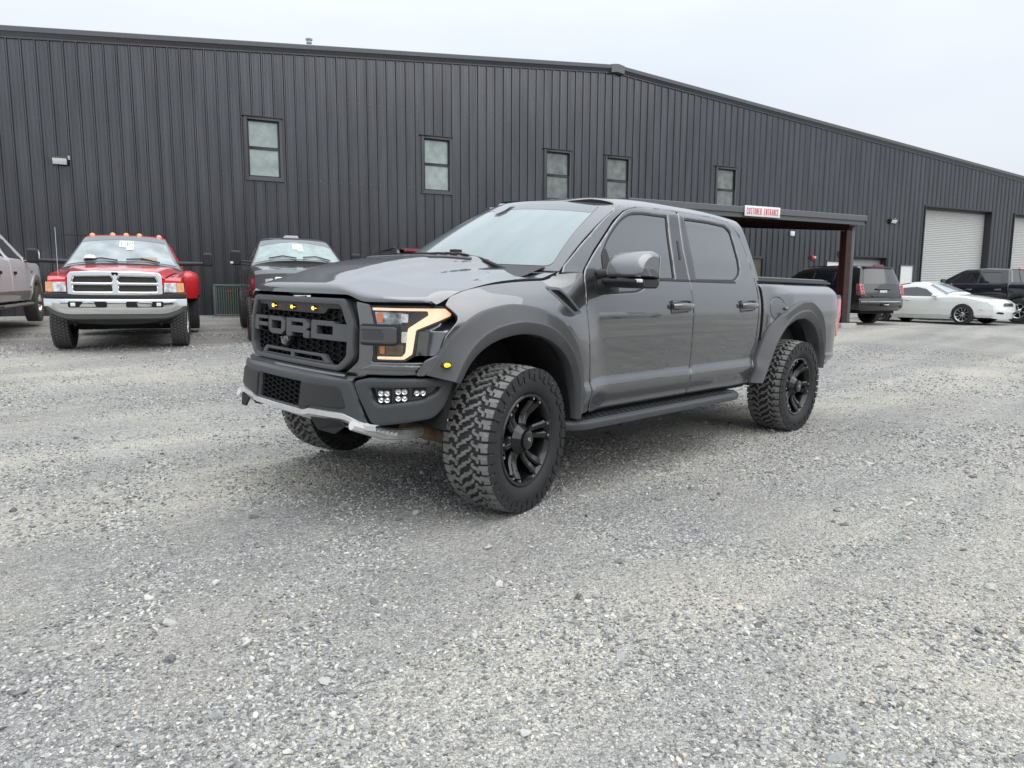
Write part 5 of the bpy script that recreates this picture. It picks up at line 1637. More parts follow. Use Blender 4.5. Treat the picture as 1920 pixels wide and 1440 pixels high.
# ---- mirrors
for s in (1, -1):
    def MR(x, y, z): return (x, s * y, z)
    mb = MB()
    rows = []
    # housing: lofted rounded sections outward
    for y, sc_, dz in ((1.035, .80, -.006), (1.045, .93, -.002), (1.07, 1.0, 0), (1.20, 1.03, 0), (1.27, 1.0, 0), (1.30, .90, -.004), (1.315, .72, -.01)):
        row = []
        for (x, z) in rounded([(-.825, 1.398, .03), (-.850, 1.500, .05), (-.925, 1.555, .06), (-1.01, 1.562, .03), (-1.045, 1.545, .02), (-1.05, 1.395, .02)], .03, 4):
            cx, cz_ = -.94, 1.475
            row.append(MR(cx + (x - cx) * sc_ * 1.12 + .02, y, cz_ + (z - cz_) * sc_ * 1.06 + dz))
        rows.append(row)
    mb.grid(rows, close_v=True); mb.add(rows[0], [tuple(range(len(rows[0])))]); mb.add(rows[-1], [tuple(range(len(rows[0])))])
    mr = TB('wing_mirror', mb, PAINT, smooth=50)
    mb = MB(); rows = []
    for y, sc_ in ((.985, .75), (1.03, .92), (1.08, 1.0), (1.22, 1.0), (1.29, .95), (1.31, .7)):
        row = [MR(-.94 + (x + .94) * sc_, y, 1.36 + (z - 1.36) * sc_) for x, z in rounded([(-.80, 1.388), (-.79, 1.365), (-.83, 1.330), (-1.03, 1.325), (-1.06, 1.345), (-1.06, 1.390)], .015, 3)]
        rows.append(row)
    mb.grid(rows, close_v=True); mb.add(rows[0], [tuple(range(len(rows[0])))]); mb.add(rows[-1], [tuple(range(len(rows[0])))])
    build('mirror_base', mb, BLK, mr, smooth=50)
    mb = MB(); mb.tube([MR(-.86, .94, 1.335), MR(-.87, 1.0, 1.36), MR(-.90, 1.06, 1.385)], [.055, .045, .04], 10); mb.tube([MR(-.86, .95, 1.41), MR(-.88, 1.05, 1.42)], [.04, .03], 10)
    mb.add([MR(-.80, .94, 1.30), MR(-1.02, .94, 1.30), MR(-.98, .985, 1.315), MR(-.84, .985, 1.315), MR(-.80, .925, 1.44), MR(-.95, .90, 1.50), MR(-.93, .945, 1.43), MR(-.85, .955, 1.42)], [(0, 1, 2, 3), (3, 2, 6, 7), (7, 6, 5, 4), (0, 3, 7, 4), (1, 5, 6, 2)])
    build('mirror_arm', mb, BLK, mr, smooth=40)
    mb = MB(); mb.box(-.836, -.804, *sorted((s * 1.225, s * 1.318)), 1.363, 1.385); build('turn_lens', mb, M_LENS, mr, bevel=.006)
    mb = MB(); mb.box(-1.070, -1.066, *sorted((s * 1.06, s * 1.28)), 1.38, 1.54); build('mirror_glass', mb, mat('mirror', (.8, .8, .8), rough=.03, metal=1), mr)

# ---- wheels
def tyre_prof(R_, W_, rr):
    h = W_ / 2
    return [(rr, -h * .62), (rr + .012, -h * .80), (rr + .035, -h * .93), (rr + .075, -h * .985), (R_ - .062, -h * .97), (R_ - .034, -h * .93), (R_ - .020, -h * .84), (R_ - .014, -h * .60), (R_ - .012, 0),
            (R_ - .014, h * .60), (R_ - .020, h * .84), (R_ - .034, h * .93), (R_ - .062, h * .97), (rr + .075, h * .985), (rr + .035, h * .93), (rr + .012, h * .80), (rr, h * .62), (rr - .01, 0)]
def tread_mb(R_, W_, n=30):
    """interlocking all-terrain blocks"""
    mb = MB()
    h = W_ / 2
    pitch = 2 * PI / n
    def surf(u, v, top):
        # u in pitches, v lateral -1..1
        av = abs(v)
        crown = R_ - .014 * av ** 2.4
        if av > 1: crown = R_ - .014 - (av - 1) * .30
        r_ = crown if top else crown - .022
        y = math.copysign(min(av, 1.0) * h * .985 + max(0, av - 1) * .02, v)
        return (r_ * math.cos(u * pitch), y, r_ * math.sin(u * pitch))
    def block(poly, chamfer=.06):
        p = np.array(poly); c = p.mean(0)
        q = c + (p - c) * (1 - chamfer)
        k = len(p)
        vs = [surf(u, v, False) for u, v in p] + [surf(u, v, True) for u, v in q]
        fs = [(i, (i + 1) % k, k + (i + 1) % k, k + i) for i in range(k)]
        # fan for concave tops: triangulate through CDT-safe ear order is avoided by quad strips
        from mathutils.geometry import tessellate_polygon
        tri = tessellate_polygon([[Vector((u, v, 0)) for u, v in q]])
        fs += [tuple(k + i for i in t) for t in tri]
        mb.add(vs, fs)
    Lc = 2 * PI * R_ / n          # one pitch in metres
    def stroke(path, wd):
        P_ = np.array(path, float)
        nr = []
        for i in range(len(P_)):
            d = P_[min(i + 1, len(P_) - 1)] - P_[max(i - 1, 0)]; d /= np.hypot(*d); nr.append((-d[1], d[0]))
        nr = np.array(nr) * wd / 2
        return [tuple(q) for q in np.concatenate([P_ + nr, (P_ - nr)[::-1]])]
    def put(poly, c0, ch=.05):
        block([((c0 + a_) / Lc, b_ / h) for a_, b_ in poly], ch)
    per = Lc / 2
    g_ = random.Random(11)
    for i in range(2 * n):
        for j, l0 in enumerate((-.0735, -.0245, .0245, .0735)):
            sgn = 1 if l0 > 0 else -1
            sh = (j % 2) * per * .5 + g_.uniform(-.003, .003); mx_ = -1 if j % 2 else 1
            tl = g_.uniform(-.002, .002)
            path = [(-.030, -.0165 + tl), (-.014, -.0205), (-.003, -.010), (.003, .010), (.014, .0205), (.030, .0165 + tl)]
            put(stroke([(a_ * .92 * mx_, sgn * b_ + l0) for a_, b_ in path], g_.uniform(.0145, .0172)), i * per + sh)
    for i in range(2 * n):
        for sg in (1, -1):
            c0 = i * per + (0 if sg > 0 else .03)
            long_ = i % 2
            e = .167 if long_ else .158
            put([(.000, sg * .113), (.025, sg * .111), (.030, sg * .091), (.052, sg * .093), (.055, sg * e), (.032, sg * e), (.029, sg * (e - .020)), (.024, sg * e), (.002, sg * e)], c0, .06)
    # sidewall biters
    return mb
def biters(R_, W_, n):
    mb = MB(); h = W_ / 2; pitch = 2 * PI / n
    for i in range(2 * n):
        for sg in (1, -1):
            r0 = R_ - (.082 if i % 2 else .062)
            a0 = (i + (0 if sg > 0 else .46)) * pitch / 2
            vs = []
            for lay in (0, 1):
                for da, r_ in ((.02, r0), (.20, r0 - .006), (.40, r0 + .004), (.42, R_ - .012), (.02, R_ - .012)):
                    t = (r_ - (R_ - .09)) / .09
                    y = h * (.985 - .05 * t) + lay * .007
                    vs.append((r_ * math.cos(a0 + da * pitch), sg * y, r_ * math.sin(a0 + da * pitch)))
            mb.add(vs, [(5, 6, 7, 8, 9)] + [(k, (k + 1) % 5, 5 + (k + 1) % 5, 5 + k) for k in range(5)])
    return mb
M_WHL = mat('gloss_black_wheel', (.006, .006, .007), rough=.25, coat=.6, coat_r=.04, spec=.3)
M_SID = mat('tyre_sidewall', (.020, .020, .021), rough=.62, bump=.12, bscale=60)
def wheel_parts(parent, R_=.437, W_=.325, rr=.262):
    mb = MB(); mb.lathe(tyre_prof(R_, W_, rr), 72, 'y', closed=True); build('tyre', mb, M_SID, parent, smooth=30)
    me_t = build('tread', tread_mb(R_, W_, 21), TREAD, parent, smooth=0, fix=True); me_t['kind'] = 'stuff'
    b_ = build('sidewall_lug', biters(R_, W_, 21), M_SID, parent, smooth=0); b_['kind'] = 'stuff'
    h = W_ / 2
    mb = MB()
    mb.lathe([(rr + .012, h * .70), (rr + .016, h * .84), (rr + .010, h * .88), (rr - .004, h * .86), (rr - .014, h * .76), (rr - .022, h * .55), (rr - .040, h * .10), (rr - .042, -h * .6), (rr + .006, -h * .8)], 64, 'y'); build('rim', mb, M_WHL, parent, smooth=30)
    mb = MB(); mb.lathe([(0, -h * .15), (rr - .045, -h * .15)], 32, 'y'); mb.lathe([(0, -.02), (.15, -.02), (.15, -.04), (0, -.04)], 32, 'y', (0, -.02, 0)); build('brake', mb, M_DARK, parent)
    for txt, a_c in (('ALL TERRAIN', 1.2), ('T/A', -1.9)):
        wd_ = .30 if len(txt) > 4 else .09
        rt_ = rr + .082
        build('sidewall_lettering', text_mb(txt, wd_, .026, .0045, lambda a, b, c: ((rt_ + b) * math.cos(a_c - (a - wd_ / 2) / rt_), h * .987 + c, (rt_ + b) * math.sin(a_c - (a - wd_ / 2) / rt_)), depth=.0025), mat('raised_rubber', (.06, .06, .06), rough=.6), parent, smooth=0)
    # split spokes
    for k in range(6):
        a0 = k * PI / 3 + .20
        mb = MB()
        for d in (-1, 1):
            rows = []
            for t in np.linspace(0, 1, 9):
                r_ = .058 + (rr - .030 - .058) * t
                ang = a0 + d * (.16 + (.085 - .16) * t + .05 * t ** 3 + .02)
                wv = .026 - .006 * math.sin(PI * t)
                y = h * (.60 - .30 * math.sin(PI * min(1, t * 1.1)) * .55 + .16 * t ** 2)
                tx, tz = -math.sin(ang), math.cos(ang)
                cx, cz_ = r_ * math.cos(ang), r_ * math.sin(ang)
                rows.append([(cx + tx * wv * q, y + dy, cz_ + tz * wv * q) for q, dy in ((-1, -.045), (-1, -.006), (-.55, .006), (.55, .006), (1, -.006), (1, -.045))])
            mb.grid(rows)
        # web joining the pair near the hub
        build('spoke', mb, M_WHL, parent, smooth=35)
    mb = MB()
    for k in range(12):
        a0 = (k // 2) * PI / 3 + .20 + (1 if k % 2 else -1) * .155
        r_ = rr - .016
        mb.lathe([(0, h * .86), (.008, h * .855), (.0095, h * .80), (.0095, h * .70)], 8, 'y', (r_ * math.cos(a0), 0, r_ * math.sin(a0)))
    build('rim_bolts', mb, mat('bolt_silver', (.55, .55, .55), rough=.3, metal=1), parent)['kind'] = 'stuff'
    mb = MB()
    mb.lathe([(.100, h * .30), (.095, h * .55), (.060, h * .80), (.056, h * .90), (.040, h * .93), (0, h * .93)], 12, 'y'); build('hub_cap', mb, M_WHL, parent, smooth=20)
    mb = MB()
    for a_, b_, c_, d_ in ((-.009, .013, .011, .013), (-.009, .013, -.009, -.013), (-.009, .001, .006, .001)):
        mb.box(min(a_, c_) - .003, max(a_, c_) + .003, h * .93 + .0005, h * .93 + .003, min(b_, d_) - .003, max(b_, d_) + .003)
    build('hub_logo', mb, mat('logo_silver', (.7, .7, .68), rough=.25, metal=.9), parent)
w0 = empty('wheel', (0, .985 - 1.0, ZR), 0, trk)
wheel_parts(w0)
STEER = math.radians(12.5)
w0.rotation_euler = (0, .3, STEER)
for x, s, spin in ((-3.71, 1, 1.1), (0, -1, .7), (-3.71, -1, 2.2)):
    w = copy_tree(w0, trk)
    w.location = (x, s * .985 - 1.0, ZR)
    w.rotation_euler = (0, spin, (0 if s > 0 else PI) + (STEER if x == 0 else 0))
w0['label'] = 'front wheel with knobby tyre and split-spoke rim'

# ================================================================ the other vehicles
def car_paint(name, col, metal=.0, rough=.3, **k):
    return mat(name, col, rough=rough, metal=metal, coat=1.0, coat_r=.03, **k)
TYRE2 = mat('worn_tyre', (.028, .028, .028), rough=.8, bump=.3, bscale=60)
TR2 = mat('worn_tread', (.10, .098, .094), rough=.9, bump=.8, bscale=70)
ALLOY = mat('alloy', (.50, .50, .51), rough=.25, metal=.9)
DGLASS = mat('dark_car_glass', (.012, .013, .014), rough=.05, coat=1.0, coat_r=.0)
CGLASS = mat('car_glass', (.22, .26, .26), rough=.2, coat=1.0, coat_r=.02, var=.35, vscale=3)

def tyre(parent, x, y, R_, W_, rr, style, face=1, name='wheel', rubber=None, steer=0.0):
    w = empty(name, (x, y, R_), 0, parent)
    w.rotation_euler = (0, rnd.uniform(0, 1), (0 if face > 0 else PI) + steer)
    h = W_ / 2
    mb = MB(); mb.lathe([(rr, -h * .7), (rr + .02, -h * .95), (R_ - .05, -h), (R_ - .012, -h * .82), (R_ - .004, -h * .6), (R_, -h * .3), (R_, h * .3), (R_ - .004, h * .6), (R_ - .012, h * .82), (R_ - .05, h), (rr + .02, h * .95), (rr, h * .7)], 48, 'y', closed=True)
    build('tyre', mb, rubber or TYRE2, w, smooth=35)
    mb = MB()
    n = 46
    for i in range(n):
        a0, a1 = 2 * PI * (i + .08) / n, 2 * PI * (i + .80) / n
        for j, (v0, v1) in enumerate(((-.92, -.62), (-.56, -.22), (-.16, .16), (.22, .56), (.62, .92))):
            sh = (.5 if j % 2 else 0) * 2 * PI / n
            vs = []
            for r_ in (R_ - .006, R_ + .006):
                for a_ in (a0 + sh, a1 + sh):
                    for v in (v0, v1): vs.append((r_ * math.cos(a_ + v * .04), v * h, r_ * math.sin(a_ + v * .04)))
            mb.add(vs, [(4, 6, 7, 5), (0, 1, 5, 4), (2, 6, 7, 3), (0, 4, 6, 2), (1, 3, 7, 5)])
    tag(build('tread', mb, TR2, w, smooth=0), kind='stuff')
    m = {'chrome': CHR, 'alloy': ALLOY, 'dark': M_WHL}[style.split('_')[0]]
    mb = MB(); mb.lathe([(rr + .006, h * .80), (rr + .002, h * .92), (rr - .012, h * .85), (rr - .03, h * .45), (rr - .035, -h * .7)], 40, 'y'); build('rim', mb, m, w, smooth=40)
    mb = MB(); mb.lathe([(0, h * .05), (rr - .03, h * .02)], 24, 'y'); build('brake', mb, M_DARK, w)
    k = int(style.split('_')[1])
    for q in range(k):
        a0 = 2 * PI * q / k
        mb = MB(); rows = []
        for t in np.linspace(0, 1, 6):
            r_ = .04 + (rr - .06) * t
            ww = .030 - .010 * math.sin(PI * t) if k < 8 else .014
            y_ = h * (.72 - .25 * math.sin(PI * t) + .05 * t)
            tx, tz = -math.sin(a0), math.cos(a0); cx, cz_ = r_ * math.cos(a0), r_ * math.sin(a0)
            rows.append([(cx + tx * ww * e, y_ + d, cz_ + tz * ww * e) for e, d in ((-1, -.03), (-.8, 0), (.8, 0), (1, -.03))])
        mb.grid(rows); build('spoke', mb, m, w, smooth=40)
    mb = MB(); mb.lathe([(.075, h * .4), (.07, h * .72), (.045, h * .82), (0, h * .84)], 16, 'y'); build('hub_cap', mb, m, w, smooth=40)
    return w

class Car:
    """A body made of two side sheets and a strip that runs over the top outline between them."""
    def __init__(s, name, loc, yaw, pitch, label, cat, group=None):
        s.root = empty(name, loc, 0)
        s.root.rotation_euler = (0, math.radians(pitch), math.radians(yaw))
        tag(s.root, label, cat, group)
    def setup(s, top, ztab, ytab, taper, crown):
        """top: list of (x, z) from front bottom over the roof to rear bottom; crown: per segment"""
        s.top = np.array([t[:2] for t in top], float)
        s.cr = np.array(list(crown) + [crown[-1]], float)
        s.yt = table(ztab, ytab, .012)
        s.tap = taper
        d = np.diff(s.top, axis=0); n = np.stack([d[:, 1], -d[:, 0]], 1); n /= np.linalg.norm(n, axis=1)[:, None]
        # outward normal: rotate so it points away from the body's middle
        c = s.top.mean(0)
        for i in range(len(n)):
            mid = (s.top[i] + s.top[i + 1]) / 2
            if n[i] @ (mid - c) < 0: n[i] = -n[i]
        nv = np.zeros_like(s.top); nv[:-1] += n; nv[1:] += n
        s.nv = nv / np.linalg.norm(nv, axis=1)[:, None]
    def Y(s, x, z):
        return s.yt(z) - s.tap(x)
    def side(s, x, z):
        x = np.asarray(x, float); z = np.asarray(z, float)
        return np.stack([x, s.Y(x, z), z], -1)
    def strip(s, k, t):
        """k -1..1 across, t along the outline in vertex units"""
        k = np.asarray(k, float); t = np.asarray(t, float)
        idx = np.arange(len(s.top))
        x = np.interp(t, idx, s.top[:, 0]); z = np.interp(t, idx, s.top[:, 1])
        nx = np.interp(t, idx, s.nv[:, 0]); nz_ = np.interp(t, idx, s.nv[:, 1]); c = np.interp(t, idx, s.cr)
        y = s.Y(x, z)
        a = np.abs(k)
        off = c * (1 - a ** 2.6) + .028 * (1 - a ** 14)
        return np.stack([x + nx * off, y * k, z + nz_ * off], -1)
    def sheet(s, t0, t1, m, name, parent=None, k0=-1, k1=1, off=0, n=28, step=.25, smooth=30):
        ts = np.unique(np.concatenate([np.arange(t0, t1, step), [t1], np.arange(math.ceil(t0), math.floor(t1) + 1)]))
        ks = np.sin(np.linspace(math.asin(k0), math.asin(k1), n + 1))
        K, TT = np.meshgrid(ks, ts)
        P = s.strip(K.ravel(), TT.ravel()).reshape(len(ts), len(ks), 3)
        mb = MB(); mb.grid([[tuple(p) for p in r] for r in P])
        return build(name, mb, m, parent or s.root, smooth=smooth)
    def over(s, name, pts, m, parent=None, off=.006, r=.004, res=.12, thick=.012, holes=()):
        f = lambda k, t: s.strip(k, t)
        o = panel(name, s.flip(f, off), pts, m, parent=parent or s.root, holes=holes, res=res, r=0, thick=thick)
        return o
    def flip(s, f, off):
        def g(a, b):
            e = .01
            P = f(a, b); A = f(np.asarray(a) + e, b) - f(np.asarray(a) - e, b); B = f(a, np.asarray(b) + e) - f(a, np.asarray(b) - e)
            N = np.cross(B, A); N /= np.maximum(np.linalg.norm(N, axis=1)[:, None], 1e-9)
            c = np.array([s.top[:, 0].mean(), 0, s.top[:, 1].mean()])
            sg = np.where(((P - c) * N).sum(1) < 0, -1, 1)[:, None]
            return P + N * off * sg
        return g
    def sides(s, name, outline, m, holes=(), parent=None, off=0.0, r=.012, res=.08, thick=.03, pair=None):
        f = s.side if off == 0 else dep(s.side, -off)
        a = panel(name, f, outline, m, parent=(pair[0] if pair else parent or s.root), holes=holes, res=res, r=r, thick=thick, flip=True)
        b = mirror_copy(a, pair[1] if pair else None)
        return a, b
    def box(s, name, x0, x1, y0, y1, z0, z1, m, bevel=.01, parent=None, both=False):
        mb = MB(); mb.box(x0, x1, y0, y1, z0, z1)
        o = build(name, mb, m, parent or s.root, bevel=bevel)
        if both:
            mb = MB(); mb.box(x0, x1, -y1, -y0, z0, z1); build(name, mb, m, parent or s.root, bevel=bevel)
        return o
def arch(xc, R_, zc, zb, n=16, ccw=True):
    """points of a wheel arch cut, front to rear"""
    t0 = math.asin(max(-1, min(1, (zb - zc) / R_)))
    ts = np.linspace(t0, PI - t0, n)
    return [(xc + R_ * math.cos(t), zc + R_ * math.sin(t)) for t in ts]
def side_mirror(c, x, y, z, w, h, m, arm=.12, depth=.09, side=1, name='wing_mirror', tow=False):
    mb = MB()
    pr = rounded([(-w / 2, -h / 2), (w / 2, -h / 2), (w / 2, h / 2), (-w / 2, h / 2)], min(w, h) * .25, 4)
    rows = [[(x + d, side * (y + arm + w / 2 + a * sc_), z + b * sc_) for a, b in pr] for d, sc_ in ((depth * .55, .75), (depth * .4, .95), (-depth * .4, 1.0), (-depth * .5, .96))]
    mb.grid(rows, close_v=True); mb.add(rows[0], [tuple(range(len(pr)))])
    o = build(name, mb, m, c.root, smooth=50)
    mb = MB(); mb.add([(x - depth * .47, side * (y + arm + w / 2 + a * .9), z + b * .93) for a, b in pr], [tuple(range(len(pr)))]); build('mirror_glass', mb, mat('mirror', (.8, .8, .8), rough=.03, metal=1), o)
    mb = MB()
    if tow:
        for dz in (-.03, .03) if tow == 2 else (0,):
            mb.tube([(x + .03, side * (y - .06), z - h * .35 + dz), (x, side * (y + arm + .03), z - h * .30 + dz)], [.045, .030] if tow == 1 else .018, 8)
    else:
        mb.tube([(x + .02, side * (y - .05), z - h * .35), (x, side * (y + arm + .02), z - h * .25)], .025, 8)
    build('mirror_arm', mb, M_BLK, o, smooth=50)
    return o
def placard(c, k, t, txt, w, h, paper=(.80, .84, .82)):
    """paper with a stock number behind the windscreen"""
    p = c.strip(np.array([k]), np.array([t]))[0]
    q = c.strip(np.array([k]), np.array([t + .1]))[0]
    u = Vector(q - p).normalized(); u = u if u.z > 0 else -u
    nrm = Vector((0, 1, 0)).cross(u); nrm = nrm if nrm.x > 0 else -nrm
    o = Vector(p) + nrm * .012
    L = Vector((0, 1, 0))      # seen from the front: +y is to the right
    TT = lambda a, b, cc: tuple(o + L * (a - w / 2) + u * (b - h / 2) + nrm * cc)
    mb = MB(); mb.prism([(0, .03 * h), (w * .52, 0), (w * .5, -h * .35), (w, -h * .35), (w, h), (0, h)], 0, .003, TT)
    pl = build('price_card', mb, mat('paper', paper, rough=.6), c.root)
    T2 = lambda a, b, cc: TT(a + w * .06, b + h * .16, cc + .003)
    build('card_number', text_mb(txt, w * .88, h * .72, w * .055, T2, depth=.001, gap=.30), mat('marker_ink', (.05, .12, .10), rough=.6), pl, smooth=0)
def tapf(front, rear, fx, rx):
    return lambda x: front * np.clip((np.asarray(x, float) - fx[0]) / (fx[1] - fx[0]), 0, 1.2) ** 2 + rear * np.clip((rx[0] - np.asarray(x, float)) / (rx[0] - rx[1]), 0, 1.2) ** 2

# ---------------- red dually pickup
RED = car_paint('red_paint', (.62, .024, .030), rough=.35)
c = Car('dually_pickup', (-.69, -9.19, .395), 69.9, 2.0, 'red dual-rear-wheel pickup numbered 1182 with chrome grille and tow mirrors', 'pickup truck', None)
top = [(.73, .84), (.76, .95), (.76, 1.12), (.68, 1.17), (.20, 1.22), (-.42, 1.27), (-.47, 1.29), (-1.30, 1.83), (-1.42, 1.865), (-2.0, 1.88), (-2.42, 1.84), (-2.52, 1.40), (-2.55, 1.25), (-2.56, .60)]
c.setup(top, [.5, .7, 1.0, 1.2, 1.33, 1.40, 1.85, 2.0], [.93, .965, .985, .965, .93, .88, .665, .6], tapf(.06, 0, (.3, .8), (-2, -3)), [.03, .03, .02, -.05, -.05, .01, .10, .05, .03, .03, .02, .02, .01])
low = [(-2.56, .55)] + [(-.62, .50)] + [q_ for q_ in arch(0, .50, .44, .50)[::-1] if not (q_[0] > 0 and q_[1] < .80)] + [(.45, .82)]
outl = [tuple(p) for p in c.top] + low
win = rounded([(-.80, 1.36), (-1.32, 1.72), (-1.45, 1.77), (-2.0, 1.78), (-2.02, 1.36)], .04)
a, b = c.sides('body_side', outl, RED, holes=[win])
c.sides('door_glass', shrink(win, -.003), DGLASS, off=-.012, r=0, pair=(a, b))
c.sides('door', rounded([(-.62, .60), (-.66, 1.36), (-.78, 1.42), (-1.33, 1.80), (-2.12, 1.83), (-2.12, .60)], .03), RED, holes=[shrink(win, -.004)], off=.004, r=.004, thick=.006, pair=(a, b))
c.sheet(0, 2.6, RED, 'front_panel'); c.sheet(2.6, 5, RED, 'fender_top')
c.sheet(5, 6.0, M_BLK, 'cowl'); ws = c.sheet(6.0, 7, FRIT, 'windscreen', n=28)
c.over('glass', rounded([(-.90, 6.06), (.90, 6.06), (.91, 6.94), (-.91, 6.94)], .03), CGLASS, parent=ws, off=.006, res=.1)
c.over('shade_band', rounded([(-.905, 6.80), (0, 6.84), (.905, 6.80), (.91, 6.945), (-.91, 6.945)], .03), WSB, parent=ws, off=.009, res=.1)
c.sheet(7, 10, RED, 'roof'); c.sheet(10, 12.999, RED, 'cab_back')
c.over('rear_window', [(-.8, 10.1), (.8, 10.1), (.8, 10.9), (-.8, 10.9)], DGLASS)
# dome of the bonnet, higher than the fenders
mb = MB(); rows = []
for i, x in enumerate(np.linspace(0, 1, 12)):
    X = .80 - 1.30 * x
    wf = .69 + .20 * x; zf = float(np.interp(X, [-.5, .2, .7, .85], [1.27, 1.235, 1.185, 1.13])); zh = 1.262 + .118 * (1 - (1 - x) ** 1.5)
    row = []
    for k in np.linspace(-1, 1, 33):
        q = abs(k)
        if q > .80: y = wf * (1 - .14 * (1 - (q - .80) / .20)); z = zf + (zh - .03 - zf) * (1 - ((q - .80) / .20)) ** 1.3
        else: y = wf * .86 * (q / .80); z = zh - .03 * (q / .80) ** 2.5
        row.append((X + .06 * (1 - k * k), math.copysign(y, k), z))
    rows.append(row)
rows = [[(p[0] + .005, p[1], min(p[2], 1.18)) for p in rows[0]]] + rows
mb.grid(rows); build('bonnet', mb, RED, c.root, smooth=30)
# chrome grille with cross bars
def fr(x0, bow=.10):
    return lambda a, b: np.stack([x0 + bow * (1 - (np.asarray(a) / .8) ** 2) - .10 * (np.asarray(b) - 1.0), np.asarray(a, float), np.asarray(b, float)], -1)
go = rounded([(-.66, .90), (.66, .90), (.655, 1.20), (.62, 1.255), (.30, 1.272), (-.30, 1.272), (-.62, 1.255), (-.655, 1.20)], .03)
holes = [rounded(h, .015) for h in ([(-.575, .955), (-.045, .955), (-.045, 1.055), (-.585, 1.055)], [(.045, .955), (.575, .955), (.585, 1.055), (.045, 1.055)], [(-.59, 1.095), (-.055, 1.095), (-.03, 1.13), (-.06, 1.195), (-.565, 1.185)], [(.055, 1.095), (.59, 1.095), (.565, 1.185), (.06, 1.195), (.03, 1.13)])]
gl = panel('grille', fr(.855), go, CHR, parent=c.root, holes=holes, res=.06, r=.018, thick=.06)
for h in holes: panel('grille_mesh', fr(.815), shrink(h, -.01), mat('grille_mesh', (.045, .042, .035), rough=.7, bump=1, bscale=240), parent=gl, res=.1, r=0, thick=.004)
mb = MB(); p0 = .96
mb.prism(rounded([(-.035, 1.25), (-.05, 1.235), (-.035, 1.205), (-.02, 1.195), (-.012, 1.22), (.012, 1.22), (.02, 1.195), (.035, 1.205), (.05, 1.235), (.035, 1.25)], .005), 0, .012, lambda a_, b_, cc: (p0 - .008 - .02 * (b_ - 1.2) + cc, a_, b_ + .006)); build('emblem', mb, GLOSSB, gl)
for s in (1, -1):
    f = (lambda s: (lambda a_, b_: np.stack([.875 - .14 * ((np.asarray(a_) - .66) / .3) ** 2 * 1.0 - .05 * (np.asarray(b_) - 1.), np.asarray(a_) * s, np.asarray(b_, float)], -1)))(s)
    h_ = panel('headlight', f, rounded([(.675, .945), (.865, .945), (.865, 1.095), (.685, 1.095)], .01), mat('headlight_glass', (.60, .64, .66), rough=.15, coat=1, var=.45, vscale=14), parent=c.root, res=.04, r=.01, thick=.06, flip=s < 0)
    panel('turn_signal', f, rounded([(.872, .94), (.975, .945), (.97, 1.095), (.872, 1.095)], .01), mat('amber_lens', (.80, .38, .16), rough=.2, coat=1, var=.25, vscale=20), parent=c.root, res=.04, r=.01, thick=.06, flip=s < 0)
# bumper
_cb = lambda y: .93 - .07 * (y / .8) ** 2 - .22 * max(0, abs(y) - .78) ** 1.2 * 3
def loftx(name, prof, m, y1=1.0, n=40, parent=None, smooth=30):
    mb = MB(); rows = []
    for y in np.linspace(-y1, y1, n + 1):
        q = abs(y) / y1
        rows.append([(_cb(y) + dx, y, z if not callable(z) else z(q)) for dx, z in prof])
    mb.grid(rows); return build(name, mb, m, parent or c.root, smooth=smooth)
zb = lambda q: .60 + .15 * max(0, (q - .62) / .38) ** 2
loftx('bumper_pad', [(-.12, .925), (-.01, .930), (.012, .915), (.018, .87), (.0, .845)], M_BLK, 1.0)
bmp = loftx('bumper', [(.008, .842), (.024, .836), (.034, .81), (.034, .72), (.020, lambda q: zb(q) + .04), (-.01, zb)], CHR, 1.0)
loftx('valance', [(-.02, lambda q: zb(q) + .01), (-.02, lambda q: zb(q) - .07), (-.06, lambda q: zb(q) - .09)], mat('grey_valance', (.085, .085, .085), rough=.5), .98)
loftx('air_dam', [(-.05, lambda q: zb(q) - .08), (-.12, lambda q: .43 + .12 * q ** 3)], M_BLK, .84)
for s in (1, -1):
    mb = MB(); mb.prism(rounded([(.13, .705), (.66, .705), (.66, .80), (.13, .80)], .03), 0, .014, lambda a_, b_, cc: (_cb(a_) + .026 + cc, s * a_, b_)); po = build('bumper_slot', mb, M_DARK, bmp)
    mb = MB(); mb.box(_cb(.6) + .042, _cb(.6) + .05, *sorted((s * .56, s * .625)), .725, .78); build('fog_lamp', mb, M_LENS, po, bevel=.01)
# rear dually fenders and box
for s in (1, -1):
    mb = MB(); rows = []
    for x, k in ((-2.95, 0), (-3.0, .5), (-3.15, .85), (-3.45, 1), (-3.95, 1), (-4.3, .85), (-4.5, .4)):
        yo = .93 + .27 * k; zt = 1.10 + .14 * k
        rows.append([(x, s * .90, zt + .05), (x, s * (.93 + .10 * k), zt + .045), (x, s * (yo - .04), zt - .01), (x, s * yo, zt - .12), (x, s * (yo), .85 - .1 * k), (x, s * (yo - .01), .70 if abs(x + 3.8) > .45 else .86), (x, s * .9, .70)])
    mb.grid(rows); mb.add(rows[0], [tuple(range(7))]); build('rear_fender', mb, RED, c.root, smooth=45)
mb = MB(); mb.box(-4.95, -2.62, -.93, .93, .62, 1.30); build('cargo_box', mb, RED, c.root, bevel=.03)
c.box('chassis', -4.8, .55, -.75, .75, .42, .70, UNDER); c.box('engine_bay', -.6, .72, -.62, .62, .5, 1.15, UNDER)
c.box('front_axle', -.06, .06, -.75, .75, .30, .42, UNDER)
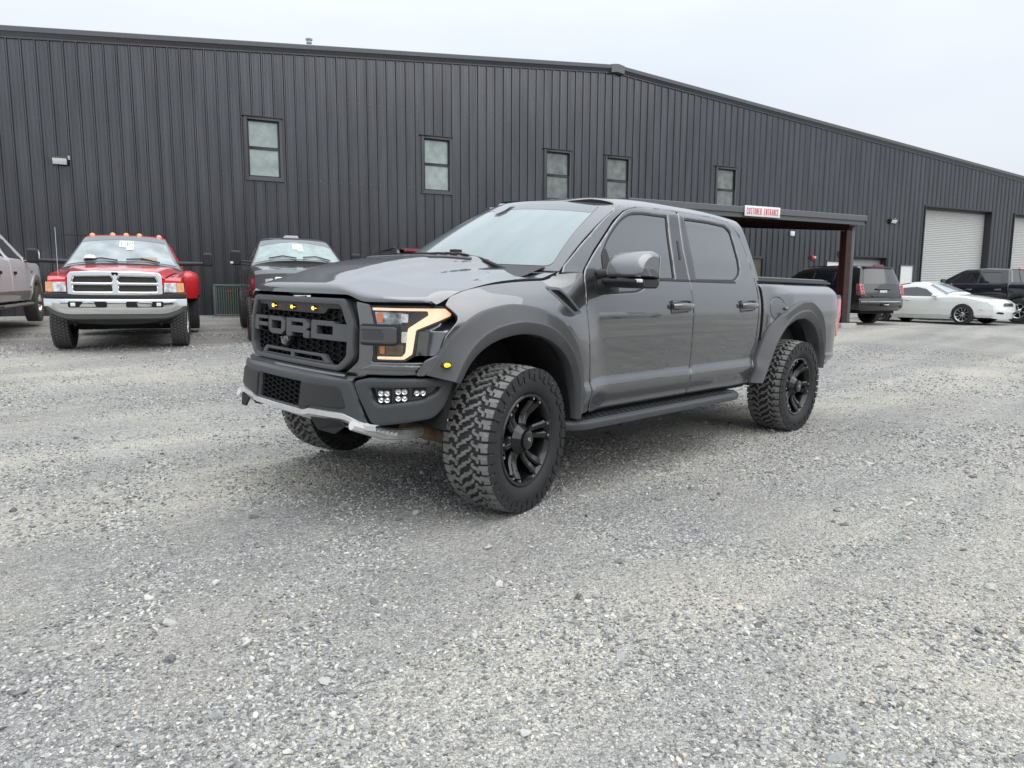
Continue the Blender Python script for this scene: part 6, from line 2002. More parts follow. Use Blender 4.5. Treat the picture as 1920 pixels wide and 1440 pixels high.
for s in (1, -1):
    tyre(c.root, 0, s * .865, .395, .27, .21, 'chrome_8', s, steer=-.05)
    tyre(c.root, -3.78, s * 1.05, .395, .24, .21, 'chrome_8', s); tyre(c.root, -3.78, s * .78, .395, .24, .21, 'dark_8', s)
    side_mirror(c, -.72, .88, 1.50, .17, .25, M_BLK, arm=.40, side=s, tow=1)
    mb = MB(); mb.tube([(.60, s * .60, .55), (.75, s * .60, .45), (.80, s * .60, .42)], .02, 6); build('tow_hook', mb, UNDER, c.root)
for y in (-.55, -.22, 0, .22, .55):
    p = c.strip(np.array([y / .665]), np.array([8.1]))[0]
    mb = MB(); mb.lathe([(.05, -.01), (.048, .012), (.03, .035), (0, .042)], 14, 'z', tuple(p)); build('roof_lamp', mb, mat('orange_marker', (.85, .33, .12), rough=.3, coat=1), c.root, smooth=60)
mb = MB(); mb.tube([(.25, -.86, 1.20), (.10, -.875, 1.95)], .003, 5); build('antenna', mb, CHR, c.root)
mb = MB(); mb.box(-1.75, -1.62, -1.02, -.55, 1.895, 1.91); build('roof_blade', mb, M_BLK, c.root)
for s, y0, y1 in ((1, .62, .06), (-1, -.08, -.64)):
    mb = MB(); P = [Vector(c.strip(np.array([y]), np.array([t]))[0]) + Vector((.02, 0, .02)) for y, t in ((y0, 6.06), ((y0 + y1) / 2, 6.14), (y1, 6.10))]
    mb.tube(P, .012, 5); build('wiper', mb, M_BLK, c.root)
placard(c, .05, 6.66, '1182', .22, .23)
mb = MB(); p = c.strip(np.array([.45]), np.array([6.15]))[0]; mb.box(p[0] + .012, p[0] + .02, p[1] - .13, p[1] + .13, p[2] - .03, p[2] + .05); build('dash_papers', mb, mat('cream_paper', (.62, .60, .45), rough=.7), c.root)
mb = MB(); p = c.strip(np.array([-.55]), np.array([6.15]))[0]; mb.lathe([(0, .03), (.07, .02), (.10, -.03)], 12, 'z', (p[0] + .0, p[1], p[2] + .05)); build('dash_cap', mb, mat('white_cloth', (.7, .7, .72), rough=.8), c.root)

# ---------------- black heavy-duty pickup, number 1195
BLKP = car_paint('black_paint', (.012, .012, .013), rough=.25)
DGP = car_paint('charcoal_paint', (.035, .034, .034), rough=.3, metal=.3)
c = Car('heavy_pickup', (-3.85, -8.9, .385), 69.1, 2.0, 'black heavy-duty pickup numbered 1195 beside the air conditioner unit', 'pickup truck')
top = [(.86, .60), (.88, 1.0), (.84, 1.28), (.74, 1.34), (.1, 1.41), (-.38, 1.42), (-.44, 1.43), (-1.22, 1.94), (-1.36, 1.985), (-2.2, 2.03), (-3.05, 1.99), (-3.22, 1.50), (-3.24, 1.0), (-3.25, .62)]
c.setup(top, [.5, .7, 1.1, 1.35, 1.45, 1.52, 1.98, 2.1], [.94, .98, 1.0, .97, .93, .90, .685, .6], tapf(.07, 0, (.3, .9), (-3, -4)), [.06, .06, .05, .03, .02, .02, .12, .05, .04, .03, .02, .02, .01])
low = [(-3.25, .55), (-.66, .50)] + arch(0, .54, .46, .52)[::-1] + [(.70, .58), (.86, .60)]
w1 = rounded([(-.82, 1.46), (-1.28, 1.82), (-1.45, 1.87), (-2.02, 1.88), (-2.0, 1.46)], .04); w2 = rounded([(-2.10, 1.46), (-2.12, 1.88), (-2.85, 1.86), (-2.98, 1.50)], .04)
a, b = c.sides('body_side', [tuple(p) for p in c.top] + low, DGP, holes=[w1, w2])
for w_ in (w1, w2): c.sides('door_glass', shrink(w_, -.003), DGLASS, off=-.012, r=0, pair=(a, b))
for x0, x1 in ((-.64, -2.02), (-2.05, -3.12)): c.sides('door', rounded([(x0, .60), (x0, 1.40), (x1, 1.40), (x1, .60)], .03), DGP, off=.005, r=.004, thick=.006, pair=(a, b))
c.sheet(0, 3, DGP, 'front_panel'); c.sheet(3, 5, DGP, 'bonnet')
c.sheet(5, 6.0, M_BLK, 'cowl'); ws = c.sheet(6.0, 7, FRIT, 'windscreen')
c.over('glass', rounded([(-.92, 6.06), (.92, 6.06), (.92, 6.95), (-.92, 6.95)], .03), mat('greenish_glass', (.20, .27, .25), rough=.2, coat=1, coat_r=.02, var=.3, vscale=4), parent=ws, off=.006, res=.1)
c.over('shade_band', rounded([(-.915, 6.74), (0, 6.88), (.915, 6.74), (.918, 6.955), (-.918, 6.955)], .03), WSB, parent=ws, off=.009, res=.1)
c.sheet(7, 10, DGP, 'roof'); c.sheet(10, 12.999, DGP, 'cab_back')
mb = MB(); mb.box(-5.9, -3.3, -.98, .98, .70, 1.42); build('cargo_box', mb, DGP, c.root, bevel=.03)
f = fr(.96, .05)
for x, k in ((.0, 1),):
    g_ = panel('grille', fr(.93, .06), rounded([(-.56, .84), (.56, .84), (.60, 1.25), (-.60, 1.25)], .04), CHR, parent=c.root, holes=[rounded([(-.50, .92), (.50, .92), (.53, 1.05), (-.53, 1.05)], .02), rounded([(-.53, 1.10), (.53, 1.10), (.55, 1.20), (-.55, 1.20)], .02)], res=.06, r=.015, thick=.05)
    panel('grille_mesh', fr(.88, .06), rounded([(-.52, .88), (.52, .88), (.56, 1.28), (-.56, 1.28)], .04), M_DARK, parent=g_, res=.1, r=0, thick=.004)
for s in (1, -1):
    f = (lambda s: (lambda a_, b_: np.stack([.97 - .30 * ((np.asarray(a_) - .62) / .3) ** 2 - .05 * (np.asarray(b_) - 1.), np.asarray(a_) * s, np.asarray(b_, float)], -1)))(s)
    h_ = panel('headlight', f, rounded([(.63, .93), (.93, .93), (.95, 1.20), (.63, 1.22)], .02), mat('headlight_glass2', (.62, .62, .62), rough=.15, coat=1, var=.4, vscale=12), parent=c.root, res=.04, r=.012, thick=.06, flip=s < 0)
    panel('side_marker', f, rounded([(.945, .95), (.985, .96), (.985, 1.24), (.96, 1.25)], .01), mat('dark_red_lens', (.30, .03, .04), rough=.2, coat=1), parent=c.root, res=.04, r=.006, thick=.04, flip=s < 0)
    tyre(c.root, 0, s * .90, .42, .29, .23, 'dark_8', s); tyre(c.root, -4.06, s * .90, .42, .29, .23, 'dark_8', s)
    m_ = side_mirror(c, -.72, .93, 1.60, .20, .30, M_BLK, arm=.16, side=s, tow=2)
    mb = MB(); y0_, y1_ = sorted((s * 1.24, s * 1.295)); mb.box(-.685, -.668, y0_, y1_, 1.49, 1.53); build('turn_lens', mb, M_LENS, m_)
_cb = lambda y: 1.05 - .07 * (y / .8) ** 2 - .22 * max(0, abs(y) - .78) ** 1.2 * 3
loftx('bumper', [(-.10, .86), (.0, .86), (.02, .82), (.02, .62), (-.02, .55)], DGP, 1.0)
c.box('chassis', -5.8, .6, -.75, .75, .45, .75, UNDER); c.box('engine_bay', -.6, .80, -.62, .62, .5, 1.2, UNDER)
mb = MB(); mb.prism(rounded([(-.16, 0), (.16, 0), (.13, .07), (-.13, .07)], .02), -.13, .13, lambda a_, b_, cc: (-1.95 + cc, a_, b_ + 2.055)); build('roof_scoop', mb, mat('pale_plastic2', (.58, .58, .56), rough=.5), c.root, bevel=.015)
for s, y0, y1 in ((1, .66, .08), (-1, -.06, -.64)):
    mb = MB(); P = [Vector(c.strip(np.array([y]), np.array([t]))[0]) + Vector((.02, 0, .02)) for y, t in ((y0, 6.08), ((y0 + y1) / 2, 6.18), (y1, 6.12))]
    mb.tube(P, .012, 5); build('wiper', mb, M_BLK, c.root)
placard(c, .02, 6.62, '1195', .20, .22, (.70, .78, .75))

# ---------------- white crew-cab pickup, nose to the wall
WHT = car_paint('white_paint', (.86, .87, .87), rough=.3)
TAN = mat('champagne_lower_paint', (.36, .35, .32), rough=.35, coat=1, dirt=(.20, .17, .13), dscale=5, damt=.6)
c = Car('white_pickup', (.416, -15.53, .66), 250.0, -1.2, 'white crew-cab pickup with tan lower body at the edge of the lot', 'pickup truck')
top = [(.95, .62), (.97, .95), (.90, 1.20), (.78, 1.26), (.1, 1.33), (-.55, 1.36), (-.62, 1.40), (-1.35, 1.84), (-1.50, 1.90), (-2.4, 1.95), (-3.35, 1.92), (-3.55, 1.42), (-3.56, 1.0), (-3.57, .62)]
c.setup(top, [.45, .62, .66, 1.0, 1.25, 1.38, 1.45, 1.90, 2.1], [.93, .98, 1.0, 1.0, .985, .96, .90, .69, .6], tapf(.07, 0, (.3, .95), (-3, -4)), [.06, .06, .05, .03, .02, .02, .10, .05, .04, .03, .02, .02, .01])
low = [(-3.57, .55), (-.64, .50)] + arch(0, .53, .44, .50)[::-1] + [(.75, .58), (.95, .62)]
w1 = rounded([(-.90, 1.40), (-1.40, 1.74), (-1.62, 1.80), (-2.28, 1.80), (-2.18, 1.38), (-1.2, 1.38), (-1.1, 1.34), (-.95, 1.34)], .03); w2 = rounded([(-2.34, 1.38), (-2.44, 1.80), (-3.15, 1.79), (-3.28, 1.42)], .04)
a, b = c.sides('body_side', [tuple(p) for p in c.top] + low, WHT, holes=[w1, w2], res=.06)
for w_ in (w1, w2): c.sides('door_glass', shrink(w_, -.003), DGLASS, off=-.014, r=0, pair=(a, b))
for x0, x1 in ((-.72, -2.24), (-2.27, -3.42)):
    dr = c.sides('door', rounded([(x0, .58), (x0, 1.32), (x1, 1.36), (x1, .58)], .03), WHT, off=.006, r=.006, thick=.01, pair=(a, b))
    c.sides('door_handle', rounded([(x1 + .16, 1.05), (x1 + .34, 1.05), (x1 + .34, 1.11), (x1 + .16, 1.11)], .02), M_BLK, off=.035, r=.008, thick=.03, pair=dr)
c.sides('lower_cladding', [(-.60, .50), (-.62, .72), (-3.55, .72), (-3.55, .52)], TAN, off=.016, r=.008, thick=.02, pair=(a, b))
fl = arch(0, .62, .44, .50)[::-1]; fi_ = arch(0, .52, .44, .50)[::-1]
c.sides('arch_trim', fl + fi_[::-1], TAN, off=.030, r=.010, thick=.05, pair=(a, b), res=.04)
c.sides('badge', [(-.30, 1.10), (-.46, 1.10), (-.46, 1.14), (-.30, 1.14)], mat('chrome_badge', (.4, .4, .4), rough=.3, metal=.8), off=.012, r=0, thick=.006, pair=(a, b))
c.sides('badge', [(-.56, .76), (-.68, .76), (-.68, .80), (-.56, .80)], MATS['chrome_badge'], off=.012, r=0, thick=.006, pair=(a, b))
c.sheet(0, 3, WHT, 'front_panel'); c.sheet(3, 5, WHT, 'bonnet'); c.sheet(5, 6.1, M_BLK, 'cowl'); c.sheet(6.1, 7, DGLASS, 'windscreen')
c.sheet(7, 10, WHT, 'roof'); c.sheet(10, 12.999, WHT, 'cab_back')
mb = MB(); mb.box(-5.6, -3.62, -.98, .98, .62, 1.36); build('cargo_box', mb, WHT, c.root, bevel=.04)
c.box('chassis', -5.4, .6, -.78, .78, .42, .75, UNDER); c.box('engine_bay', -.6, .80, -.55, .55, .5, 1.2, UNDER)
for s in (1, -1):
    tyre(c.root, 0, s * .92, .405, .27, .21, 'chrome_6', s, rubber=mat('dusty_tyre', (.085, .075, .062), rough=.9, bump=.3, bscale=60)); tyre(c.root, -4.37, s * .92, .405, .27, .21, 'chrome_6', s)
    m_ = side_mirror(c, -.86, .95, 1.46, .17, .30, M_BLK, arm=.16, side=s, tow=2)
    mb = MB(); rows = []
    for x in (-.62, -.74, -3.35, -3.45): rows.append([(x, s * .92, .46), (x, s * 1.06, .455), (x, s * (1.08 if -3.4 < x < -.7 else 1.0), .43), (x, s * 1.05, .40), (x, s * .92, .41)])
    mb.grid(rows, close_v=True); mb.add(rows[0], [tuple(range(5))]); mb.add(rows[-1], [tuple(range(5))])
    st = build('running_board', mb, mat('board_grey', (.16, .155, .145), rough=.6), c.root)
    for x in (-1.1, -2.0, -2.9): 
        mb = MB(); mb.tube([(x, s * .70, .56), (x, s * .98, .44)], .025, 6); build('bracket', mb, UNDER, st)

# ---------------- dark SUV between the pickups, seen over the bonnet
c = Car('dark_suv', (-7.71, -11.71, .46), 250, 0, 'dark SUV with a red rear spoiler strip just behind the grey bonnet', 'suv')
top = [(.85, .55), (.87, .90), (.75, 1.12), (-.5, 1.24), (-.55, 1.28), (-1.2, 1.72), (-1.35, 1.76), (-2.6, 1.80), (-3.75, 1.77), (-3.82, 1.72), (-4.05, 1.18), (-4.12, .85), (-4.10, .50)]
c.setup(top, [.4, .7, 1.0, 1.2, 1.3, 1.75, 2.], [.92, .97, .98, .95, .90, .70, .6], tapf(.10, .05, (.3, .85), (-3.6, -4.1)), [.1, .1, .04, .02, .03, .08, .03, .03, .02, .02, .06, .08])
w1 = rounded([(-.95, 1.28), (-1.35, 1.64), (-1.9, 1.68), (-1.9, 1.28)], .04); w2 = rounded([(-2.0, 1.28), (-2.0, 1.68), (-2.75, 1.68), (-2.75, 1.28)], .04); w3 = rounded([(-2.85, 1.28), (-2.85, 1.68), (-3.55, 1.66), (-3.72, 1.32)], .04)
low = [(-3.5, .48)] + arch(-2.95, .44, .36, .45)[::-1][::1]
low = [(-4.1, .5)] + arch(-2.95, .44, .36, .45)[::-1] + arch(0, .44, .36, .45)[::-1] + [(.8, .5)]
a, b = c.sides('body_side', [tuple(p) for p in c.top] + low, BLKP, holes=[w1, w2, w3])
for w_ in (w1, w2, w3): c.sides('side_glass', shrink(w_, -.003), DGLASS, off=-.012, r=0, pair=(a, b))
c.sheet(0, 4, BLKP, 'bonnet'); c.sheet(4, 5, DGLASS, 'windscreen'); c.sheet(5, 8, BLKP, 'roof'); c.sheet(8, 12, BLKP, 'tailgate')
c.over('rear_glass', rounded([(-.82, 9.15), (.82, 9.15), (.86, 9.95), (-.86, 9.95)], .04), DGLASS)
c.box('spoiler', -3.98, -3.70, -.66, .66, 1.765, 1.80, BLKP, bevel=.01)
c.box('brake_strip', -3.99, -3.975, -.60, .60, 1.735, 1.775, mat('deep_red_lens', (.32, .01, .03), rough=.2, coat=1), bevel=.004)
for s in (1, -1):
    c.box('roof_rail', -3.3, -1.5, s * .62 - .02, s * .62 + .02, 1.83, 1.86, BLKP)
    tyre(c.root, 0, s * .85, .38, .25, .22, 'alloy_6', s); tyre(c.root, -2.95, s * .85, .38, .25, .22, 'alloy_6', s)
    c.box('tail_lamp', -4.14, -4.0, *sorted((s * .78, s * .93)), .95, 1.35, REDL)

# ---------------- black SUV behind the canopy post
c = Car('black_suv', (-23.29, -7.84, .45), 248.4, -.5, 'large black SUV parked behind the canopy post, white plate on its tailgate', 'suv')
top = [(.90, .55), (.92, .95), (.84, 1.18), (.1, 1.27), (-.55, 1.30), (-.62, 1.33), (-1.30, 1.76), (-1.50, 1.84), (-2.6, 1.90), (-3.70, 1.87), (-3.86, 1.82), (-4.02, 1.30), (-4.10, .98), (-4.13, .60), (-4.08, .50)]
c.setup(top, [.4, .7, 1.0, 1.25, 1.35, 1.85, 2.1], [.93, .985, 1.0, .98, .945, .74, .62], tapf(.09, .05, (.3, .9), (-3.6, -4.1)), [.10, .08, .05, .03, .02, .05, .08, .04, .04, .02, .05, .05, .06, .06])
w1 = rounded([(-1.02, 1.33), (-1.45, 1.68), (-1.95, 1.74), (-1.95, 1.33)], .04); w2 = rounded([(-2.05, 1.33), (-2.05, 1.74), (-2.85, 1.75), (-2.85, 1.33)], .04); w3 = rounded([(-2.95, 1.33), (-2.95, 1.75), (-3.60, 1.73), (-3.78, 1.36)], .05)
low = [(-4.05, .48)] + arch(-2.95, .48, .42, .46)[::-1] + arch(0, .48, .42, .46)[::-1] + [(.84, .5)]
a, b = c.sides('body_side', [tuple(p) for p in c.top] + low, BLKP, holes=[w1, w2, w3], res=.07)
for w_ in (w1, w2, w3): c.sides('side_glass', shrink(w_, -.003), DGLASS, off=-.012, r=0, pair=(a, b))
for x0, x1 in ((-.75, -1.98), (-2.0, -2.88)):
    dr = c.sides('door', rounded([(x0, .58), (x0, 1.30), (x1, 1.30), (x1, .58 if x1 > -2.5 else .95)], .03), BLKP, off=.005, r=.004, thick=.008, pair=(a, b))
    c.sides('door_handle', rounded([(x1 + .08, 1.10), (x1 + .26, 1.10), (x1 + .26, 1.135), (x1 + .08, 1.135)], .01), CHR, off=.03, r=.006, thick=.025, pair=dr)
c.sheet(0, 5, BLKP, 'bonnet'); c.sheet(5, 6, DGLASS, 'windscreen'); c.sheet(6, 9, BLKP, 'roof'); tg = c.sheet(9, 14, BLKP, 'tailgate')
c.over('rear_glass', rounded([(-.86, 9.95), (.86, 9.95), (.88, 11.0), (-.88, 11.0)], .05), mat('grey_rear_glass', (.05, .053, .055), rough=.1, coat=1), parent=tg, off=.008)
c.over('brake_light', rounded([(-.30, 9.80), (.30, 9.80), (.30, 9.97), (-.30, 9.97)], .02), mat('dull_red_lens', (.30, .06, .07), rough=.3, coat=1), parent=tg, off=.07, thick=.06)
c.box('spoiler', -3.98, -3.72, -.68, .68, 1.845, 1.875, BLKP, parent=tg)
def rear_xyz(y, z, d=0):
    x = float(np.interp(z, [.5, .6, .98, 1.30, 1.82], [-4.15, -4.22, -4.18, -4.10, -3.93])) + .08 * (y / .95) ** 2 - d
    return x
x_ = rear_xyz(0, 1.05)
mb = MB(); mb.box(x_ - .012, x_, -.16, .16, .965, 1.12); pl = build('licence_plate', mb, mat('plate_white', (.72, .74, .75), rough=.4), tg, bevel=.004)
build('plate_text', text_mb('4K 71R', .24, .07, .012, lambda a_, b_, cc: (x_ - .0125 - cc, .12 - a_, 1.005 + b_), depth=.001), mat('plate_ink', (.12, .16, .2), rough=.5), pl, smooth=0)
mb = MB(); mb.box(x_ - .03, x_ + .02, -.34, .34, 1.14, 1.18); build('plate_shroud', mb, BLKP, tg, bevel=.01)
mb = MB(); mb.box(rear_xyz(0, .92) - .035, rear_xyz(0, .92) + .05, -.52, .52, .90, .94); build('pull_bar', mb, BLKP, tg, bevel=.008)
build('letter_badge', text_mb('YUKON XL', .34, .035, .008, lambda a_, b_, cc: (rear_xyz(.6, .95) - .004 - cc, .80 - a_, .935 + b_), depth=.003), CHR, tg, smooth=0)
build('letter_badge', text_mb('GMC', .14, .04, .009, lambda a_, b_, cc: (rear_xyz(.6, 1.30) - .006 - cc, .80 - a_, 1.255 + b_), depth=.003), CHR, tg, smooth=0)
mb = MB(); rows = []
for y in np.linspace(-1.0, 1.0, 25):
    x = -4.22 + .12 * abs(y) ** 3; rows.append([(x + .1, y, .86), (x, y, .85), (x - .02, y, .80), (x - .01, y, .55), (x + .08, y, .47)])
mb.grid(rows); bm_ = build('rear_bumper', mb, BLKP, c.root, smooth=30)
mb = MB(); rows = []
for y in np.linspace(-.80, .96, 21):
    x = -4.245 + .12 * abs(y) ** 3; rows.append([(x, y, .775), (x - .012, y, .77), (x - .012, y, .735), (x, y, .73)])
mb.grid(rows); build('chrome_strip', mb, CHR, bm_)
mb = MB(); mb.box(-4.26, -4.2, -.16, .16, .60, .70); build('hitch', mb, UNDER, bm_); mb = MB(); mb.tube([(-4.30, -.12, .65), (-4.30, .05, .65), (-4.30, .10, .67)], .012, 6); build('hitch_pin', mb, CHR, bm_)
mb = MB(); rows = [[(x, y, z) for x, z in ((-4.10, .50), (-4.05, .45), (-3.6, .44))] for y in (-.85, .85)]; mb.grid(rows); build('lower_valance', mb, mat('tan_valance', (.12, .095, .07), rough=.7), bm_)
for s in (1, -1):
    mb = MB(); mb.prism(rounded([(-3.93, 1.32), (-4.07, 1.32), (-4.165, .98), (-4.06, .95), (-3.96, .97)], .02), .80, .985, lambda a_, b_, cc: (a_, s * cc, b_)); tl = build('tail_lamp', mb, mat('tail_red_clear', (.32, .11, .11), rough=.15, coat=1, var=.5, vscale=16), c.root, bevel=.015)
    for z in (1.24, 1.15, 1.03):
        mb = MB(); mb.lathe([(0, .012), (.035, .008), (.042, 0)], 12, 'x', (0, 0, 0)); mb.v = [(-(v[0]) + float(np.interp(z, [.98, 1.32], [-4.166, -4.074])), v[1] + s * .89, v[2] + z) for v in mb.v]; build('lamp_cell', mb, REDL, tl)
    tyre(c.root, 0, s * .87, .40, .27, .24, 'chrome_6', s); tyre(c.root, -2.95, s * .87, .40, .27, .24, 'chrome_6', s)
    c.box('roof_rail', -3.4, -1.6, s * .66 - .02, s * .66 + .02, 1.915, 1.945, BLKP)
    side_mirror(c, -.95, .95, 1.30, .22, .18, BLKP, arm=.06, side=s)
c.box('chassis', -4.0, .5, -.75, .75, .36, .6, UNDER)
# ---------------- white coupe
CWH = car_paint('pearl_white', (.82, .83, .79), rough=.25)
c = Car('white_coupe', (-25.4, -2.13, .42), 76.2, 0, 'white two-door coupe parked beside the black pickup near the tall door', 'car')
top = [(.82, .22), (.89, .45), (.87, .64), (.70, .755), (.05, .89), (-.48, .955), (-.56, .975), (-1.26, 1.33), (-1.50, 1.40), (-1.9, 1.41), (-2.45, 1.325), (-3.15, 1.06), (-3.55, .98), (-3.66, .90), (-3.74, .55), (-3.68, .28)]
c.setup(top, [.18, .30, .50, .75, .90, .98, 1.33, 1.5], [.80, .885, .905, .90, .875, .82, .62, .5], tapf(.16, .12, (.05, .9), (-2.9, -3.7)), [.12, .12, .10, .06, .04, .05, .10, .04, .03, .03, .04, .04, .06, .10, .12])
win = rounded([(-.93, .93), (-1.35, 1.20), (-1.70, 1.27), (-2.15, 1.245), (-2.60, 1.10), (-2.72, .99), (-1.9, .95)], .03)
low = [(-3.62, .24), (-3.22, .24)] + arch(-2.85, .365, .32, .26)[::-1] + [(-2.4, .20), (-.46, .20)] + arch(0, .365, .32, .24)[::-1] + [(.45, .22)]
a, b = c.sides('body_side', [tuple(p) for p in c.top] + low, CWH, holes=[win], res=.05, r=.012)
c.sides('side_glass', shrink(win, -.003), DGLASS, off=-.012, r=0, pair=(a, b))
dr = c.sides('door', rounded([(-.62, .30), (-.66, .86), (-.80, .90), (-2.02, .925), (-2.16, .70), (-2.05, .30)], .04), CWH, off=.004, r=.005, thick=.008, pair=(a, b))
c.sides('door_handle', rounded([(-1.98, .80), (-1.78, .79), (-1.78, .82), (-1.98, .83)], .01), CWH, off=.025, r=.006, thick=.02, pair=dr)
c.sides('side_skirt', [(-.42, .17), (-.40, .25), (-2.46, .25), (-2.46, .17)], CWH, off=.015, r=.008, thick=.03, pair=(a, b))
c.sides('side_marker', rounded([(.50, .47), (.62, .46), (.62, .49), (.50, .50)], .008), mat('pale_lens', (.6, .55, .5), rough=.3), off=.004, r=0, thick=.004, pair=(a, b))
c.sheet(0, 3, CWH, 'front_bumper'); c.sheet(3, 6, CWH, 'bonnet'); ws = c.sheet(6, 7, FRIT, 'windscreen')
c.over('glass', rounded([(-.90, 6.06), (.90, 6.06), (.88, 6.96), (-.88, 6.96)], .04), mat('light_glass', (.28, .32, .33), rough=.15, coat=1, var=.3, vscale=3), parent=ws, off=.008)
c.sheet(7, 9.2, CWH, 'roof'); c.sheet(9.2, 11, DGLASS, 'rear_window'); c.sheet(11, 15, CWH, 'boot')
c.over('grille', rounded([(-.44, 1.60), (.44, 1.60), (.38, 2.02), (-.38, 2.02)], .08), mat('chrome_grey', (.30, .30, .31), rough=.3, metal=.9), off=.012)
for t_ in (1.68, 1.76, 1.84, 1.92): c.over('grille_bar', [(-.40, t_), (.40, t_), (.40, t_ + .02), (-.40, t_ + .02)], M_DARK, off=.022, thick=.004)
c.over('emblem', rounded([(-.07, 1.72), (.07, 1.72), (.07, 1.90), (-.07, 1.90)], .05), CHR, off=.03)
for s in (1, -1):
    c.over('bumper_vent', rounded([(s * .40, .62), (s * .86, .70), (s * .80, .92), (s * .42, .86)], .05), M_DARK, off=.006)
    c.over('headlight', rounded([(s * .60, 2.05), (s * .93, 2.05), (s * .97, 2.9), (s * .90, 3.25), (s * .74, 2.8)], .05), mat('headlight_pale', (.62, .64, .62), rough=.15, coat=1, var=.3, vscale=10), off=.008)
    tyre(c.root, 0, s * .80, .325, .225, .235, 'alloy_10', s); tyre(c.root, -2.85, s * .80, .325, .235, .235, 'alloy_10', s)
    mb = MB(); rows = [[(-.92 + dx, s * (.86 + .11 + .085 * ca * sc_), .955 + .055 * sa * sc_) for ca, sa in [(math.cos(q), math.sin(q)) for q in [2 * PI * i / 12 for i in range(12)]]] for dx, sc_ in ((.10, .3), (.07, .8), (.0, 1), (-.04, .95))]
    mb.grid(rows, close_v=True); mb.add(rows[-1], [tuple(range(12))]); mb.tube([(-.92, s * .80, .92), (-.92, s * .93, .94)], .02, 6); build('wing_mirror', mb, CWH, c.root, smooth=50)
c.box('underbody', -3.5, .7, -.62, .62, .17, .5, UNDER)
# ---------------- black pickup behind the coupe
NVY = car_paint('blue_black_paint', (.008, .009, .014), rough=.2)
c = Car('black_pickup', (-29.37, -4.31, .50), 249.2, -1.0, 'glossy black crew-cab pickup with chrome handles behind the white coupe', 'pickup truck')
top = [(.92, .60), (.95, 1.0), (.86, 1.22), (.1, 1.32), (-.55, 1.34), (-.62, 1.38), (-1.30, 1.80), (-1.46, 1.86), (-2.2, 1.91), (-3.02, 1.88), (-3.20, 1.38), (-3.22, 1.0), (-3.23, .60)]
c.setup(top, [.45, .7, 1.0, 1.25, 1.38, 1.88, 2.1], [.93, .98, 1.0, .975, .93, .70, .6], tapf(.08, 0, (.3, .95), (-3, -4)), [.08, .08, .04, .02, .02, .10, .05, .04, .03, .02, .02, .01])
w1 = rounded([(-.95, 1.37), (-1.38, 1.70), (-1.58, 1.77), (-2.04, 1.78), (-2.0, 1.37)], .03); w2 = rounded([(-2.10, 1.37), (-2.14, 1.78), (-2.82, 1.77), (-2.95, 1.42)], .04)
low = [(-3.23, .55), (-.62, .50)] + arch(0, .53, .44, .50)[::-1] + [(.74, .58)]
a, b = c.sides('body_side', [tuple(p) for p in c.top] + low, NVY, holes=[w1, w2], res=.07)
for w_ in (w1, w2): c.sides('door_glass', shrink(w_, -.003), DGLASS, off=-.012, r=0, pair=(a, b))
for x0, x1 in ((-.70, -2.04), (-2.06, -3.10)):
    dr = c.sides('door', rounded([(x0, .58), (x0, 1.33), (x1, 1.34), (x1, .58)], .03), NVY, off=.005, r=.004, thick=.008, pair=(a, b))
    c.sides('door_handle', rounded([(x1 + .10, 1.14), (x1 + .32, 1.14), (x1 + .32, 1.18), (x1 + .10, 1.18)], .012), CHR, off=.035, r=.006, thick=.03, pair=dr)
c.sides('belt_chrome', [(-.95, 1.350), (-3.0, 1.352), (-3.0, 1.367), (-.95, 1.365)], CHR, off=.008, r=0, thick=.01, pair=(a, b))
c.sheet(0, 4, NVY, 'bonnet'); c.sheet(4, 5.1, M_BLK, 'cowl'); c.sheet(5.1, 6, DGLASS, 'windscreen'); c.sheet(6, 9, NVY, 'roof'); cb_ = c.sheet(9, 12, NVY, 'cab_back')
c.over('rear_window', rounded([(-.88, 9.12), (.88, 9.12), (.90, 9.94), (-.90, 9.94)], .04), mat('tan_rear_glass', (.06, .058, .05), rough=.08, coat=1), parent=cb_, off=.010)
for k_ in (-.30, .30): c.over('window_bar', [(k_ - .03, 9.12), (k_ + .03, 9.12), (k_ + .03, 9.94), (k_ - .03, 9.94)], M_BLK, parent=cb_, off=.014)
c.over('brake_light', rounded([(-.20, 8.92), (.20, 8.92), (.20, 9.06), (-.20, 9.06)], .02), mat('bright_red_lens', (.6, .03, .04), rough=.2, coat=1), parent=cb_, off=.03)
mb = MB(); rows = []
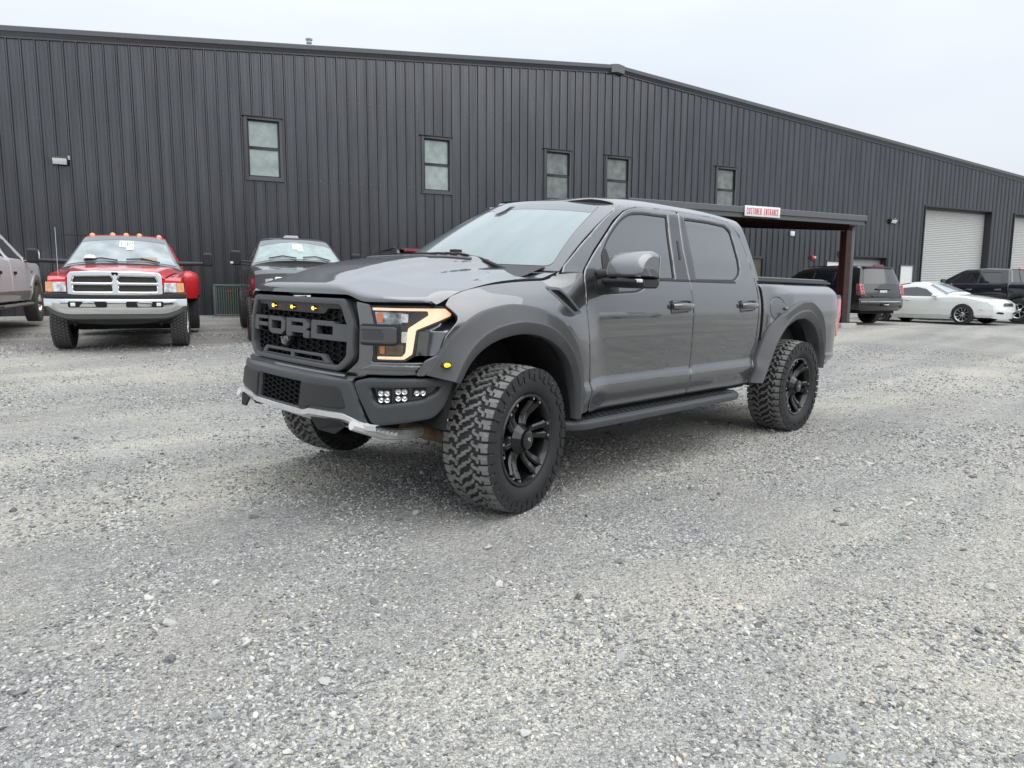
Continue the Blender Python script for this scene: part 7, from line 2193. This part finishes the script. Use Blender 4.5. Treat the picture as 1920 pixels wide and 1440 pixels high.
for s in (1, -1):
    bo = rounded([(-3.26, 1.34), (-5.05, 1.36), (-5.08, .62), (-4.28, .60)] + arch(-3.78, .53, .44, .58)[::-1][:0] + [(-4.28, .60)], .02)
    out_ = [(-3.26, 1.34), (-5.05, 1.36), (-5.08, .62)] + [(p[0] - 3.70, p[1]) for p in arch(0, .50, .44, .60)[::-1]] + [(-3.26, .60)]
    f = (lambda s: (lambda a_, b_: np.stack([np.asarray(a_, float), s * (.99 + .03 * sstep(.45, .75, b_) - .03 * sstep(1.2, 1.36, b_)), np.asarray(b_, float)], -1)))(s)
    bx_ = panel('bed_side', f, out_, NVY, parent=c.root, res=.08, r=.012, thick=.04, flip=s > 0)
    ft = [(p[0] - 3.70, p[1]) for p in arch(0, .60, .44, .60)[::-1]]; ft2 = [(p[0] - 3.70, p[1]) for p in arch(0, .50, .44, .60)[::-1]]
    panel('bed_flare', (lambda f, s: (lambda a_, b_: f(a_, b_) + np.array([0, s * .035, 0])))(f, s), ft + ft2[::-1], BLK, parent=bx_, res=.05, r=.01, thick=.05, flip=s > 0)
    tyre(c.root, 0, s * .93, .42, .29, .25, 'chrome_6', s); tyre(c.root, -3.70, s * .93, .42, .29, .25, 'chrome_6', s)
    side_mirror(c, -.92, .95, 1.42, .20, .24, M_BLK, arm=.12, side=s)
c.box('bed_floor', -5.05, -3.26, -.9, .9, .7, .8, UNDER); c.box('tailgate', -5.1, -5.03, -.85, .85, .75, 1.35, NVY)
c.box('chassis', -4.9, .6, -.75, .75, .42, .7, UNDER)
mb = MB(); mb.tube([(-1.34, -.3, 1.86), (-1.26, 0, 1.90), (-1.34, .3, 1.86)], .02, 6); mb.box(-1.40, -1.30, -.5, .5, 1.85, 1.885); build('sun_visor', mb, M_BLK, c.root)
c.box('core', -3.1, -.7, -.8, .8, .6, 1.3, UNDER)

# vehicles on the near side of the lot: the photograph shows them mirrored in the grey doors
def across(src, x, y, yaw, label):
    r = copy_tree(bpy.data.objects[src])
    r.location = (x, y, 0.0); r.rotation_euler = (0, 0, math.radians(yaw)); r['label'] = label
    return r
across('white_coupe', -17.5, 15.5, 160, 'white coupe mirrored in the grey front door, parked across the lot')
across('white_pickup', -23.5, 17.0, 165, 'white pickup mirrored in the grey rear door, parked across the lot')
across('black_suv', -11.5, 14.5, 150, 'black SUV mirrored low in the grey front door, parked across the lot')

# scene-wide: nothing may have its bevel/edit leftovers
bpy.context.view_layer.update()
